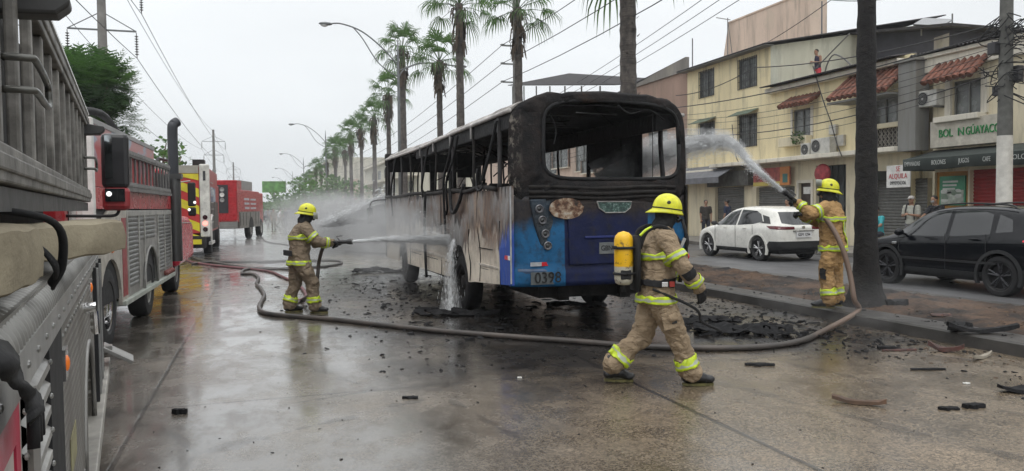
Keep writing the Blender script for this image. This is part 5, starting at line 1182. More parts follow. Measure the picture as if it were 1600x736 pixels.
def building_b():
    t = thing('shop_building', 'cream two storey building with green lettered sign, dark awning and red shutters', 'building', (FX,15,0))
    y1 = fy(1424,170)[0]-.0; y0 = -4.0; zr = fy(1500,82)[1]
    W1 = rect(1491,124,1537,180); PO = rect(1462,268,1514,372); PO = (PO[0],PO[1],.16,PO[3]); 
    R1 = rect(1517,262,1640,372); R1 = (R1[0],R1[1],.16,R1[3])
    b = MB(); wallholes(b, FX-.05, y0, y1-.9, .1, zr, [W1, PO, R1], .28); b.build('wall', cream, t, ID); b = MB(); b.box((FX+.5,y0,.1),(FX+8,y1,zr-.3)); b.build('rear_wall', cream, t, ID)
    window(t, W1, FX-.05, bars=False, mull=1)
    r = rect(1475,180,1545,188); b = MB(); b.box((FX-.45,r[0],r[2]-.02),(FX-.05,r[1],r[3])); b.build('window_ledge', whitest, t, ID, bevel=.02)
    b = MB(); h = W1
    b.box((FX-.14,h[1]+.02,h[2]),(FX-.05,h[1]+.22,h[3]+.15)); b.box((FX-.14,h[0]-.22,h[2]),(FX-.05,h[0]-.02,h[3]+.15)); b.build('window_surround', whitest, t, ID)
    b = MB(); h = rect(1470,98,1552,125); tiles(b, h[0], h[1], FX-.8, h[2]-.02, FX-.06, h[3]+.1, .22, 4); b.build('tiled_hood', tile, t, ID, smooth=True)
    b = MB(); b.box((FX-.2,y0,zr-.45),(FX-.052,y1-.35,zr-.02)); b.box((FX-.3,y0,zr-.02),(FX-.05,y1-.3,zr+.10)); b.build('cornice', whitest, t, ID, bevel=.02)
    b = MB(); corrug(b, y0, y1-.3, FX-.4, zr+.14, FX+8, zr+1.2, .14, .025); b.build('corrugated_roof', tin, t, ID, solid=.02)
    r = rect(1426,98,1452,245); b = MB(); b.box((FX-.55,r[0],3.3),(FX-.002,y1,r[3]),0); b.box((FX-.65,r[0]-.08,r[3]),(FX-.0,y1+.1,r[3]+.08),0); b.build('grey_pillar', greyp, t, ID, bevel=.01)
    # sign
    r = rect(1466,180,1565,228); ys_ = fy(1561,205)[0]; b = MB(); zb = fy(1500,229)[1]; ztp = fy(1500,187)[1]
    b.box((FX-.32,ys_-.25,zb),(FX-.052,r[1],ztp)); b.build('signboard', M('stained_cream_sign',(.52,.49,.42),.7,dirt=.4,dirtcol=(.25,.2,.14),var=.2), t, ID, bevel=.01)
    g = M('green_sign_lettering',(.02,.22,.06),.5); L = r[1]-.12-(ys_)
    mt = [fp(v,205,FX-.335)[0] for v in (1467,1488,1497,1506,1509,1562)]
    zc = (zb+ztp)/2+.0; hs = .34
    o = text('BOL', hs, fit=abs(mt[0]-mt[1]), Wm= face_mat((FX-.335,(mt[0]+mt[1])/2,zc),(0,-1,0),(0,0,1)), mat=g, parent=t, name='sign_lettering', ext=.015, sx=1.0)
    o = text('N', hs, fit=abs(mt[2]-mt[3]), Wm= face_mat((FX-.335,(mt[2]+mt[3])/2,zc),(0,-1,0),(0,0,1)), mat=g, parent=t, name='sign_lettering', ext=.015, sx=1.)
    o = text('GÚAYACO', hs, fit=abs(mt[4]-mt[5]), Wm= face_mat((FX-.335,(mt[4]+mt[5])/2,zc),(0,-1,0),(0,0,1)), mat=g, parent=t, name='sign_lettering', ext=.015, sx=.98)
    # awning
    ya = fy(1412,255)[0]; p0 = fp(1440,240,FX-.05); zt = fy(1500,235)[1]; 
    XA = FX-1.3; q = fp(1500,243,XA); q2 = fp(1500,262,XA); ya = fp(1411,255,XA)[0]
    b = MB(); N = 30; vs = []
    for i in range(N+1):
        y = y0+(ya-y0)*i/N; s = .03*math.sin(i*1.3); vs += [(FX-.06,y,zt+.05),(XA+.6,y,(zt+q[1])/2-.05+s*.5),(XA,y,q[1]+s*.3),(XA+.01*math.sin(i*2.1),y,q2[1]+.02*math.sin(i*1.7))]
    b.add(vs, [(4*i+j,4*i+j+1,4*i+5+j,4*i+4+j) for i in range(N) for j in range(3)]); b.add([(FX-.06,ya,zt+.05),(XA,ya,q[1]),(XA,ya,q2[1]),(FX-.06,ya,q2[1])], [(0,1,2,3)])
    b.build('awning', greenaw, t, ID, solid=.012, smooth=True)
    wl = M('awning_lettering',(.42,.44,.42),.7); za = (q[1]+q2[1])/2
    for s, pa_, pb_ in (('EMPANADAS',1414,1438),('BOLONES',1456,1478),('JUGOS',1498,1515),('CAFE',1536,1548),('BOLONES',1577,1622)): 
        y_a, y_b = fp(pa_,253,XA)[0], fp(pb_,253,XA)[0]; text(s, .19, face_mat((XA-.018,(y_a+y_b)/2,za+.02),(0,-1,0),(0,0,1)), wl, t, name='awning_lettering', fit=abs(y_a-y_b), ext=.004)
    # poster and shutters
    a, c, d, e = PO; b = MB(); b.box((FX+.05,a,d),(FX+.12,c,e),0); b.build('orange_panel', M('orange_panel',(.46,.22,.05),.6,dirt=.2), t, ID)
    r = rect(1468,275,1508,321); b = MB(); b.box((FX+.0,r[0],r[2]),(FX+.049,r[1],r[3]),0); b.box((FX-.006,r[0]+.05,r[2]+.05),(FX-.0005,r[1]-.05,r[2]+.52*(r[3]-r[2])),1)
    for k in range(4): b.box((FX-.006,r[0]+.25+.05*k,r[3]-.2-.11*k),(FX-.0005,r[1]-.12,r[3]-.14-.11*k),2)
    for k in range(9): b.ball((FX-.006,random.uniform(r[0]+.15,r[1]-.15),r[2]+random.uniform(.15,.45)),(.012,.13,.08),10,2 if k % 2 else 3)
    b.build('menu_poster', [M('poster_green',(.05,.26,.14),.4,var=.3), M('poster_pale',(.40,.44,.38),.4,var=.5,vs=5), M('poster_white',(.6,.62,.58),.4), M('poster_grey_green',(.2,.27,.2),.4)], t, ID)
    shutter(t, R1, FX+.12, redshut)
    b = MB(); yq = fy(1610,290)[0]; b.box((FX-.06,R1[0]-.5,.16),(FX-.052,R1[0]-.02,3.2)); b.build('door_pier', cream, t, ID)
building_b()
def upper_buildings():
    # dark-walled top floor behind the tiled porch, with its mono-pitch roof
    t = thing('roof_shelter', 'dark corrugated top storey behind the clay tiled roof', 'building', (26,22,0))
    X = 24.5; r = rect(1308,50,1505,128,X); r2 = fp(1496,45,X); y0 = fp(1484,70,X)[0]; y1 = fp(1306,70,X)[0]
    zl = fp(1496,44,X)[1]; zr_ = fp(1308,56,X)[1]; z0 = 6.2
    b = MB(); b.add([(X,y0,z0),(X,y1,z0),(X,y1,zr_),(X,y0,zl)], [(0,1,2,3)]); b.add([(X,y0,z0),(X+5,y0,z0),(X+5,y0,zl),(X,y0,zl)], [(0,1,2,3)]); b.add([(X,y1,z0),(X+5,y1,z0),(X+5,y1,zr_),(X,y1,zr_)], [(0,1,2,3)]); b.build('dark_wall', M('dark_tin_wall',(.035,.035,.045),.7,.2,var=.3), t, ID)
    b = MB(); yg = fp(1460,80,X)[0]; b.add([(X-.03,y0,z0),(X-.03,yg,z0),(X-.03,yg,zl-.15),(X-.03,y0,zl-.1)], [(0,1,2,3)]); b.build('grey_wall', blockst, t, ID)
    b = MB(); b.add([(X-.5,y0-.5,zl+.08),(X-.5,y1+.4,zr_+.06),(X+5.4,y1+.4,zr_+.06),(X+5.4,y0-.5,zl+.08)], [(0,1,2,3)]); b.build('flat_roof', tin, t, ID, solid=.10)
    p = fp(1458,38,X+.2)
    s = thing('solar_panel', 'dark tilted panel standing on the roof of the dark top storey', 'solar panel', (X+.5,p[0],p[1]))
    a = fp(1430,34,X)[0]; c = fp(1484,34,X)[0]; zz = fp(1458,38,X)[1]
    b = MB(); q = [fp(1427,39,X-.5),fp(1472,41,X-.5),fp(1489,31,X+.6),fp(1443,29,X+.6)]; b.add([(X-.5,*q[0]),(X-.5,*q[1]),(X+.6,*q[2]),(X+.6,*q[3])], [(0,1,2,3)]); b.build('panel_glass', dkglass, s, ID, solid=.06)
    b = MB(); b.tube([(X-.2,(a+c)/2+.3,zz-.05),(X-.2,(a+c)/2+.3,zl+.02)], .03, 6); b.tube([(X+1,(a+c)/2,zz+.48),(X+1,(a+c)/2,zl+.02)], .03, 6); b.build('panel_stand', framem, s, ID)
    # pink tower block behind
    t = thing('pink_building', 'plain pink beige block rising behind the yellow apartment building', 'building', (32,38,0))
    X = 31.0; y1 = fp(1138,60,X)[0]; y0 = fp(1288,60,X)[0]; zt = fp(1138,37,X)[1]; zt2 = fp(1288,28,X)[1]; ymid = y1
    b = MB(); b.box((X,y0+1.2,0),(X+1.2,y1,zt)); b.build('wall', beigest, t, ID)
    pa = fp(1104,66,X+.0); b = MB(); b.add([(X,y1,0),(X+2,pa[0]+1,0),(X+2,pa[0]+1,zt-2.),(X,y1,zt)], [(0,1,2,3)]); b.build('angled_wall', beigest, t, ID)
    b = MB(); b.box((X-.05,y0+1.1,zt),(X+1.3,y1+.05,zt+.1)); b.build('parapet', beigest, t, ID)
    # brown wall with block parapet and tin canopy further along the street
    t = thing('brown_building', 'brown pink wall with grey block parapet, behind the thick palm trunk and the bus roof', 'building', (FX,40,0))
    ya = fy(1073,130)[0]+.1; yb = fy(935,130)[0]; zb = fy(1030,124)[1]; ztp = fy(1040,100)[1]
    Hs = [rect(945,225,965,245), rect(860,232,885,262), rect(1010,205,1040,245), rect(905,250,925,270)]
    b = MB(); wallholes(b, FX+.1, ya, yb, .1, zb, Hs); b.build('wall', brownst, t, ID); b = MB(); b.box((FX+.5,ya,0),(FX+9,yb,zb-.01)); b.build('rear_wall', brownst, t, ID)
    for h in Hs: window(t, h, FX+.1, bars=False)
    b = MB(); b.add([(FX+.1,ya,zb),(FX+.1,yb-2.2,zb),(FX+.1,yb-2.2,ztp-.8),(FX+.1,ya,ztp)], [(0,1,2,3)]); b.build('block_parapet', blockst, t, ID, solid=.2)
    b = MB(); b.box((FX-.3,yb-4,2.9),(FX+.09,yb,3.2)); b.box((FX-.3,ya,2.9),(FX+.09,ya+5,3.2)); b.build('floor_slab', whitest, t, ID)
    for h in ((ya+.8,ya+3.6),(ya+4.4,ya+7.0)): shutter(t, (h[0],h[1],.16,2.7), FX+.07, shut)
    t = thing('roof_canopy', 'dark tin canopy on thin posts above the far right building', 'canopy', (FX,50,0))
    y2 = fy(812,140)[0]; zc0 = fy(812,140)[1]; zc1 = fy(930,118)[1]
    b = MB(); ysx = fy(985,112)[0]; b.add([(FX-1,ysx,ztp-.5),(FX-1,y2,zc0+.3),(FX+3.5,y2-2,zc0+1.1),(FX+3.5,ysx,ztp-.1)], [(0,1,2,3)]); b.build('tin_sheet', tin, t, ID, solid=.05)
    b = MB()
    for k in range(8): y = ysx+(y2-ysx)*k/7; b.tube([(FX-.6,y,zb-1.),(FX-.6,y,ztp-.55+(zc0-ztp+.8)*k/7)], .05, 6)
    b.build('canopy_post', framem, t, ID)
    t = thing('pale_building', 'low pale pink building under the tin canopy beyond the bus', 'building', (FX,54,0))
    b = MB(); Hq = [(yb+2,yb+4.5,4,5.8),(yb+8,yb+11,4,5.8),(yb+14,yb+17,4,5.8)]; wallholes(b, FX+.3, yb, 72, .1, zb-1.0, Hq); b.build('wall', pinkst, t, ID); b = MB(); b.box((FX+.6,yb+.01,.1),(FX+8,72,zb-1.1)); b.build('rear_wall', pinkst, t, ID)
    for h in Hq: window(t, h, FX+.3, bars=False)
    b = MB(); b.box((FX-.8,yb,3.0),(FX+.3,71,3.15)); b.build('eave_slab', whitest, t, ID)
    # far pale building between the palms and small ones down the street
    t = thing('distant_building', 'far cream two storey building behind the palms left of the bus', 'building', (FX,88,0))
    b = MB(); Hs = [(100+i*7.2,104+i*7.2,6.4,7.9) for i in range(6)]+[(100+i*7.2,104+i*7.2,3.9,5.2) for i in range(6)]; wallholes(b, FX-1, 96, 150, .1, 8.8, Hs); b.add([(FX-1,96,.1),(FX+9,96,.1),(FX+9,96,8.8),(FX-1,96,8.8)], [(0,1,2,3)]); b.build('wall', creamfar, t, ID)
    for h in Hs: window(t, h, FX-1, bars=False)
    b = MB(); b.box((FX-1.6,95.5,8.8),(FX+9,150,9.1)); b.box((FX-2.4,96,5.7),(FX-1,150,5.85)); b.box((FX-2.6,96,3.2),(FX-1,150,3.4)); b.build('roof_slab', whitest, t, ID)
    t = thing('distant_building', 'low reddish shop front far down the street behind the spray', 'building', (FX,120,0))
    b = MB(); wallholes(b, FX-2, 152, 186, .1, 7.5, [(155+i*5,157.5+i*5,4.2,6) for i in range(6)]); b.build('wall', pinkst, t, ID)
    b = MB(); b.box((FX-3,152,3.3),(FX-2.1,186,4.0)); b.build('shop_awning', redd, t, ID)
    t = thing('distant_building', 'grey white block at the far end of the street', 'building', (16,230,0))
    b = MB(); wallholes(b, 16, 190, 280, .1, 14, [(195+i*9,199+i*9,z,z+1.8) for i in range(9) for z in (4,7.5,11)]); b.add([(16,190,.1),(40,190,.1),(40,190,14),(16,190,14)], [(0,1,2,3)]); b.build('wall', creamfar, t, ID)
    t = thing('distant_house', 'long low white house on the left beyond the last fire engine', 'house', (-20,170,0))
    b = MB(); b.box((-30,120,.1),(-18,200,4.2)); b.build('wall', whitest, t, ID); b = MB(); b.prism([(-31,4.2),(-17,4.2),(-24,6)], 'y', 119, 201); b.build('roof', tin, t, ID)
    # billboard
    p = dp(428,292,150); t = thing('billboard', 'green billboard far down the street above the traffic', 'billboard', (p.x, p.y, 0))
    b = MB(); b.box((p.x-2.2,p.y,p.z-1.1),(p.x+2.2,p.y+.3,p.z+1.1)); b.build('board', M('billboard_green',(.10,.25,.06),.6,var=.5,vs=1.2), t, ID)
    b = MB(); b.tube([(p.x,p.y+.2,0),(p.x,p.y+.2,p.z-1.1)], .15, 8); b.build('post', framem, t, ID)
upper_buildings()
# ================================================================ palms
trunkm = NT('palm_trunk'); _x, _y, _z = trunkm.xyz(); _a = trunkm.noise(5, 6, .7, trunkm.mapping((1,1,.6))); _r_ = trunkm.noise(3, 4, .6, trunkm.mapping((.4,.4,9)))
_c = trunkm.mix(trunkm.mr(_a, .35, .65), (.045,.040,.038), (.15,.13,.115)); _c = trunkm.mix(trunkm.mr(_r_, .5, .7, 0, .7), _c, (.03,.026,.024)); trunkm.bump(trunkm.math('ADD', _a, _r_), 1., .04); trunkm = trunkm.fin(_c, .9)
darktrunk = NT('scorched_trunk'); _a = darktrunk.noise(7, 7, .7); _r_ = darktrunk.noise(5, 6, .7, darktrunk.mapping((1.2,1.2,1.6)))
_c = darktrunk.mix(darktrunk.mr(_a, .35, .7), (.006,.006,.007), (.024,.021,.019)); darktrunk.bump(darktrunk.math('ADD', _a, _r_), 1., .05); darktrunk = darktrunk.fin(_c, .9)
frondm = leafy('palm_frond_green', (.070,.135,.045)); frondd = M('dead_frond_brown', (.085,.062,.045), .9, var=.5, vs=2, bump=0)
def frond(b, base, yaw, elev, plen, fan, rnd, mi=0, droop=.5):
    d = Vector((math.cos(yaw)*math.cos(elev), math.sin(yaw)*math.cos(elev), math.sin(elev)))
    tip = base + d*plen + Vector((0,0,-.10*plen*(1-max(0,math.sin(elev)))))
    mid = base + d*plen*.5 + Vector((0,0,.04)); b.tube([base, mid, tip], [.022,.016,.012], 4, mi, cap=False)
    side = d.cross(Vector((0,0,1))).normalized(); upv = side.cross(d).normalized(); d2 = (tip-mid).normalized()
    n = 20
    for k in range(n):
        a = R(-105+210*k/(n-1)) + rnd.uniform(-.05,.05); dr = d2*math.cos(a) + side*math.sin(a)
        L = fan*(1-.35*abs(a)/2)*rnd.uniform(.85,1.1); w = .030*fan
        p1 = tip + dr*L*.5 + upv*.03; p2 = tip + dr*L*.82 + Vector((0,0,-.13*L*(1+droop))); p3 = tip + dr*L*.92 + Vector((0,0,-.5*L*(.4+droop)))
        pr = dr.cross(upv).normalized()*w
        b.add([tip-pr*.3, tip+pr*.3, p1+pr, p1-pr, p2+pr*.7, p2-pr*.7, p3], [(0,1,2,3),(3,2,4,5),(5,4,6)], mi)
def palm_parts(h, r0, r1, nf=26, seed=1, trunk=trunkm, skirt=1.6, crown=1., boots=0, bulge=0):
    rnd = random.Random(seed); out = {}
    b = MB(); n = int(h/.14); vs = []; N = 18; lx, ly = rnd.uniform(-.12,.12), rnd.uniform(-.12,.12)
    for i in range(n+1):
        z = h*i/n; t = z/h; r = r0+(r1-r0)*min(1, t*1.6)**.7; r += bulge*math.exp(-z*4.5); r *= 1+(.05 if i % 3 == 0 else 0)+.03*noise.noise(Vector((z*1.5, seed, 0)))
        for j in range(N):
            a = 2*math.pi*j/N; q = r*(1+.07*noise.noise(Vector((math.cos(a)*2, math.sin(a)*2, z*4+seed)))); vs.append((q*math.cos(a)+lx*math.sin(t*2.2), q*math.sin(a)+ly*math.sin(t*2.2), z))
    b.add(vs, [(i*N+j, i*N+(j+1) % N, (i+1)*N+(j+1) % N, (i+1)*N+j) for i in range(n) for j in range(N)])
    if boots:
        for k in range(int(h*boots)):
            z = rnd.uniform(h*.25, h-.3); a = rnd.uniform(0, 6.28); p = Vector(((r1)*.95*math.cos(a), r1*.95*math.sin(a), z)); o = Vector((math.cos(a), math.sin(a), .9)).normalized(); s = Vector((-math.sin(a), math.cos(a), 0))*.05
            L = rnd.uniform(.08,.18); b.add([p-s, p+s, p+o*L+s*.4, p+o*L-s*.4], [(0,1,2,3)])
    out['trunk'] = b.build('trunk', trunk, smooth='all', fix=False)
    top = Vector((lx*math.sin(2.2), ly*math.sin(2.2), h))
    b = MB()
    for k in range(nf):
        t = k/nf; el = R(78-100*t**1.0); frond(b, top+Vector((0,0,-.25*t)), k*2.399+rnd.uniform(-.2,.2), el, crown*rnd.uniform(.85,1.15)*1.05, crown*rnd.uniform(.85,1.1)*.95, rnd, 0, .3+.9*t)
    out['crown'] = b.build('crown', frondm, fix=False)
    b = MB()
    for k in range(70):
        z = h-.15-skirt*rnd.random()**1.1; a = rnd.uniform(0,6.28); rr = r1*rnd.uniform(1.0,1.5)
        p = top*1 + Vector((rr*math.cos(a), rr*math.sin(a), z-h)); o = Vector((math.cos(a), math.sin(a), 0)); s = Vector((-math.sin(a), math.cos(a), 0))
        L = rnd.uniform(.28,.6); w = rnd.uniform(.03,.08)
        m1 = p+o*rnd.uniform(.04,.17)*(1.4 if z > h-.5 else .7)+Vector((0,0,.08 if z > h-.7 else -.1)); e = m1+o*rnd.uniform(.0,.14)+Vector((0,0,-L))
        b.add([p-s*.03, p+s*.03, m1+s*w, m1-s*w, e+s*w*.5, e-s*w*.9], [(0,1,2,3),(3,2,4,5)])
    out['dead_fronds'] = b.build('dead_fronds', frondd, fix=False)
    return out
PG = 'fan palms along the median'
def place_palm(parts, label, x, y, rz=0, sc=1., first=False):
    t = thing('palm_tree', label, 'palm tree', (x, y, .1), rz, PG); t.scale = (sc, sc, sc)
    for k, o in parts.items():
        c = o if first else o.copy()
        if not first: COL.objects.link(c)
        c.parent = t
    return t
def palms():
    # (px, Y, crown height, label)
    A = palm_parts(9.0, .22, .165, 19, 3, skirt=1.7, crown=.98); Bp = palm_parts(8.6, .19, .14, 18, 5, skirt=1.3, crown=.95); C = palm_parts(11.2, .24, .18, 21, 9, skirt=1.8, crown=1.08)
    big = palm_parts(9.2, .18, .118, 20, 11, darktrunk, boots=0, bulge=.22); _bp = gp(1353,476,.16); place_palm(big, 'thick black scorched palm trunk standing beside the firefighter on the median', _bp.x, _bp.y, 0, first=True)
    th = palm_parts(9.0, .26, .215, 30, 13, boots=6, crown=1.2, skirt=.6); place_palm(th, 'thick palm trunk with leaf stubs rising behind the rear of the bus roof', 9.6, 19.0, 1, first=True)
    lst = [(C,812,29.0,.84,'palm with a shaggy brown skirt beside the tall pole, nearest over the bus roof'),(C,722,36.5,1.02,'tallest palm with crown cut by the picture top and a ringed trunk'),(Bp,692,41.5,1.12,'shorter palm with round full crown just left of the tallest palm'),
           (C,633,52,1.10,'palm beside the nearest street lamp pole, crown below its arm'),(Bp,611,60,1.22,'palm just left of the lamp pole with dark skirt'),(A,588,69,1.08,'palm with narrow crown, third left of the lamp pole'),(Bp,566,77,1.10,'palm whose crown stands alone above the spray at the bus front'),
           (Bp,541,92,.98,'low palm behind the spray'),(A,551,85,1.08,'palm just right of the low palm behind the spray'),(A,527,102,1.02,'palm between the low palm and the second far street lamp'),(Bp,495,134,1.0,'palm above the helmet of the left firefighter'),(A,534,112,1.15,'taller palm half hidden behind the low palm'),(Bp,513,112,.95,'palm right of the second far street lamp'),(A,503,124,.82,'palm left of the second far street lamp'),
           (A,486,150,.84,'far palm left of the firefighter helmet'),(Bp,478,168,.9,'far palm near the third street lamp'),(A,468,190,.85,'very far palm beyond the third street lamp'),(Bp,460,215,.9,'farthest palm of the row, by the billboard')]
    done = set()
    for P, px_, Y, sc, lab in lst:
        ang = YAW+math.atan((px_-CX)/F); X = Y*math.tan(ang); X = max(8.6, min(10.1, X)) if Y > 45 else X
        place_palm(P, lab, X, Y, random.uniform(0,6), sc, first=id(P) not in done); done.add(id(P))
palms()
# ================================================================ leafy trees
def leafclump(b, c, r, n, rnd, L=.16, mi=0, comp=True):
    c = Vector(c)
    for k in range(n):
        d = Vector((rnd.gauss(0,1), rnd.gauss(0,1), rnd.gauss(0,1))).normalized(); p = c + Vector((d.x*r[0], d.y*r[1], d.z*r[2]))*rnd.uniform(.55,1.08)
        o = (d+Vector((0,0,.25))+Vector((rnd.uniform(-.5,.5),rnd.uniform(-.5,.5),rnd.uniform(-.4,.3)))).normalized(); s = o.cross(Vector((0,0,1))).normalized()
        if comp:
            for q in range(5):
                pp = p+o*L*1.1*q*.5
                for sg in (-1, 1): e = (s*sg+o*.5).normalized()*L; w = o*L*.13; b.add([pp-w, pp+w, pp+e+w*.5, pp+e-w*.5], [(0,1,2,3)], mi)
        else:
            e = s*L*.5; b.add([p, p+o*L*.5+e, p+o*L, p+o*L*.5-e], [(0,1,2,3)], mi)
leafg = leafy('leaf_green', (.10,.18,.065)); leafd = leafy('leaf_deep_green', (.065,.13,.05)); bark = M('tree_bark', (.12,.095,.07), .9, var=.4, bump=.6)
def tree(label, x, y, h, blobs, seed, n=60, L=.16, comp=True, cat='tree', group=None):
    rnd = random.Random(seed); t = thing('leafy_tree', label, cat, (x, y, 0), 0, group)
    b = MB(); b.tube(smoothpts([(0,0,0),(.1,0,h*.3),(0,.1,h*.55)],3), [.22,.21,.2,.19,.18,.17,.15], 9)
    for (c, r) in blobs: b.tube([(0,.05,h*.45),(c[0]*.6,c[1]*.6,(h*.45+c[2])/2),(c[0],c[1],c[2])], [.10,.06,.025], 6)
    b.build('trunk', bark, t, smooth='all')
    b = MB()
    for (c, r) in blobs: leafclump(b, c, r, int(n*r[0]*r[2]), rnd, L, rnd.randint(0,1), comp)
    b.build('crown', [leafg, leafd], t, fix=False)
    return t
def trees():
    rnd = random.Random(4); bl = []
    for k in range(26):
        a = rnd.uniform(0,6.28); r = rnd.uniform(.3,1.95); bl.append(((r*math.cos(a), r*math.sin(a), 5.0+rnd.uniform(-1.6,1.15)*(1-r/4)), (rnd.uniform(.6,1.0), rnd.uniform(.6,1.0), rnd.uniform(.45,.75))))
    p = dp(96, 112, 24); tree('large feathery green tree above the roof of the second fire engine', p.x, p.y, 5.5, [((c[0], c[1], c[2]+.2), r) for c, r in bl], 2, 360, .19)
    for px_, py_, D, sc, lab in ((238,225,40,1.0,'small leafy tree peeking over the second engine'),(262,240,36,.8,'small leafy tree behind the tall exhaust stack')):
        p = dp(px_, py_, D); bl = [((rnd.uniform(-1,1)*sc, rnd.uniform(-1,1)*sc, p.z+rnd.uniform(-1.2,.3)*sc), (.6*sc,.6*sc,.45*sc)) for k in range(9)]
        tree(lab, p.x, p.y, p.z, bl, 5+px_, 90, .25, False)
    # far round trees either side of the vanishing street
    far = [(420,330,150),(405,335,165),(445,318,140),(458,312,125),(436,322,170),(470,300,135),(485,296,118),(500,290,105),(536,290,98),(395,338,200),(412,334,210),(520,288,88),(556,300,120)]
    labs = ['dark tree under the billboard','tree left of the billboard post','tree right of the billboard','tree beside the palms above the firefighter','small tree beyond the billboard','bushy tree behind the far lamp','bushy tree among the palms above the helmet','tree crown behind the spray','tree crown right of the helmet, between palms','tree beyond the last fire engine','tree at the far end of the street','low tree between the nearer palms','tree in front of the cream far building']
    for (px_, py_, D), lab in zip(far, labs):
        p = dp(px_, py_, D); s = D/90*.9; bl = [((rnd.uniform(-2,2)*s, rnd.uniform(-1.5,1.5)*s, max(1.2, p.z+rnd.uniform(-2.5,.6)*s)), (1.2*s,1.2*s,.9*s)) for k in range(8)]
        tree(lab, p.x, p.y, p.z, bl, px_, 34/s, .45*s, False)
trees()
# ================================================================ street lamps, poles, wires
galv = M('galvanised_pole', (.16,.17,.175), .5, .5, var=.2); concp = M('concrete_pole', (.20,.195,.185), .85, var=.25, bump=.4)
LG = 'double armed street lamps on the median'
def lamp(label, x, y, first=None):
    if first:
        t = copy_tree(first); t.location = (x, y, 0); tag(t, label); return t
    t = thing('street_lamp', label, 'street lamp', (x, y, 0), 0, LG); RW[t.name] = ID
    b = MB(); b.tube([(0,0,0),(0,0,6),(0,0,11.3),(0,0,12.2)], [.12,.095,.07,.03], 10); b.build('pole', galv, t, smooth='all')
    for s, nm in ((-1,0),(1,0)):
        b = MB(); b.tube(smoothpts([(0,0,10.6),(s*.9,0,11.6),(s*2.2,0,12.6),(s*3.4,0,13.0),(s*4.1,0,12.98)] if s < 0 else [(0,0,9.8),(.4,0,10.4),(1.6,0,10.85),(3,0,10.8),(3.8,0,10.78)],5), .045, 6)
        b.tube(smoothpts([(0,0,9.9),(s*1.2,0,10.7),(s*2.2,0,12.2),(s*2.8,0,12.88)] if s < 0 else [(0,0,10.3),(1.2,0,10.8),(1.6,0,10.85)],5), .035, 6); a = b.build('lamp_arm', galv, t, smooth='all')
        e = Vector((-4.4,0,12.95)) if s < 0 else Vector((4.05,0,10.74)); b = MB(); b.ball(e,(.42,.17,.11),14,0); b.ball(e+Vector((s*.08,0,-.09)),(.22,.13,.10),12,1); b.build('lamp_head', [galv, M('lamp_glass',(.5,.52,.52),.15)], a, smooth='all')
    return t
l0 = lamp('nearest double armed street lamp, arching over the road beside the palms', 8.35, 48.5)
lamp('second double armed street lamp, above the left firefighter', 8.4, 107, l0); lamp('third street lamp, arm just left of the second', 8.4, 165, l0); lamp('fourth street lamp, far down the row', 8.4, 225, l0); lamp('farthest street lamp, above the billboard', 8.4, 290, l0)
def insulator(b, top, L, n=8, r=.085):
    top = Vector(top)
    b.tube([top, top-Vector((0,0,L))], .018, 5)
    for k in range(n): z = top.z-L*(.12+.8*k/n); b.lathe([(0,.02),(-.02,r),(-.045,r*.6),(-.06,.02)], (top.x, top.y, z), 'z', 12)
def hv_pole(label, x, y, h=12.6, first=None):
    if first:
        t = copy_tree(first); t.location = (x, y, 0); tag(t, label); return t
    t = thing('power_pole', label, 'power pole', (x, y, 0), 0, 'high voltage poles on the left'); RW[t.name] = ID
    b = MB(); b.tube([(0,0,0),(0,0,h)], [.24,.15], 12); b.box((-.25,-.22,6.9),(.25,.2,7.15)); b.build('pole', concp, t, smooth=True)
    for z, w in ((11.0,1.5),(9.15,1.28)):
        b = MB(); b.box((-w,-.04,z-.03),(w,.04,z+.03)); b.tube([(-w,0,z),(0,0,z+.75)], .022, 5); b.tube([(w,0,z),(0,0,z+.75)], .022, 5); c = b.build('crossarm', galv, t)
        for s in (-1, 1): b = MB(); insulator(b, (s*w,0,z-.05), 1.05); b.build('insulator', M('brown_insulator',(.05,.045,.045),.3), c, smooth=True)
    return t
p0 = hv_pole('nearest high voltage pole with hanging insulators, behind the leafy tree', -6.1, 35.6); p1 = hv_pole('second high voltage pole, above the farthest fire engine', -6.1, 113, first=p0); p2 = hv_pole('third high voltage pole, far away beyond the second', -6.1, 190, first=p0)
wirem = M('cable_black', (.03,.03,.032), .6, bump=0)
def wire(label, pts, r=.012, sag=.5, group='overhead cables', name='overhead_cable'):
    b = MB(); out = []
    pts = [Vector(p) for p in pts]
    for i in range(len(pts)-1):
        a, c = pts[i], pts[i+1]; n = 14
        for k in range(n+(i == len(pts)-2)):
            t = k/n; out.append(a.lerp(c, t)-Vector((0,0,sag*4*t*(1-t))))
    b.tube(out, r, 5); o = b.build(name, wirem, smooth='all'); tag(o, label, 'cable', group); return o
for s, z, lab in ((-1.5,9.9,'upper left high voltage cable'),(1.5,9.9,'upper right high voltage cable'),(-1.28,8.05,'lower left high voltage cable'),(1.28,8.05,'lower right high voltage cable'),(0,12.4,'topmost high voltage cable on the pole tips')):
    wire(lab+' running over the fire engines', [(-6.1+s,-25,z+.5),(-6.1+s,35.6,z),(-6.1+s,113,z),(-6.1+s,190,z),(-6.1+s,300,z)], .014, .9)
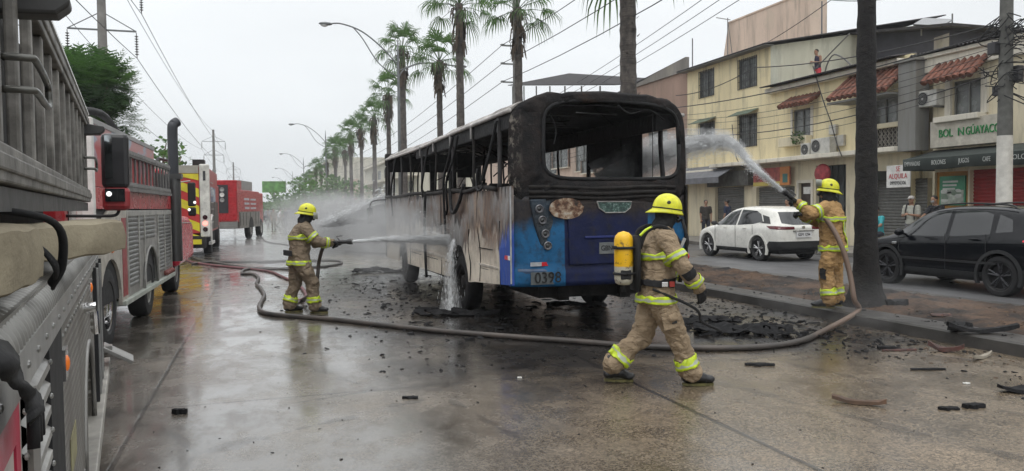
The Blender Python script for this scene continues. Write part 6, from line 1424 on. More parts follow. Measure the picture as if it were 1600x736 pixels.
# tall pole with three short arms behind the bus, and its wires
def arm_pole():
    X, Y = 10.2, 30.5; t = thing('power_pole', 'tall pole with three short arms behind the bus roof', 'power pole', (X,Y,0)); RW[t.name] = ID
    b = MB(); b.tube([(0,0,0),(0,0,12.8)], [.20,.14], 12); b.build('pole', concp, t, smooth=True)
    for k, z in enumerate((8.3,7.55,6.8)):
        b = MB(); b.box((-.62,-.03,z+.0),(0,.03,z+.06)); b.ball((-.6,0,z+.05),(.12,.05,.05),8); b.build('arm', M('pale_arm',(.3,.31,.31),.5), t)
        for kk, (yf, dz) in enumerate(((112,1.5),)): wire(('top','middle','lowest')[k]+' cable from the three armed pole down the street', [(X-.6,-14,z+3.2),(X-.6,Y,z+.06),(X-.6,112,z)], .014, 1.2)
arm_pole()
def street_pole():
    X, Y = fx = 17.5, 14.35; t = thing('utility_pole', 'concrete utility pole with white painted base at the right edge', 'utility pole', (X,Y,.15)); RW[t.name] = Matrix.Translation((X,Y,.15))
    zb = 3.15
    b = MB(); b.tube([(0,0,0),(0,0,zb)], [.185,.175], 16); b.build('painted_base', M('chalky_white',(.62,.60,.55),.8,dirt=.25,dirtcol=(.3,.28,.24)), t, smooth=True)
    b = MB(); b.tube([(0,0,zb+.001),(0,0,8.5)], [.17,.13], 16); b.build('pole', M('dark_concrete_pole',(.13,.13,.12),.85,var=.3,bump=.4,dirt=.4), t, smooth=True)
    rnd = random.Random(8)
    b = MB()
    for k in range(26):
        z = rnd.uniform(3.9,5.9); pts = [(rnd.uniform(-.3,.3), rnd.uniform(-.6,.6), z+rnd.uniform(-.3,.3)) for _ in range(4)]; b.tube(smoothpts(pts,4), .014, 4)
    for k in range(5): a = rnd.uniform(0,6.28); b.tube([(.2*math.cos(q/12*6.28), -.25+.25*math.sin(q/12*6.28)+rnd.uniform(-.02,.02), 5.0+.2*k+.1*math.sin(q)) for q in range(13)], .012, 4)
    b.build('cable_tangle', black, t, smooth='all')
    for (x, y, z, s) in ((.2,-.1,4.65,(.2,.3,.4)),(-.2,.15,5.3,(.25,.2,.3)),(.1,.3,4.3,(.15,.2,.25))): b = MB(); b.obox((x,y,z), s); b.build('junction_box', M('dark_box',(.04,.04,.045),.5), t, bevel=.02)
street_pole()
PX, PY = 17.5, 14.35
for k, (z0, Y1, z1, sag, r) in enumerate(((5.9,33,6.2,.35,.020),(5.55,33,5.9,.45,.009),(5.4,33,5.75,.55,.008),(5.25,33,5.6,.6,.008),(5.1,33,5.4,.7,.009),(4.9,33,5.2,.75,.017),(4.75,33,4.95,.8,.008))):
    ords = ('thick topmost','second','third','fourth','fifth','thick sixth','lowest')
    wire(ords[k]+' cable strung in front of the yellow building from the utility pole', [(PX,-8,z0+.3),(PX,PY,z0),(PX+.1,Y1,z1),(PX+.1,60,z1+.1)], r, sag)
wire('thick cable slanting up to the left across the yellow third floor', [(PX,PY,6.1),(19.6,27.5,7.35),(19.7,34,7.1)], .02, .25)
wire('cable slanting over the terrace to the utility pole', [(PX,PY,7.4),(PX+3,24,9.3),(26,40,10)], .016, .3)
wire('service cable from the roof panel to the right edge', [(PX,PY,8.0),(24.3,18.5,9.4)], .018, .1)
wire('drooping cable down the wall by the air conditioners', [(19.7,24,6.8),(19.5,22.8,4.6),(19.2,21.9,3.3)], .02, .1)
for k, (a, c) in enumerate((((12.5,-12,13.2),(19.5,46,9.6)),((12.9,-12,13.0),(19.8,46,9.3)),((13.3,-12,12.6),(20,46,9.0)))):
    wire(('upper','middle','lower')[k]+' of the three long cables crossing the sky above the brown building', [a, c, (c[0]-1,90,c[2]-1.2)], .015, .8)
wire('loose cable hanging at the left shop', [(19.9,29.5,5.2),(19.4,28.4,3.6),(19.5,27.4,3.3)], .018, .25)
def antennas():
    for (px_, y0, y1, X, lab, bar) in ((1137,28,80,30.8,'tall aerial mast with a slanting bar on the pink block corner',1),(1082,60,98,22,'thin mast on the corner of the tin roof',0),(1235,0,32,31.2,'red and white lattice aerial on the pink block',2),(1284,2,60,23,'thin lightning rod behind the man on the terrace',0)):
        a = fp(px_, y1, X); c = fp(px_, y0, X); t = thing('roof_aerial', lab, 'aerial', (X, a[0], a[1]), 0, 'roof aerials'); RW[t.name] = Matrix.Translation((X,a[0],a[1]))
        h = c[1]-a[1]; b = MB(); b.tube([(0,0,-.4),(0,0,h)], .03, 6)
        if bar == 2:
            h += .8; b.tube([(.1,.15,-.4),(.1,.15,h)], .03, 5); b.tube([(-.1,.15,-.4),(-.1,.15,h)], .03, 5)
            for k in range(8): b.tube([(0,0,h*k/8),(.1,.15,h*(k+1)/8),(-.1,.15,h*k/8)], .012, 4)
        b.build('mast', M('aerial_metal',(.14,.14,.15),.5,.5), t)
        if bar == 1: b = MB(); b.tube([(0,1.4,h+.35),(0,-.3,h-.2)], .03, 5); b.tube([(0,-.55,-.4),(0,-.05,h-.3)], .03, 5); b.build('cross_bar', framem, t)
antennas()
# ================================================================ people
skin = M('skin', (.30,.17,.11), .55, var=.12, bump=.1); hairm = M('black_hair', (.012,.010,.009), .6)
def turnout(name, col, sootcol=(.06,.05,.04)):
    n = NT(name); w = n.noise(230, 2); a = n.noise(3, 6, .6); f = n.noise(9, 6, .65, n.mapping((1,1,.5)))
    c = n.mix(1., col, n.mr(a, .3, .7, .82, 1.12), 'MULTIPLY'); c = n.mix(n.mr(f, .52, .85, 0, .28), c, sootcol)
    fold = n.noise(9, 4, .6, n.mapping((1,1,1.8)), .8)
    n.bump(n.math('ADD', n.math('MULTIPLY', fold, 6.), n.math('MULTIPLY', w, .15)), .75, .012); return n.fin(c, .85, 0, .25)
tan1 = turnout('tan_turnout', (.33,.25,.165)); tan2 = turnout('dirty_tan_turnout', (.235,.185,.13)); tan3 = turnout('golden_tan_turnout', (.42,.26,.115))
limeb = M('lime_reflective', (.62,.80,.02), .5, var=.2, vs=8, bump=.3, dirt=.7, dirtcol=(.16,.18,.04)); silb = M('silver_reflective', (.42,.46,.38), .4, .2, var=.15, bump=0)
helm = M('lime_yellow_helmet', (.68,.68,.012), .38, var=.15, vs=7, bump=.04, dirt=.45, dirtcol=(.2,.2,.05)); bcloth = M('black_cloth', (.014,.014,.015), .9, bump=.6); bootm = M('wet_black_boot', (.014,.014,.015), .35, bump=.3, bs=15)
clearm = M('scratched_visor', (.32,.33,.28), .25, var=.2)
def remesh(o, vox, disp=0., dsize=.12, smooth=4):
    m = o.modifiers.new('r', 'REMESH'); m.mode = 'VOXEL'; m.voxel_size = vox; m.use_smooth_shade = True
    if smooth: m = o.modifiers.new('s', 'SMOOTH'); m.iterations = smooth; m.factor = .5
    if disp:
        tx = bpy.data.textures.new('folds', 'CLOUDS'); tx.noise_scale = dsize; tx.noise_depth = 2
        m = o.modifiers.new('d', 'DISPLACE'); m.texture = tx; m.strength = disp; m.mid_level = .5
        tx2 = bpy.data.textures.new('creases', 'WOOD'); tx2.wood_type = 'BANDNOISE'; tx2.noise_scale = dsize*.6; tx2.turbulence = 6
        m = o.modifiers.new('d2', 'DISPLACE'); m.texture = tx2; m.strength = disp*.6; m.mid_level = .5
    freeze(o)
    for p in o.data.polygons: p.use_smooth = True
    return o
V = Vector
def hand(b, wrist, d, up, curl=.6, r=.011, L=.085, thumb=1):
    wrist = V(wrist); d = V(d).normalized(); s = d.cross(V(up)).normalized(); u = s.cross(d)
    pc = wrist + d*.05
    b.tube([wrist-d*.01, pc, wrist+d*.095], [.034,.043,.040], 10, sq=.5)
    for k in range(4):
        o = wrist + d*.088 + s*(.031-.0205*k); ang = 0; p = o; pts = [p-d*.025, p]; l = L*(.9,1.,.95,.75)[k]/3*1.25
        for q in range(3): ang += curl*(.75 if q == 0 else 1); p = p + (d*math.cos(ang)-u*math.sin(ang))*l; pts.append(p)
        b.tube(pts, [r*1.05,r*1.05,r,r*.95,r*.8], 8); b.ball(pts[-1], r*.85, 8); b.ball(pts[2], r, 8); b.ball(pts[3], r*.97, 8)
    o = wrist + d*.03 + s*.035*thumb; p1 = o + (d*.55+s*thumb*.55-u*.3).normalized()*.04; p2 = p1 + (d*.7-s*thumb*.1-u*.6).normalized()*.035
    b.tube([wrist+d*.02+s*.015*thumb, o, p1, p2], [r*1.5,r*1.3,r*1.15,r], 8); b.ball(p2, r, 8)
def headshape(b, c, yaw=0., pitch=0., s=1.):
    c = V(c); m = (Matrix.Rotation(yaw, 3, 'Z') @ Matrix.Rotation(pitch, 3, 'X'))
    b.ball(c+m@V((0,-.008,.03)), (.076*s,.094*s,.088*s), 20, m=m); b.ball(c+m@V((0,.022,-.045)), (.056*s,.066*s,.070*s), 18, m=m)
    b.ball(c+m@V((0,.055,-.085)), (.03,.03,.022), 12, m=m)
    b.tube([c+m@V((0,.084,.022)), c+m@V((0,.106,-.018))], [.010,.016], 8); b.ball(c+m@V((0,.104,-.022)), (.017,.014,.012), 8, m=m)
    b.ball(c+m@V((0,.083,-.055)), (.026,.012,.010), 10, m=m); b.ball(c+m@V((0,.080,.036)), (.052,.014,.009), 10, m=m)
    for q in (-1, 1): b.ball(c+m@V((q*.078,-.008,-.01)), (.010,.020,.031), 8, m=m)
    return m
def body(t, J, s=1., sk=skin, hands=True, vox=.014, yaw=0, pitch=0):
    b = MB(); g = lambda k: V(J[k])
    pel, ch, nk, hd = g('pelvis'), g('chest'), g('neck'), g('head')
    b.loft([(pel-V((0,0,.10)),.13,.10),(pel,.165,.12),(pel.lerp(ch,.5),.135,.10),(ch,.165,.115),(ch.lerp(nk,.65),.15,.09),(nk-V((0,0,.0)),.06,.06)], 18)
    b.limb([ch.lerp(nk,.8), nk, hd-V((0,0,.04))], [.07,.056,.054])
    for q in ('R','L'):
        b.limb([ch.lerp(nk,.55), g('sh'+q), g('el'+q), g('wr'+q)], [.07,.060,.043,.029])
        b.limb([pel, g('hip'+q), g('kn'+q), g('an'+q)], [.10,.088,.056,.040])
        b.limb([g('an'+q)-V((0,0,.04)), g('an'+q)*.4+g('toe'+q)*.6, g('toe'+q)], [.042,.038,.028])
        if hands:
            d = g('wr'+q)-g('el'+q); hand(b, g('wr'+q), d, J.get('up'+q, (0,0,1)), .5, thumb=-1 if q == 'R' else 1)
    headshape(b, hd, yaw, pitch)
    o = b.build('body', sk, t); return remesh(o, vox, 0, smooth=2)
def ring_limb(t, tgt, p0, p1, tt, w, r, name='reflective_band', nseg=36, ell=None, rz=0, stripe=True, parent=None):
    p0, p1 = V(p0), V(p1); d = (p1-p0).normalized(); c = p0.lerp(p1, tt)
    x = d.cross(V((0,1,0.01))).normalized() if abs(d.y) < .9 else d.cross(V((1,0,0))).normalized(); y = d.cross(x)
    b = MB(); rows = 7; vs = []
    for i in range(rows):
        a_ = (i/(rows-1)-.5)*w
        for j in range(nseg):
            a = 2*math.pi*j/nseg
            if ell: p = c + V((ell[0]*math.cos(a), ell[1]*math.sin(a), 0)) + d*a_
            else: p = c + d*a_ + x*r*math.cos(a) + y*r*math.sin(a)
            vs.append(p)
    for i in range(rows-1): b.add([], []); 
    fs = [(i*nseg+j, i*nseg+(j+1) % nseg, (i+1)*nseg+(j+1) % nseg, (i+1)*nseg+j) for i in range(rows-1) for j in range(nseg)]
    b.add(vs, fs); b.mi = [0 if (k//nseg) in (0,1,4,5) else 1 for k in range(len(fs))]
    o = b.build(name, [limeb, silb if stripe else limeb], t)
    bpy.context.view_layer.update()
    m = o.modifiers.new('w', 'SHRINKWRAP'); m.target = tgt; m.wrap_method = 'NEAREST_SURFACEPOINT'; m.wrap_mode = 'ABOVE_SURFACE'; m.offset = .007
    m = o.modifiers.new('s', 'SOLIDIFY'); m.thickness = .007; m.offset = 1; freeze(o)
    for p in o.data.polygons: p.use_smooth = True
    return o
def strip_on(t, tgt, pts, w, normal, name='reflective_strip', mats=None):
    """a short straight strip laid on a cloth surface"""
    pts = smoothpts(pts, 8); n = V(normal); b = MB(); rows = 7; vs = []
    for i in range(rows):
        for k, p in enumerate(pts):
            d = (pts[min(k+1, len(pts)-1)]-pts[max(k-1, 0)]).normalized(); s = d.cross(n).normalized(); vs.append(p+s*w*(i/(rows-1)-.5)+n*.05)
    K = len(pts); fs = [(i*K+j, i*K+j+1, (i+1)*K+j+1, (i+1)*K+j) for i in range(rows-1) for j in range(K-1)]
    b.add(vs, fs); b.mi = [0 if (k//(K-1)) in (0,1,4,5) else 1 for k in range(len(fs))]
    o = b.build(name, mats or [limeb, silb], t); bpy.context.view_layer.update()
    m = o.modifiers.new('w', 'SHRINKWRAP'); m.target = tgt; m.wrap_method = 'NEAREST_SURFACEPOINT'; m.wrap_mode = 'ABOVE_SURFACE'; m.offset = .008
    m = o.modifiers.new('s', 'SOLIDIFY'); m.thickness = .007; m.offset = 1; freeze(o); return o
def helmet(t, hd, yaw, pitch, badge=0, visor=True):
    m3 = Matrix.Rotation(yaw, 3, 'Z') @ Matrix.Rotation(pitch, 3, 'X'); c = V(hd) + m3@V((0,-.01,.035)); N = 40; vs = []
    prof = []
    for k in range(9): a = math.pi/2*k/8; prof.append((math.sin(a), math.cos(a)**.85*.142, 0))
    prof += [(1.03,-.012,0),(1.05,-.022,.35),(1.06,-.034,1.),(1.04,-.038,1.),(1.0,-.022,.2),(.93,-.01,0)]
    for (r, z, e) in prof:
        for j in range(N):
            a = 2*math.pi*j/N; bk = max(0, -math.sin(a)); fr = max(0, math.sin(a)); ex = e*(.005+.048*bk**1.8+.006*fr**2)
            ridge = .010*max(0, 1-abs(math.cos(a))*r*6)*(1 if z > .01 else 0)
            x = math.cos(a)*(.120*r+ex); y = math.sin(a)*(.140*r+ex); vs.append(c+m3@V((x, y, z+ridge*.8-(ex*.35*bk if e else 0))))
    b = MB(); b.add(vs, [(i*N+j, i*N+(j+1) % N, (i+1)*N+(j+1) % N, (i+1)*N+j) for i in range(len(prof)-1) for j in range(N)])
    o = b.build('helmet', helm, t, smooth='all', solid=.003)
    P = lambda *p: c+m3@V(p)
    b = MB(); b.tube([P(math.cos(a)*.121, math.sin(a)*.141, .006) for a in [2*math.pi*j/40 for j in range(41)]], .0065, 6); b.build('helmet_strap', bcloth, o, smooth='all')
    for q in (-1, 1): b = MB(); b.ball(P(q*.108,-.02,.06), (.010,.020,.020), 12, m=m3); b.build('helmet_badge', M('dark_badge',(.04,.04,.02),.5), o, smooth='all')
    if visor:
        b = MB(); vs = []; n = 16
        for k in range(n+1):
            a = R(38+104*k/n)
            vs += [P(math.cos(a)*.142, math.sin(a)*.165, .02), P(math.cos(a)*.150, math.sin(a)*.185, -.085 if visor == 'down' else .12)]
        b.add(vs, [(2*k, 2*k+1, 2*k+3, 2*k+2) for k in range(n)]); b.build('visor', clearm, o, smooth='all', solid=.004)
    return o
def ff(label, loc, rz, J, mat, s=1., seed=0, yaw=0, pitch=0, visor=True, bulk=1.):
    t = thing('person', label, 'person', loc, rz); RW[t.name] = ID; g = lambda k: V(J[k]); t.scale = (s,s,s)
    body(t, J, yaw=yaw, pitch=pitch, hands=False)
    pel, ch, nk, hd = g('pelvis'), g('chest'), g('neck'), g('head')
    # trousers
    b = MB(); b.ball(pel+V((0,0,-.02)), (.185*bulk,.15*bulk,.16), 18)
    for q in ('R','L'):
        b.limb([pel.lerp(g('hip'+q),.8), g('hip'+q)-V((0,0,.05)), g('kn'+q), g('an'+q)+V((0,0,.02))], [.12*bulk,.128*bulk,.103*bulk,.088*bulk])
        b.limb([g('kn'+q).lerp(g('an'+q),.75), g('an'+q)+V((0,0,.02))], [.098*bulk,.105*bulk])
        k = g('hip'+q).lerp(g('kn'+q), .55); b.ball(k+V(((.085 if q == 'R' else -.085),-.01,0)), (.05,.085,.105), 12)
    tr = remesh(b.build('trousers', mat, t), .013, .034, .13); 
    # jacket
    b = MB(); B_ = bulk
    b.loft([(pel+V((0,-.0,-.13)),.222*B_,.178*B_),(pel+V((0,0,.0)),.212*B_,.165*B_),(pel.lerp(ch,.5),.203*B_,.155*B_),(ch,.222*B_,.165*B_),(ch.lerp(nk,.55),.212*B_,.145*B_),(ch.lerp(nk,.88),.13,.11),(nk+V((0,0,.035)),.088,.088)], 26)
    for q in ('R','L'): b.limb([ch.lerp(nk,.45), g('sh'+q), g('el'+q), g('wr'+q)], [.10,.095*B_,.080*B_,.066*B_])
    jk = remesh(b.build('jacket', mat, t), .013, .030, .14)
    # bands
    for q in ('R','L'):
        ring_limb(t, jk, g('sh'+q), g('el'+q), .62, .070, .12); ring_limb(t, jk, g('el'+q), g('wr'+q), .72, .062, .10)
        ring_limb(t, tr, g('kn'+q), g('an'+q), .70, .085, .14)
    ring_limb(t, jk, pel, ch, .92, .075, .2, ell=(.26*B_,.21*B_)); ring_limb(t, jk, pel-V((0,0,.2)), ch, .22, .075, .2, ell=(.27*B_,.22*B_))
    # hood, gloves, boots, helmet
    b = MB(); m3 = Matrix.Rotation(yaw, 3, 'Z') @ Matrix.Rotation(pitch, 3, 'X'); b.ball(hd+m3@V((0,-.012,.0)), (.092,.108,.118), 18, m=m3); b.limb([hd-V((0,.01,.06)), nk+V((0,-.005,.03))], [.088,.10]); remesh(b.build('hood', bcloth, t), .012, .012, .06)
    b = MB(); b.ball(hd+m3@V((0,.040,-.012)), (.060,.058,.075), 16, m=m3); b.ball(hd+m3@V((0,.105,-.05)), (.032,.03,.03), 12, m=m3); b.build('face_mask', M('black_mask',(.02,.02,.022),.2), t, smooth='all')
    for q in ('R','L'):
        b = MB(); d = (g('wr'+q)-g('el'+q)).normalized(); d = V(J.get('hd'+q, d)); b.tube([g('wr'+q)-(g('wr'+q)-g('el'+q)).normalized()*.05, g('wr'+q)+d.normalized()*.03], [.058,.044], 12)
        hand(b, g('wr'+q), d, J.get('up'+q, (0,0,1)), J.get('curl', .75), .0155, .095, thumb=-1 if q == 'R' else 1); remesh(b.build('glove', bcloth, t), .006, .006, .03, 2)
        a, to = g('an'+q), g('toe'+q); dr = (to-a); dr.z = 0; dr.normalize(); hl = V((a.x, a.y, min(a.z, to.z+.10)))-dr*.045
        b = MB(); b.limb([a+V((0,0,.06)), V((a.x,a.y,hl.z-.0))], [.068,.060]); b.limb([hl-V((0,0,.045))*1, a.lerp(to,.5)+V((0,0,-.0)), to+V((0,0,.022))], [.046,.052,.042]); b.ball(to+V((0,0,.022))+dr*.02, (.048,.048,.036), 12)
        bo = remesh(b.build('boot', bootm, t), .010, .008, .05, 3)
        b = MB(); sd_ = dr.cross(V((0,0,1))); sl = []
        for k in range(20): aa = 2*math.pi*k/20; sl.append((math.cos(aa), math.sin(aa)))
        h0 = hl.z-.095+.045 if False else 0; L0 = hl-dr*.035; L1 = to+dr*.055; zz0 = max(.0, hl.z-.115); zz1 = max(.0, to.z-.035)
        vs = []
        for dz in (0, .022):
            for (cx_, sy_) in sl: tt = (cx_+1)/2; p = L0.lerp(L1, tt); vs.append(V((p.x, p.y, (zz0*(1-tt)+zz1*tt)+dz))+sd_*sy_*.052)
        b.add(vs, [tuple(range(20)), tuple(range(20,40))]+[(k, (k+1) % 20, 20+(k+1) % 20, 20+k) for k in range(20)]); b.build('boot_sole', M('sole_yellow_black',(.10,.09,.03),.7,var=.6,vs=20), bo)
    helmet(t, hd, yaw, pitch, visor=visor)
    return t, jk, tr
# --- near firefighter walking to the right
pA = gp(1026, 600)
JA = dict(pelvis=(0,0,.90), chest=(0,.02,1.25), neck=(0,.06,1.47), head=(0,.115,1.625), shR=(.19,.03,1.38), shL=(-.19,.05,1.38), elR=(.30,.15,1.13), wrR=(.27,.31,.94), elL=(-.27,.17,1.12), wrL=(-.16,.36,1.02),
          hipR=(.10,0,.86), hipL=(-.10,0,.86), knR=(.12,.17,.47), knL=(-.11,-.10,.46), anR=(.12,.29,.12), anL=(-.13,-.40,.16), toeR=(.13,.46,.035), toeL=(-.14,-.24,.035), curl=.5, hdR=(.0,.35,-.9), upR=(1,0,.2))
tA, jA, trA = ff('firefighter striding right in the foreground with an air tank on the back, yellow helmet', pA, R(-100), JA, tan1, .995, yaw=R(-4), pitch=R(-8), visor=False)
def gear():
    b = MB()
    b.tube(smoothpts([(.10,-.19,1.30),(.13,-.13,1.46),(.14,.02,1.50),(.15,.17,1.36),(.13,.20,1.15),(.12,.19,.98)],6), .020, 8, sq=.5)
    b.tube(smoothpts([(-.10,-.19,1.30),(-.13,-.13,1.46),(-.14,.02,1.50),(-.15,.17,1.36),(-.13,.20,1.15),(-.12,.19,.98)],6), .020, 8, sq=.5)
    bl = ring_limb(tA, jA, JA['pelvis'], JA['chest'], .24, .06, .2, 'waist_belt', ell=(.26,.21)); bl.data.materials[0] = bcloth; bl.data.materials[1] = bcloth
    b.obox((0,-.205,1.16),(.24,.035,.52)); b.build('harness', bcloth, tA, smooth='all')
    b = MB(); b.obox((.245,.0,.975),(.012,.06,.045)); b.obox((.24,.07,.975),(.015,.05,.05),mi=1); b.obox((.17,.19,1.33),(.02,.03,.14),(R(-25),0,0),2); b.build('buckle', [chrome, M('red_buckle',(.35,.04,.03),.4), steel], tA, bevel=.004)
    b = MB(); b.ball((.1,.24,1.22),(.045,.035,.05),14,0); b.ball((.1,.27,1.22),(.03,.02,.03),12,1); b.tube(smoothpts([(.09,.24,1.24),(.13,.26,1.36),(.10,.24,1.50),(.02,.25,1.56)],5), .016, 8, 0); b.build('regulator', [bcloth, M('red_valve',(.5,.03,.05),.3)], tA, smooth='all')
    b = MB(); b.tube(smoothpts([(.11,-.19,1.42),(.12,-.14,1.47),(.12,-.08,1.50)],5), .026, 8, sq=.5); b.build('shoulder_patch', limeb, tA, smooth='all')
    strip_on(tA, jA, [(.29,.17,1.11),(.30,.22,1.04)], .10, (1,0,0), 'elbow_patch', [bcloth, bcloth])
    b = MB(); b.tube(smoothpts([(.2,-.1,.93),(.26,.28,.75),(.22,.36,.62),(.2,.5,.55),(.2,.56,.52)],5), .014, 6); b.build('dangling_strap', bcloth, tA, smooth='all')
    b = MB(); b.obox((.232,.06,.64),(.010,.16,.16),(R(12),0,0)); b.build('thigh_patch', tan1, tA, bevel=.01)
    b = MB(); b.obox((.24,.09,.635),(.010,.05,.05),(R(12),0,0)); b.build('trouser_emblem', M('dark_emblem',(.02,.02,.02),.7), tA, bevel=.01)
    # the tank: a thing of its own
    Wm = Matrix.Translation(pA) @ Matrix.Rotation(R(-100), 4, 'Z'); base = Wm @ V((0,-.315,.93)); t = thing('air_tank', 'yellow and white breathing air cylinder on the back of the walking firefighter', 'air tank', base, R(-100)); RW[t.name] = ID
    yt = NT('yellow_tank'); x, y, z = yt.xyz(); nn = yt.noise(14, 6, .7)
    c = yt.mix(yt.mr(yt.math('ADD', z, yt.math('MULTIPLY', nn, .03)), .205, .215), (.50,.47,.38), (.80,.46,.01)); c = yt.mix(yt.mr(nn, .56, .66, 0, .85), c, (.05,.04,.03))
    b = MB(); prof = [(.02,.001),(.022,.05),(.04,.078),(.075,.088),(.44,.088),(.48,.078),(.51,.05),(.525,.001)]; b.lathe([(a, r) for a, r in prof], (0,0,0), 'z', 30); b.build('cylinder', yt.fin(c, .4), t, smooth='all')
    b = MB(); b.cyl((0,0,-.045),(0,0,.03), .022, n=12, mi=1); b.ball((0,0,.04),(.03,.03,.03),10,0); b.build('valve', [M('pale_knob',(.5,.5,.45),.4), bcloth], t, smooth='all')
    b = MB(); b.obox((.075,.0,.12),(.03,.10,.09)); b.build('tank_label', bcloth, t, bevel=.01)
    b = MB()
    for zz in (.37,.13): b.tube([(.092*math.cos(a), .092*math.sin(a)+(.02 if math.sin(a) > .5 else 0), zz) for a in [2*math.pi*k/30 for k in range(31)]], .014, 6)
    b.obox((.05,-.10,.375),(.05,.03,.03)); b.build('tank_strap', bcloth, t, smooth='all')
gear()
# --- left firefighter with the nozzle
pB = gp(469, 489); fB = R(-73); lx = V((math.sin(R(35)), math.cos(R(35)), 0))
JB = dict(pelvis=(0,0,.90), chest=(.01,.03,1.26), neck=(.03,.08,1.46), head=(.06,.135,1.60), shR=(.20,.04,1.36), shL=(-.17,.10,1.36), elR=(.30,.20,1.17), wrR=(.32,.42,1.15), elL=(-.06,.30,1.13), wrL=(.17,.44,1.13),
          hipR=(.11,0,.86), hipL=(-.11,0,.86), knR=(.17,.16,.48), knL=(-.15,-.02,.48), anR=(.18,.18,.12), anL=(-.17,-.12,.12), toeR=(.25,.32,.035), toeL=(-.16,.05,.035), curl=1.0, hdR=tuple(lx), hdL=tuple(lx), upR=(0,0,1), upL=(0,0,1))
tB, jB, trB = ff('firefighter standing left of the bus aiming a hose nozzle at it', pB, fB, JB, tan2, 1.0, yaw=R(-22), pitch=R(-10), visor='down', bulk=1.02)
b = MB(); b.obox((.0,-.185,.985),(.36,.03,.09)); _q = b.build('name_panel', bcloth, tB, bevel=.01)
def badge_text():
    Wm = Matrix.Translation(pB) @ Matrix.Rotation(fB, 4, 'Z')
    text('TAULIA', .085, Wm @ face_mat((-.02,-.204,.985),(1,0,0),(0,0,1)), M('pale_cloth_lettering',(.45,.45,.42),.8), tB, sx=.9, ext=.002)
    text('GUARDIA', .06, Wm @ face_mat((.0,-.172,1.36),(1,0,0),(0,0,1)), limeb, tB, sx=.9, ext=.006)
badge_text()
# --- right firefighter on the median
pC = gp(1301, 480, .17); fC = R(32); lz = V((-math.sin(R(40)), math.cos(R(40)), 0))
JC = dict(pelvis=(0,0,.92), chest=(-.01,.02,1.28), neck=(-.02,.04,1.49), head=(-.03,.07,1.64), shR=(.18,.04,1.40), shL=(-.19,.05,1.42), elR=(.20,.28,1.22), wrR=(-.06,.40,1.30), elL=(-.36,.18,1.33), wrL=(-.34,.36,1.47),
          hipR=(.10,0,.87), hipL=(-.10,0,.87), knR=(.13,.02,.48), knL=(-.13,.04,.48), anR=(.13,-.02,.12), anL=(-.15,.0,.12), toeR=(.17,.15,.035), toeL=(-.20,.17,.035), curl=1.0, hdL=(-.5,.6,.55), hdR=(-.5,.5,.4))
tC, jC, trC = ff('firefighter on the median beside the palm, raising a nozzle towards the bus', pC, fC, JC, tan3, 1.03, yaw=R(22), pitch=R(8), visor=True, bulk=1.04)
strip_on(tC, jC, [(-.06,-.16,1.22),(.0,-.17,1.05),(.06,-.17,.88)], .07, (0,-1,0)); strip_on(tC, trC, [(-.22,.04,.56),(-.23,.05,.42)], .12, (-1,.3,0), 'knee_patch', [bcloth, bcloth])
WC = Matrix.Translation(pC) @ Matrix.Rotation(fC, 4, 'Z') @ Matrix.Diagonal((1.03,1.03,1.03,1)); WB = Matrix.Translation(pB) @ Matrix.Rotation(fB, 4, 'Z')
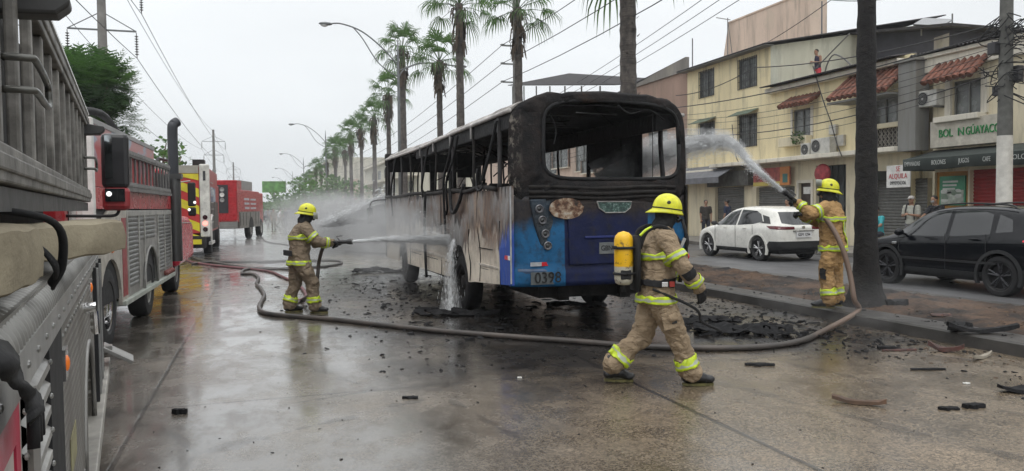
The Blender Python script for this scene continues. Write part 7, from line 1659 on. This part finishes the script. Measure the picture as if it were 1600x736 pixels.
# --- onlookers
def onlooker(label, loc, rz, pose, shirt, pants, s=1., sleeves='short', shorts=False, cap=None, hair=True, shoes=None, bag=None, mask=None):
    t = thing('person', label, 'person', loc, rz); RW[t.name] = ID; t.scale = (s,s,s)
    if pose == 'sit': J = dict(pelvis=(0,0,.52), chest=(0,.05,.86), neck=(0,.08,1.07), head=(0,.12,1.22), shR=(.18,.07,1.0), shL=(-.18,.07,1.0), elR=(.24,.22,.78), wrR=(.05,.36,.70), elL=(-.24,.22,.78), wrL=(-.05,.36,.68), hipR=(.1,.04,.50), hipL=(-.1,.04,.50), knR=(.16,.44,.50), knL=(-.16,.44,.50), anR=(.16,.42,.09), anL=(-.16,.42,.09), toeR=(.17,.58,.03), toeL=(-.17,.58,.03))
    elif pose == 'walk': J = dict(pelvis=(0,0,.92), chest=(0,.03,1.25), neck=(0,.04,1.46), head=(0,.06,1.60), shR=(.18,.03,1.38), shL=(-.18,.03,1.38), elR=(.23,-.08,1.13), wrR=(.23,.03,.90), elL=(-.23,.12,1.14), wrL=(-.21,.30,1.0), hipR=(.09,0,.88), hipL=(-.09,0,.88), knR=(.10,.18,.50), knL=(-.10,-.02,.47), anR=(.10,.24,.10), anL=(-.10,-.30,.16), toeR=(.11,.40,.03), toeL=(-.11,-.18,.04))
    elif pose == 'phone': J = dict(pelvis=(0,0,.92), chest=(0,.0,1.25), neck=(0,.02,1.46), head=(0,.05,1.60), shR=(.18,.01,1.38), shL=(-.18,.01,1.38), elR=(.24,.06,1.12), wrR=(.06,.27,1.18), elL=(-.24,.06,1.12), wrL=(-.06,.27,1.16), hipR=(.09,0,.88), hipL=(-.09,0,.88), knR=(.12,.03,.48), knL=(-.12,.02,.48), anR=(.13,0,.09), anL=(-.13,0,.09), toeR=(.15,.14,.03), toeL=(-.15,.14,.03))
    elif pose == 'lean': J = dict(pelvis=(0,0,.92), chest=(0,.08,1.23), neck=(0,.14,1.42), head=(0,.20,1.56), shR=(.18,.10,1.34), shL=(-.18,.10,1.34), elR=(.22,.30,1.12), wrR=(.12,.52,1.08), elL=(-.22,.28,1.10), wrL=(-.10,.50,1.06), hipR=(.09,0,.88), hipL=(-.09,0,.88), knR=(.10,.06,.48), knL=(-.12,.02,.48), anR=(.10,0,.09), anL=(-.13,0,.09), toeR=(.12,.14,.03), toeL=(-.15,.14,.03))
    else: J = dict(pelvis=(0,0,.92), chest=(0,.0,1.25), neck=(0,.02,1.46), head=(0,.03,1.60), shR=(.18,.0,1.38), shL=(-.18,.0,1.38), elR=(.23,.0,1.12), wrR=(.22,.08,.88), elL=(-.23,.0,1.12), wrL=(-.22,.08,.88), hipR=(.09,0,.88), hipL=(-.09,0,.88), knR=(.11,.02,.48), knL=(-.11,.02,.48), anR=(.12,0,.09), anL=(-.12,0,.09), toeR=(.14,.14,.03), toeL=(-.14,.14,.03))
    body(t, J, hands=True, vox=.016); g = lambda k: V(J[k]); pel, ch, nk, hd = g('pelvis'), g('chest'), g('neck'), g('head')
    b = MB(); b.loft([(pel-V((0,0,.05)),.19,.14),(pel.lerp(ch,.5),.17,.125),(ch,.19,.135),(ch.lerp(nk,.6),.175,.11),(ch.lerp(nk,.9),.085,.08)], 18)
    for q in ('R','L'):
        if sleeves == 'none': continue
        e = g('sh'+q).lerp(g('el'+q), .75) if sleeves == 'short' else g('el'+q); pts = [ch.lerp(nk,.5), g('sh'+q), e]; rr = [.08,.075,.062]
        if sleeves == 'long': pts.append(g('wr'+q)); rr = [.08,.075,.058,.045]
        b.limb(pts, rr)
    remesh(b.build('shirt', shirt, t), .018, .018, .12)
    b = MB(); b.ball(pel-V((0,0,.02)), (.165,.13,.12), 14)
    for q in ('R','L'):
        k = g('kn'+q); pts = [pel.lerp(g('hip'+q),.8), g('hip'+q), k if not shorts else g('hip'+q).lerp(k,.85)]; rr = [.10,.105,.085]
        if not shorts: pts.append(g('an'+q)+V((0,0,.02))); rr = [.10,.105,.075,.062]
        b.limb(pts, rr)
    remesh(b.build('trousers', pants, t), .018, .016, .1)
    b = MB()
    for q in ('R','L'): b.limb([g('an'+q)-V((0,0,.02)), g('an'+q)*.4+g('toe'+q)*.6+V((0,0,.01)), g('toe'+q)+V((0,0,.015))], [.05,.048,.036])
    b.build('shoes', shoes or black, t, smooth='all')
    b = MB()
    if cap: b.ball(hd+V((0,-.005,.055)), (.088,.104,.075), 16); b.tube([hd+V((0,.08,.06)), hd+V((0,.17,.045))], [.06,.05], 10, sq=.15); b.build('cap', cap, t, smooth='all')
    else: b.ball(hd+V((0,-.022,.045)), (.084,.096,.086), 16); b.build('hair', hairm, t, smooth='all')
    if mask: b = MB(); b.ball(hd+V((0,.055,-.045)), (.055,.05,.045), 12); b.build('face_mask', mask, t, smooth='all')
    if bag: b = MB(); b.tube(smoothpts([(.12,-.13,1.42),(.12,.02,1.49),(.12,.14,1.3),(.13,.12,1.0)],4), .018, 6); b.tube(smoothpts([(-.12,-.13,1.42),(-.12,.02,1.49),(-.12,.14,1.3),(-.13,.12,1.0)],4), .018, 6); b.ball((0,-.19,1.2),(.15,.08,.2),12); b.build('backpack', bag, t, smooth='all')
    return t
cl = lambda n, c: M(n, c, .9, var=.2, bump=.3, bs=60)
def people():
    def at(px_, X, z=.15): a = YAW+math.atan((px_-CX)/F); return V((X, X/math.tan(a), z))
    onlooker('man in a white cap and pale T-shirt with a dark backpack by the grey shutter', at(1425,18.6), R(110), 'phone', cl('pale_shirt',(.42,.42,.37)), cl('grey_trousers',(.15,.15,.16)), cap=cl('white_cap',(.5,.48,.45)), bag=cl('dark_bag',(.03,.03,.035)))
    onlooker('dark haired person in a black T-shirt and mask leaning beside the menu poster', at(1467,18.9), R(95), 'lean', cl('black_shirt',(.02,.02,.024)), cl('dark_jeans',(.04,.045,.06)), s=1.02, mask=cl('grey_mask',(.3,.3,.3)))
    p = at(1373,18.6); onlooker('man in a turquoise shirt sitting by the grey shutter right of the palm', p, R(100), 'sit', cl('turquoise_shirt',(.06,.38,.42)), cl('dark_jeans',(.04,.045,.06)), s=1.05)
    st = thing('stool', 'small dark stool under the seated man in turquoise', 'stool', p, 0); RW[st.name] = ID
    b = MB(); b.cyl((0,0,.40),(0,0,.43), .17, n=18); b.build('seat', black, st, smooth=True)
    for k in range(4): a = k*math.pi/2+.7; b = MB(); b.tube([(.12*math.cos(a),.12*math.sin(a),.4),(.17*math.cos(a),.17*math.sin(a),0)], .014, 6); b.build('leg', framem, st)
    a = YAW+math.atan((1276-CX)/F); Xt = 22.3; onlooker('man in a dark tank top and red shorts watching from the roof terrace', (Xt, Xt/math.tan(a), ZP-.05), R(100), 'phone', cl('navy_tank_top',(.035,.03,.06)), cl('red_shorts',(.50,.05,.07)), sleeves='none', shorts=True, s=1.0)
    b = MB(); b.box((20.9,Xt/math.tan(a)-2,ZP-.5),(24.2,Xt/math.tan(a)+1.2,ZP-.06)); pt = thing('roof_platform', 'low concrete roof slab under the man on the terrace', 'platform', (Xt, Xt/math.tan(a), ZP-.5)); RW[pt.name] = ID; o = b.build('slab', pavem); o.parent = pt; o.matrix_parent_inverse = Matrix.Translation(pt.location).inverted()
    onlooker('dark dressed person standing beside the orange van', at(1103,18.3), R(160), 'stand', cl('dark_brown_shirt',(.05,.045,.04)), cl('dark_jeans',(.04,.045,.06)))
    onlooker('person in dark blue standing before the first grey shutter, above the white car', at(1137,18.5), R(30), 'stand', cl('dark_blue_shirt',(.025,.035,.07)), cl('dark_jeans',(.04,.045,.06)))
    onlooker('dark haired person standing before the second grey shutter, right over the white car roof', at(1232,18.6), R(80), 'stand', cl('brown_shirt',(.10,.08,.06)), cl('dark_jeans',(.04,.045,.06)), s=.99)
    for px_, py_, D, pose, sh, lab in ((427,358,62,'stand',cl('khaki_shirt',(.22,.20,.16)),'distant person in khaki standing on the road left of the firefighter'),(437,350,72,'walk',cl('white_shirt',(.6,.6,.6)),'distant person in a white shirt walking behind the khaki one'),(446,348,80,'stand',cl('black_shirt',(.02,.02,.024)),'distant person in black near the white shirted one'),(418,345,95,'walk',cl('grey_shirt',(.2,.2,.2)),'very distant grey figure by the farthest fire engine'),(405,343,105,'stand',cl('blue_grey_shirt',(.12,.15,.2)),'very distant figure in blue grey beyond the farthest fire engine')):
        d = dp(px_, 330, D); onlooker(lab, (d.x, d.y, 0), R(200 if pose == 'stand' else -80), pose, sh, cl('grey_trousers',(.15,.15,.16)) if 'khaki' not in lab else cl('khaki_trousers',(.2,.18,.14)))
    # far cars at the vanishing street
    for k, (px_, D, X0, c, lab) in enumerate(((421,120,None,(.08,.08,.09),'tiny dark car far down the street'),(436,135,None,(.5,.5,.5),'tiny pale car far down the street'),(452,110,None,(.05,.05,.06),'tiny black car behind the spray'))):
        d = dp(px_, 330, D); t = thing('distant_car', lab, 'car', (d.x, d.y, 0), 0); RW[t.name] = ID
        b = MB(); b.loft([((0,0,.3),.85,2.1),((0,0,.6),.9,2.15),((0,-.0,.9),.85,2.0),((0,-.2,1.4),.65,1.1),((0,-.2,1.45),.5,.9)], 20); b.build('body', M('far_paint_%s' % 'abc'[k], c, .3), t, smooth=True)
        b = MB(); [b.cyl((sx*.7,sy,.32),(sx*.9,sy,.32), .32, n=14) for sx in (-1,1) for sy in (-1.3,1.3)]; b.build('wheels', black, t)
        b = MB(); b.box((-.55,-1.42,.98),(.55,-1.28,1.3)); b.build('rear_window', dkglass, t)
people()
# ================================================================ hoses and nozzles
hosem = NT('dirty_fire_hose'); _a = hosem.noise(2, 5); _c = hosem.mix(hosem.mr(_a, .35, .65), (.035,.033,.032), (.085,.07,.06)); _c = hosem.mix(hosem.mr(hosem.xyz()[0], 6.4, 7.6), _c, (.17,.115,.085)); hosem.bump(hosem.noise(90, 3), .4, .003); hosem = hosem.fin(_c, .5)
redhose = NT('pale_red_brown_hose'); _a = redhose.noise(2.5, 5); _c = redhose.mix(redhose.mr(_a, .35, .65), (.17,.115,.09), (.10,.062,.05)); redhose.bump(redhose.noise(90, 3), .4, .003); redhose = redhose.fin(_c, .55)
maroon = M('maroon_hose', (.13,.035,.04), .5, var=.3, vs=2)
def hose(label, pts, r, mat, name='fire_hose', group='charged hoses across the wet road', k=8):
    b = MB(); b.tube(smoothpts(pts, k), r, 12); o = b.build(name, mat, smooth='all'); return tag(o, label, 'hose', group)
G = lambda x, y, r=.035, z=0.: gp(x, y, z+r)
nzC = WC @ V(JC['wrL']) ; nzdir = V((-.80,.10,.62)).normalized(); 
hC = [nzC+nzdir*.02, nzC-nzdir*.18+V((0,0,-.02)), pC+V((-.22,-.10,1.30)), pC+V((-.13,-.30,.95)), pC+V((-.06,-.40,.55)), pC+V((-.05,-.48,.18)), V((7.95,8.75,.16)), G(1283,519), G(1250,533), G(1200,541), G(1120,544), G(1000,541), G(900,533), G(800,526), G(700,518), G(600,508), G(520,499), G(455,494), G(415,489), G(405,481), G(409,470), G(413,461), G(407,450), G(401,443), G(404,434), G(395,428), G(378,427), G(384,421), G(410,419), G(440,420), G(470,422)]
hose('long thick hose from the right firefighter hand over the kerb and across the whole road', hC, .036, redhose if False else hosem)
hose('hose looping behind the left firefighter towards the bus', [G(300,412,.03), G(340,409,.03), G(400,409,.03), G(460,407,.03), G(520,407,.03), G(534,411,.03), G(510,416,.03), G(470,418,.03), G(410,420,.03), G(350,412,.03), G(305,404,.03), G(292,392,.03)], .034, hosem)
hose('maroon hose running from the fire engines to the left firefighter', [G(280,398,.03), G(296,408,.03), G(330,414,.03), G(380,419,.03), G(420,424,.03), G(440,432,.03), G(465,444,.03), G(478,460,.03), G(472,468,.03), G(456,472,.03)], .032, maroon)
nB = WB @ V(JB['wrR'])
hose('hose rising from the road to the left firefighter nozzle', [G(448,474,.03), G(452,482,.03), G(470,470,.03), WB@V((-.25,.35,.35)), WB@V((-.22,.42,.8)), WB@V((-.02,.42,1.05)), WB@V((.14,.44,1.09)), WB@V((.30,.60,1.12))], .03, hosem)
hose('thin dark hose lying on the road beyond the left firefighter', [G(540,393,.02), G(600,396,.02), G(640,400,.02), G(690,405,.02)], .022, hosem); hose('dark hose beside the farthest fire engine', [G(400,366,.03), G(410,372,.03), G(418,378,.03), G(460,384,.03)], .035, hosem)
def nozzle(label, base, d):
    t = thing('hose_nozzle', label, 'nozzle', base, 0, 'fire hose nozzles'); RW[t.name] = Matrix.Translation(base); d = V(d).normalized(); base = V((0,0,0))
    b = MB(); b.tube([base-d*.02, base+d*.08, base+d*.09, base+d*.17, base+d*.18, base+d*.25], [.028,.028,.036,.032,.042,.046], 16); b.build('barrel', M('black_nozzle',(.02,.02,.022),.4), t, smooth=True)
    b = MB(); b.cyl(base+d*.245, base+d*.262, .047, .047, 16); b.tube([base+d*.05+V((0,0,.03)), base+d*.0+V((0,0,.09)), base+d*.1+V((0,0,.1))], .010, 6); b.build('bumper_ring', M('nozzle_grey',(.1,.1,.1),.5), t, smooth=True)
jb = (_r*1.0+V((0,0,.02))).normalized(); nBp = WB @ (V(JB['wrR'])+lx*.09); nozzle('nozzle in the hands of the left firefighter', nBp, jb); nCp = nzC+nzdir*.06; nozzle('raised nozzle in the hands of the firefighter on the median', nCp, nzdir)
# ================================================================ water
waterm = NT('white_water'); waterm.fin((.85,.87,.88), .25); waterm.b.inputs['Subsurface Weight'].default_value = 0; waterm = waterm.m
def drops(label, path, radf, n, seed, size=.010, stretch=3., name='water_jet', core=.6, grav=0):
    rnd = random.Random(seed); P = smoothpts(path, 12); b = MB(); K = len(P)
    for _ in range(n):
        t = rnd.random(); i = min(K-2, int(t*(K-1))); f = t*(K-1)-i; p = P[i].lerp(P[i+1], f); d = (P[i+1]-P[i]).normalized(); s = d.cross(V((0,0,1))).normalized(); u = s.cross(d)
        r = radf(t)*abs(rnd.gauss(0, core)); a = rnd.uniform(0, 6.28); p = p + s*r*math.cos(a) + u*r*math.sin(a) - V((0,0,grav*r*rnd.random()))
        q = size*rnd.uniform(.4,1.5)*(1+t*.6); L = d*q*stretch*rnd.uniform(.6,1.6); w = s*q*.5; h = u*q*.5
        b.add([p-L, p+w, p+h, p-w, p-h, p+L], [(0,1,2),(0,2,3),(0,3,4),(0,4,1),(5,2,1),(5,3,2),(5,4,3),(5,1,4)])
    return tag(b.build(name, waterm, fix=False), label, 'water jet', kind='stuff')
def mistvol(name, dens, scale=2., lo=.42, hi=.72, stretch=(1,1,1), aniso=.2, fall=None):
    n = NT(name); n.N.remove(n.b); pv = n.N.new('ShaderNodeVolumePrincipled'); pv.inputs['Color'].default_value = (.985,.988,.99,1); pv.inputs['Anisotropy'].default_value = aniso
    q = n.mr(n.noise(scale, 4, .6, n.mapping(stretch)), lo, hi, 0, dens, True)
    if fall:   # fade out towards the skin of an ellipsoid (centre, radii)
        c, r = fall; x, y, z = n.xyz(); acc = None
        for s_, cc, rr in zip((x, y, z), c, r): t_ = n.math('POWER', n.math('DIVIDE', n.math('SUBTRACT', s_, cc), rr), 2.); acc = t_ if acc is None else n.math('ADD', acc, t_)
        q = n.math('MULTIPLY', q, n.mr(acc, .15, .95, 1, 0, True))
    n.L.new(q, pv.inputs['Density']); n.L.new(pv.outputs[0], n.o.inputs['Volume']); return n.m
def jetvol(label, path, rads, mat, name='water_spray'):
    P = smoothpts(path, 8); K = len(P); rr = []
    for i in range(K): t = i/(K-1)*(len(rads)-1); j = min(len(rads)-2, int(t)); rr.append(rads[j]*(1-(t-j))+rads[j+1]*(t-j))
    b = MB(); b.tube(P, rr, 20); o = b.build(name, mat, smooth='all'); return tag(o, label, 'water spray', kind='stuff')
def ellmist(label, c, r, dens, scale, lo=.38, hi=.7, stretch=(1,1,1), name='water_mist', n=24, tilt=0):
    b = MB(); b.ball((0,0,0), r, n); o = b.build(name, mistvol('mist', dens, scale, lo, hi, stretch, fall=((0,0,0), r)), smooth='all'); o.location = c; o.rotation_euler = (0, tilt, 0); return tag(o, label, 'water mist', kind='stuff')
def water():
    a = nBp+jb*.26; e = V((3.02, 12.75, 1.13)); m = a.lerp(e,.5)+V((0,0,.03))
    drops('solid white jet from the left firefighter nozzle to the bus side', [a, m, e], lambda t: .016+.085*t**1.3, 6000, 1, .0042, 5.)
    jetvol('white core of the jet hitting the bus side', [a, m, e], [.016,.035,.055,.08,.11], mistvol('jet_core', 16, 7., .2, .6, (1,1,2)))
    jetvol('thin spray round the straight jet', [a, m, e], [.02,.08,.15,.22,.30], mistvol('jet_veil', 2.8, 5., .3, .7), 'water_spray')
    # splash on the bus side and water falling off the wheel arch
    drops('splash of water thrown back from the bus side', [e+V((-.02,-.1,.0)), e+V((-.25,-.05,.15)), e+V((-.5,.05,.1))], lambda t: .25+.2*t, 900, 2, .0035, 1.6, 'water_splash')
    drops('water pouring down from the rear wheel arch to the road', [V((3.0,12.35,1.15)), V((2.93,12.3,.85)), V((2.9,12.2,.4)), V((2.86,12.05,.02))], lambda t: .05+.12*t, 1500, 3, .0030, 8., 'falling_water')
    jetvol('white water curtain below the wheel arch', [V((3.0,12.35,1.1)), V((2.93,12.3,.8)), V((2.9,12.2,.4)), V((2.86,12.05,.03))], [.05,.08,.13,.20], mistvol('curtain', 3, 6., .35, .7, (1,1,.3)), 'falling_water')
    # arc from the median
    A = nCp+nzdir*.27; pts = [A, A+nzdir*.55, A.lerp(V((6.6,10.5,2.72)),.62)+V((0,0,.20)), V((6.75,10.42,2.68)), V((6.25,10.7,2.60)), V((5.75,11.0,2.38)), V((5.2,11.3,2.0))]
    drops('arching white jet from the median firefighter into the bus window', pts, lambda t: .022+.24*t**1.1, 42000, 5, .0036, 2.2, grav=.8)
    jetvol('white core of the arching jet', pts, [.018,.045,.07,.10,.14,.19,.24], mistvol('arc_core', 17, 6., .25, .65, (1,1,1)))
    jetvol('thin spray round the arching jet', pts, [.03,.08,.14,.20,.28,.36,.44], mistvol('arc_veil', 3.4, 5., .35, .7), 'water_spray')
    ellmist('fine mist where the arching jet enters the bus window', (5.9,11.0,2.3), (.75,.7,.55), 1.6, 2.5)
    # big spray at the front left of the bus
    S0 = dp(612,322,21.0); S1 = dp(560,338,20.5); S2 = dp(500,354,20); S3 = dp(440,390,19)
    jetvol('bright jet reaching the front corner of the bus through the spray', [dp(500,351,19.5), dp(560,336,20.), dp(610,320,20.6)], [.10,.22,.36], mistvol('far_jet', 10, 2.2, .25, .6))
    drops('streaks of the jet at the front corner of the bus', [dp(500,351,19.5), dp(560,336,20.), dp(610,320,20.6)], lambda t: .10+.34*t, 4000, 8, .008, 4.)
    ellmist('cloud of spray drifting left of the bus front', dp(545,352,21), (2.6,3.4,1.05), 1.1, .8, .30, .66, (1,1,1.5), tilt=R(8))
    ellmist('low mist spreading over the road behind the left firefighter', dp(470,392,20), (2.4,3.6,.55), .40, .7, .3, .65, (1,1,2))
    ellmist('tall thin veil of spray behind the left firefighter', dp(560,300,24), (1.6,2.6,1.8), .10, .7, .32, .7)
    ellmist('spray bouncing off the bus side around the jet', V((2.2,13.6,1.25)), (1.0,2.2,.6), .45, 1.2, .32, .68)
    ellmist('steam rising along the far side of the bus', V((2.6,16.5,1.0)), (1.1,3.2,1.2), .38, 1.1, .36, .7)
    ellmist('faint smoke over the kerb and scorched median', V((7.6,8.4,.35)), (1.6,3.0,.42), .10, 1.2, .4, .7)
water()
# ================================================================ debris
charred = M('charcoal_debris', (.012,.012,.013), .75, var=.6, vs=20, bump=.8, bs=40, bd=.01); 
def flake(b, p, L, w, h, rz, rnd, tilt=.15, mi=0):
    n = rnd.randint(5, 8); pts = []
    for k in range(n): a = 2*math.pi*k/n; q = rnd.uniform(.6,1.15); pts.append((math.cos(a)*L/2*q, math.sin(a)*w/2*q))
    tx, ty = rnd.uniform(-tilt,tilt), rnd.uniform(-tilt,tilt); c, s = math.cos(rz), math.sin(rz); vs = []
    lowz = min(a*tx+d*ty for a, d in pts)
    for top in (0, 1):
        for a, d in pts: k = .75 if top else 1; vs.append((p[0]+(a*c-d*s)*k, p[1]+(a*s+d*c)*k, p[2]+(a*tx+d*ty)-lowz+top*h*rnd.uniform(.5,1.2)))
    b.add(vs, [tuple(range(n-1,-1,-1)), tuple(range(n,2*n))]+[(k, (k+1) % n, n+(k+1) % n, n+k) for k in range(n)], mi)
def debris():
    rnd = random.Random(21); b = MB()
    for k in range(4300):
        r = rnd.random()
        if r < .26: x = rnd.gauss(3.0,.9); y = rnd.gauss(11.5,2.6)
        elif r < .52: x = rnd.uniform(5.4,7.7); y = rnd.uniform(6.5,14)
        elif r < .62: x = rnd.gauss(1.9,1.0); y = rnd.gauss(15,4)
        elif r < .74: x = 7.7-abs(rnd.gauss(0,.7)); y = rnd.uniform(3,12)
        elif r < .80: x = rnd.uniform(-.9,7.6); y = rnd.uniform(2.2,9)
        else: x = rnd.uniform(8.0,10.5); y = 4+abs(rnd.gauss(0,7))
        if y < 1.8 or (x > 7.7 and x < 8.25 and 0): continue
        q = rnd.random()**2.6; L = .008+.075*q*(.30 if y < 7.5 and x < 6 else 1); z = .001
        if x > 7.72: z = .152 if x < 8.3 or x > 10.45 else .165
        if 7.70 < x < 7.85: continue
        flake(b, (x, y, z), L, L*rnd.uniform(.3,.9), L*rnd.uniform(.06,.22), rnd.uniform(0,6.28), rnd)
    tag(b.build('char_debris', charred, fix=False), 'black burnt crumbs and flakes scattered over the wet road and median', 'debris', kind='stuff')
    b = MB()
    for k in range(150):
        x = rnd.gauss(3.0,.9); y = rnd.uniform(9.3,19); L = rnd.uniform(.06,.26)
        flake(b, (x, y, .001), L, L*rnd.uniform(.15,.6), L*rnd.uniform(.04,.12), rnd.uniform(0,6.28), rnd, .12)
    for k in range(110):
        x = rnd.gauss(6.3,.5); y = rnd.gauss(8.9,.7); L = rnd.uniform(.05,.24); flake(b, (x, y, .001), L, L*rnd.uniform(.15,.5), L*rnd.uniform(.05,.2), rnd.uniform(0,6.28), rnd, .3)
    tag(b.build('burnt_heap', charred, fix=False), 'heaps of charred bus remains along and behind the bus', 'debris', kind='stuff')
    b = MB(); dry = M('dry_litter', (.11,.07,.045), .9, var=.6, vs=9)
    for k in range(900):
        x = rnd.uniform(8.35,10.4); y = 4+abs(rnd.gauss(0,8)); L = rnd.uniform(.02,.10); flake(b, (x, y, .168), L, L*rnd.uniform(.2,.5), .008, rnd.uniform(0,6.28), rnd, .3)
    for k in range(160):
        x = 7.6-abs(rnd.gauss(0,.6)); y = rnd.uniform(3,9); L = rnd.uniform(.01,.05); flake(b, (x, y, .001), L, L*rnd.uniform(.2,.6), .006, rnd.uniform(0,6.28), rnd, .2)
    tag(b.build('leaf_litter', dry, fix=False), 'dry brown leaves and scraps littering the median soil', 'litter', kind='stuff')
    wood = M('scorched_brown', (.10,.055,.032), .7, var=.5, vs=8, dirt=.5, bump=.6); pink = M('scorched_red_plastic', (.13,.038,.028), .7, var=.7, vs=9, dirt=1.2, bump=.6); pale = M('bleached_stick', (.28,.25,.2), .8, dirt=.3)
    wt = M('white_scrap', (.55,.55,.52), .6)
    def piece(label, px_, py_, L, w, h, ang, mat, z=0., bend=0., name='debris_piece'):
        p = gp(px_, py_, z); b = MB(); n = 7; vs = []
        for i in range(n+1):
            u = (i/n-.5)*L; ww = w*(.55+.6*math.sin(math.pi*(i+.6)/(n+1)))*(1+.3*rnd.uniform(-1,1)); bz = bend*(u/L*2)**2
            for (yy, zz) in ((-ww/2,0),(ww/2,0),(ww/2*.8,h),(-ww/2*.8,h*rnd.uniform(.6,1.2))): vs.append((u, yy+.15*w*math.sin(i*1.7), zz+bz))
        b.add(vs, [(i*4+j, i*4+(j+1)%4, (i+1)*4+(j+1)%4, (i+1)*4+j) for i in range(n) for j in range(4)]+[(0,1,2,3),(4*n,4*n+1,4*n+2,4*n+3)])
        o = b.build(name, mat, smooth=True, bevel=0); o.location = p+V((0,0,.003)); o.rotation_euler = (0,0,ang); return tag(o, label, 'debris', 'larger pieces of debris on the road')
    q = R(-18)
    piece('curved brown scorched stick lying alone in the right foreground', 1342,632,.42,.06,.035,q-R(28),wood,bend=.03); piece('flat ragged black plate on the road right of the walking firefighter boot', 1187,571,.30,.10,.02,q+R(-5),charred)
    def torn(label, px_, py_, L, w, ang, H, seed):
        p = gp(px_, py_); b = MB(); nx, ny = 26, 12; vs = []
        for j in range(ny+1):
            for i in range(nx+1):
                u, v = i/nx-.5, j/ny-.5; e = 1+.35*noise.noise(V((u*6, v*2, seed)))+.2*noise.noise(V((u*17, v*5, seed)))
                z = H*max(0, .5+1.2*noise.noise(V((u*3.5, v*3, seed+4))))*(1-abs(2*v)**2*.6)+.35*H*abs(noise.noise(V((u*14, v*9, seed)))); vs.append((u*L, v*w*e, z))
        b.add(vs, [(j*(nx+1)+i, j*(nx+1)+i+1, (j+1)*(nx+1)+i+1, (j+1)*(nx+1)+i) for j in range(ny) for i in range(nx) if noise.noise(V((i*.35, j*.5, seed*3))) > -.33])
        o = b.build('debris_piece', charred, solid=.012); o.location = p+V((0,0,.008)); o.rotation_euler = (0,0,ang); return tag(o, label, 'debris', 'larger pieces of debris on the road')
    torn('big curled black sheet behind the long hose beside the kerb', 1160,520,1.25,.55,q-R(12),.13,1); torn('black torn sheet at the walking firefighter knee', 1105,503,.9,.4,q+R(20),.08,2); torn('black torn sheet under the bus beside the rear wheel', 700,492,1.1,.4,q,.07,3); torn('ragged black sheet on the road behind the air tank', 900,478,1.0,.5,q,.08,4)
    torn('black ragged heap on the road left of the bus front wheel', 600,425,1.6,.8,q,.12,5); torn('black torn strip on the median soil at the right edge', 1560,505,.9,.25,q-R(8),.07,6)
    piece('reddish burnt shard on the dark road near the kerb', 1405,548,.40,.05,.015,q+R(5),pink); piece('pointed red brown shard against the kerb', 1478,550,.36,.06,.05,q-R(40),pink,bend=.06); piece('pale stick leaning by the kerb near the right edge', 1535,560,.42,.035,.03,q+R(35),pale,bend=.03)
    piece('black lump on the left foreground concrete', 281,646,.12,.06,.035,q,charred); piece('black stick shaped lump in the middle foreground', 641,623,.14,.035,.02,q,charred); piece('thin black bar on the road below the shards', 1450,578,.35,.04,.015,q,charred)
    piece('black flake near the right edge foreground', 1482,640,.16,.06,.02,q,charred); piece('ragged black flake beside it, closer to the right edge', 1522,637,.18,.08,.03,q+R(10),charred); piece('dark flat scrap at the right edge of the road', 1590,612,.35,.12,.03,q+R(8),charred,bend=.04)
    piece('reddish ragged scrap on the median soil right of the palm', 1470,493,.26,.09,.02,q,pink,.17); piece('long curled black strip on the median near the right edge', 1535,520,.75,.12,.05,q-R(10),charred,.16,bend=.07); piece('black lump on the median soil', 1400,478,.3,.2,.09,q,charred,.17); piece('dark curled scrap on the median kerb slab', 1500,515,.32,.16,.08,q+R(30),charred,.16)
    piece('small white scrap on the wet road near the bottom right', 1510,600,.06,.04,.01,q,wt); piece('tiny white chip left of the walking firefighter', 812,591,.045,.03,.01,q,wt); piece('black rail lying under the bus side', 690,483,.9,.08,.03,q+R(-6),charred); piece('black bent panel lying under the rear of the bus', 745,492,.8,.22,.05,q-R(14),charred,bend=.06)
    piece('black scrap on the road in front of the long hose', 1385,545,.2,.08,.03,q,charred)
debris()
# ================================================================ haze
def haze():
    b = MB(); b.box((-60,-40,-1.2),(60,420,24)); n = NT('haze_air'); n.N.remove(n.b); pv = n.N.new('ShaderNodeVolumePrincipled'); pv.inputs['Color'].default_value = (.90,.92,.95,1); pv.inputs['Density'].default_value = HAZE; pv.inputs['Anisotropy'].default_value = .3
    n.L.new(pv.outputs[0], n.o.inputs['Volume']); tag(b.build('haze', n.m), 'thin pale haze fading the far street', 'haze', kind='stuff')
HAZE = .0008
haze()
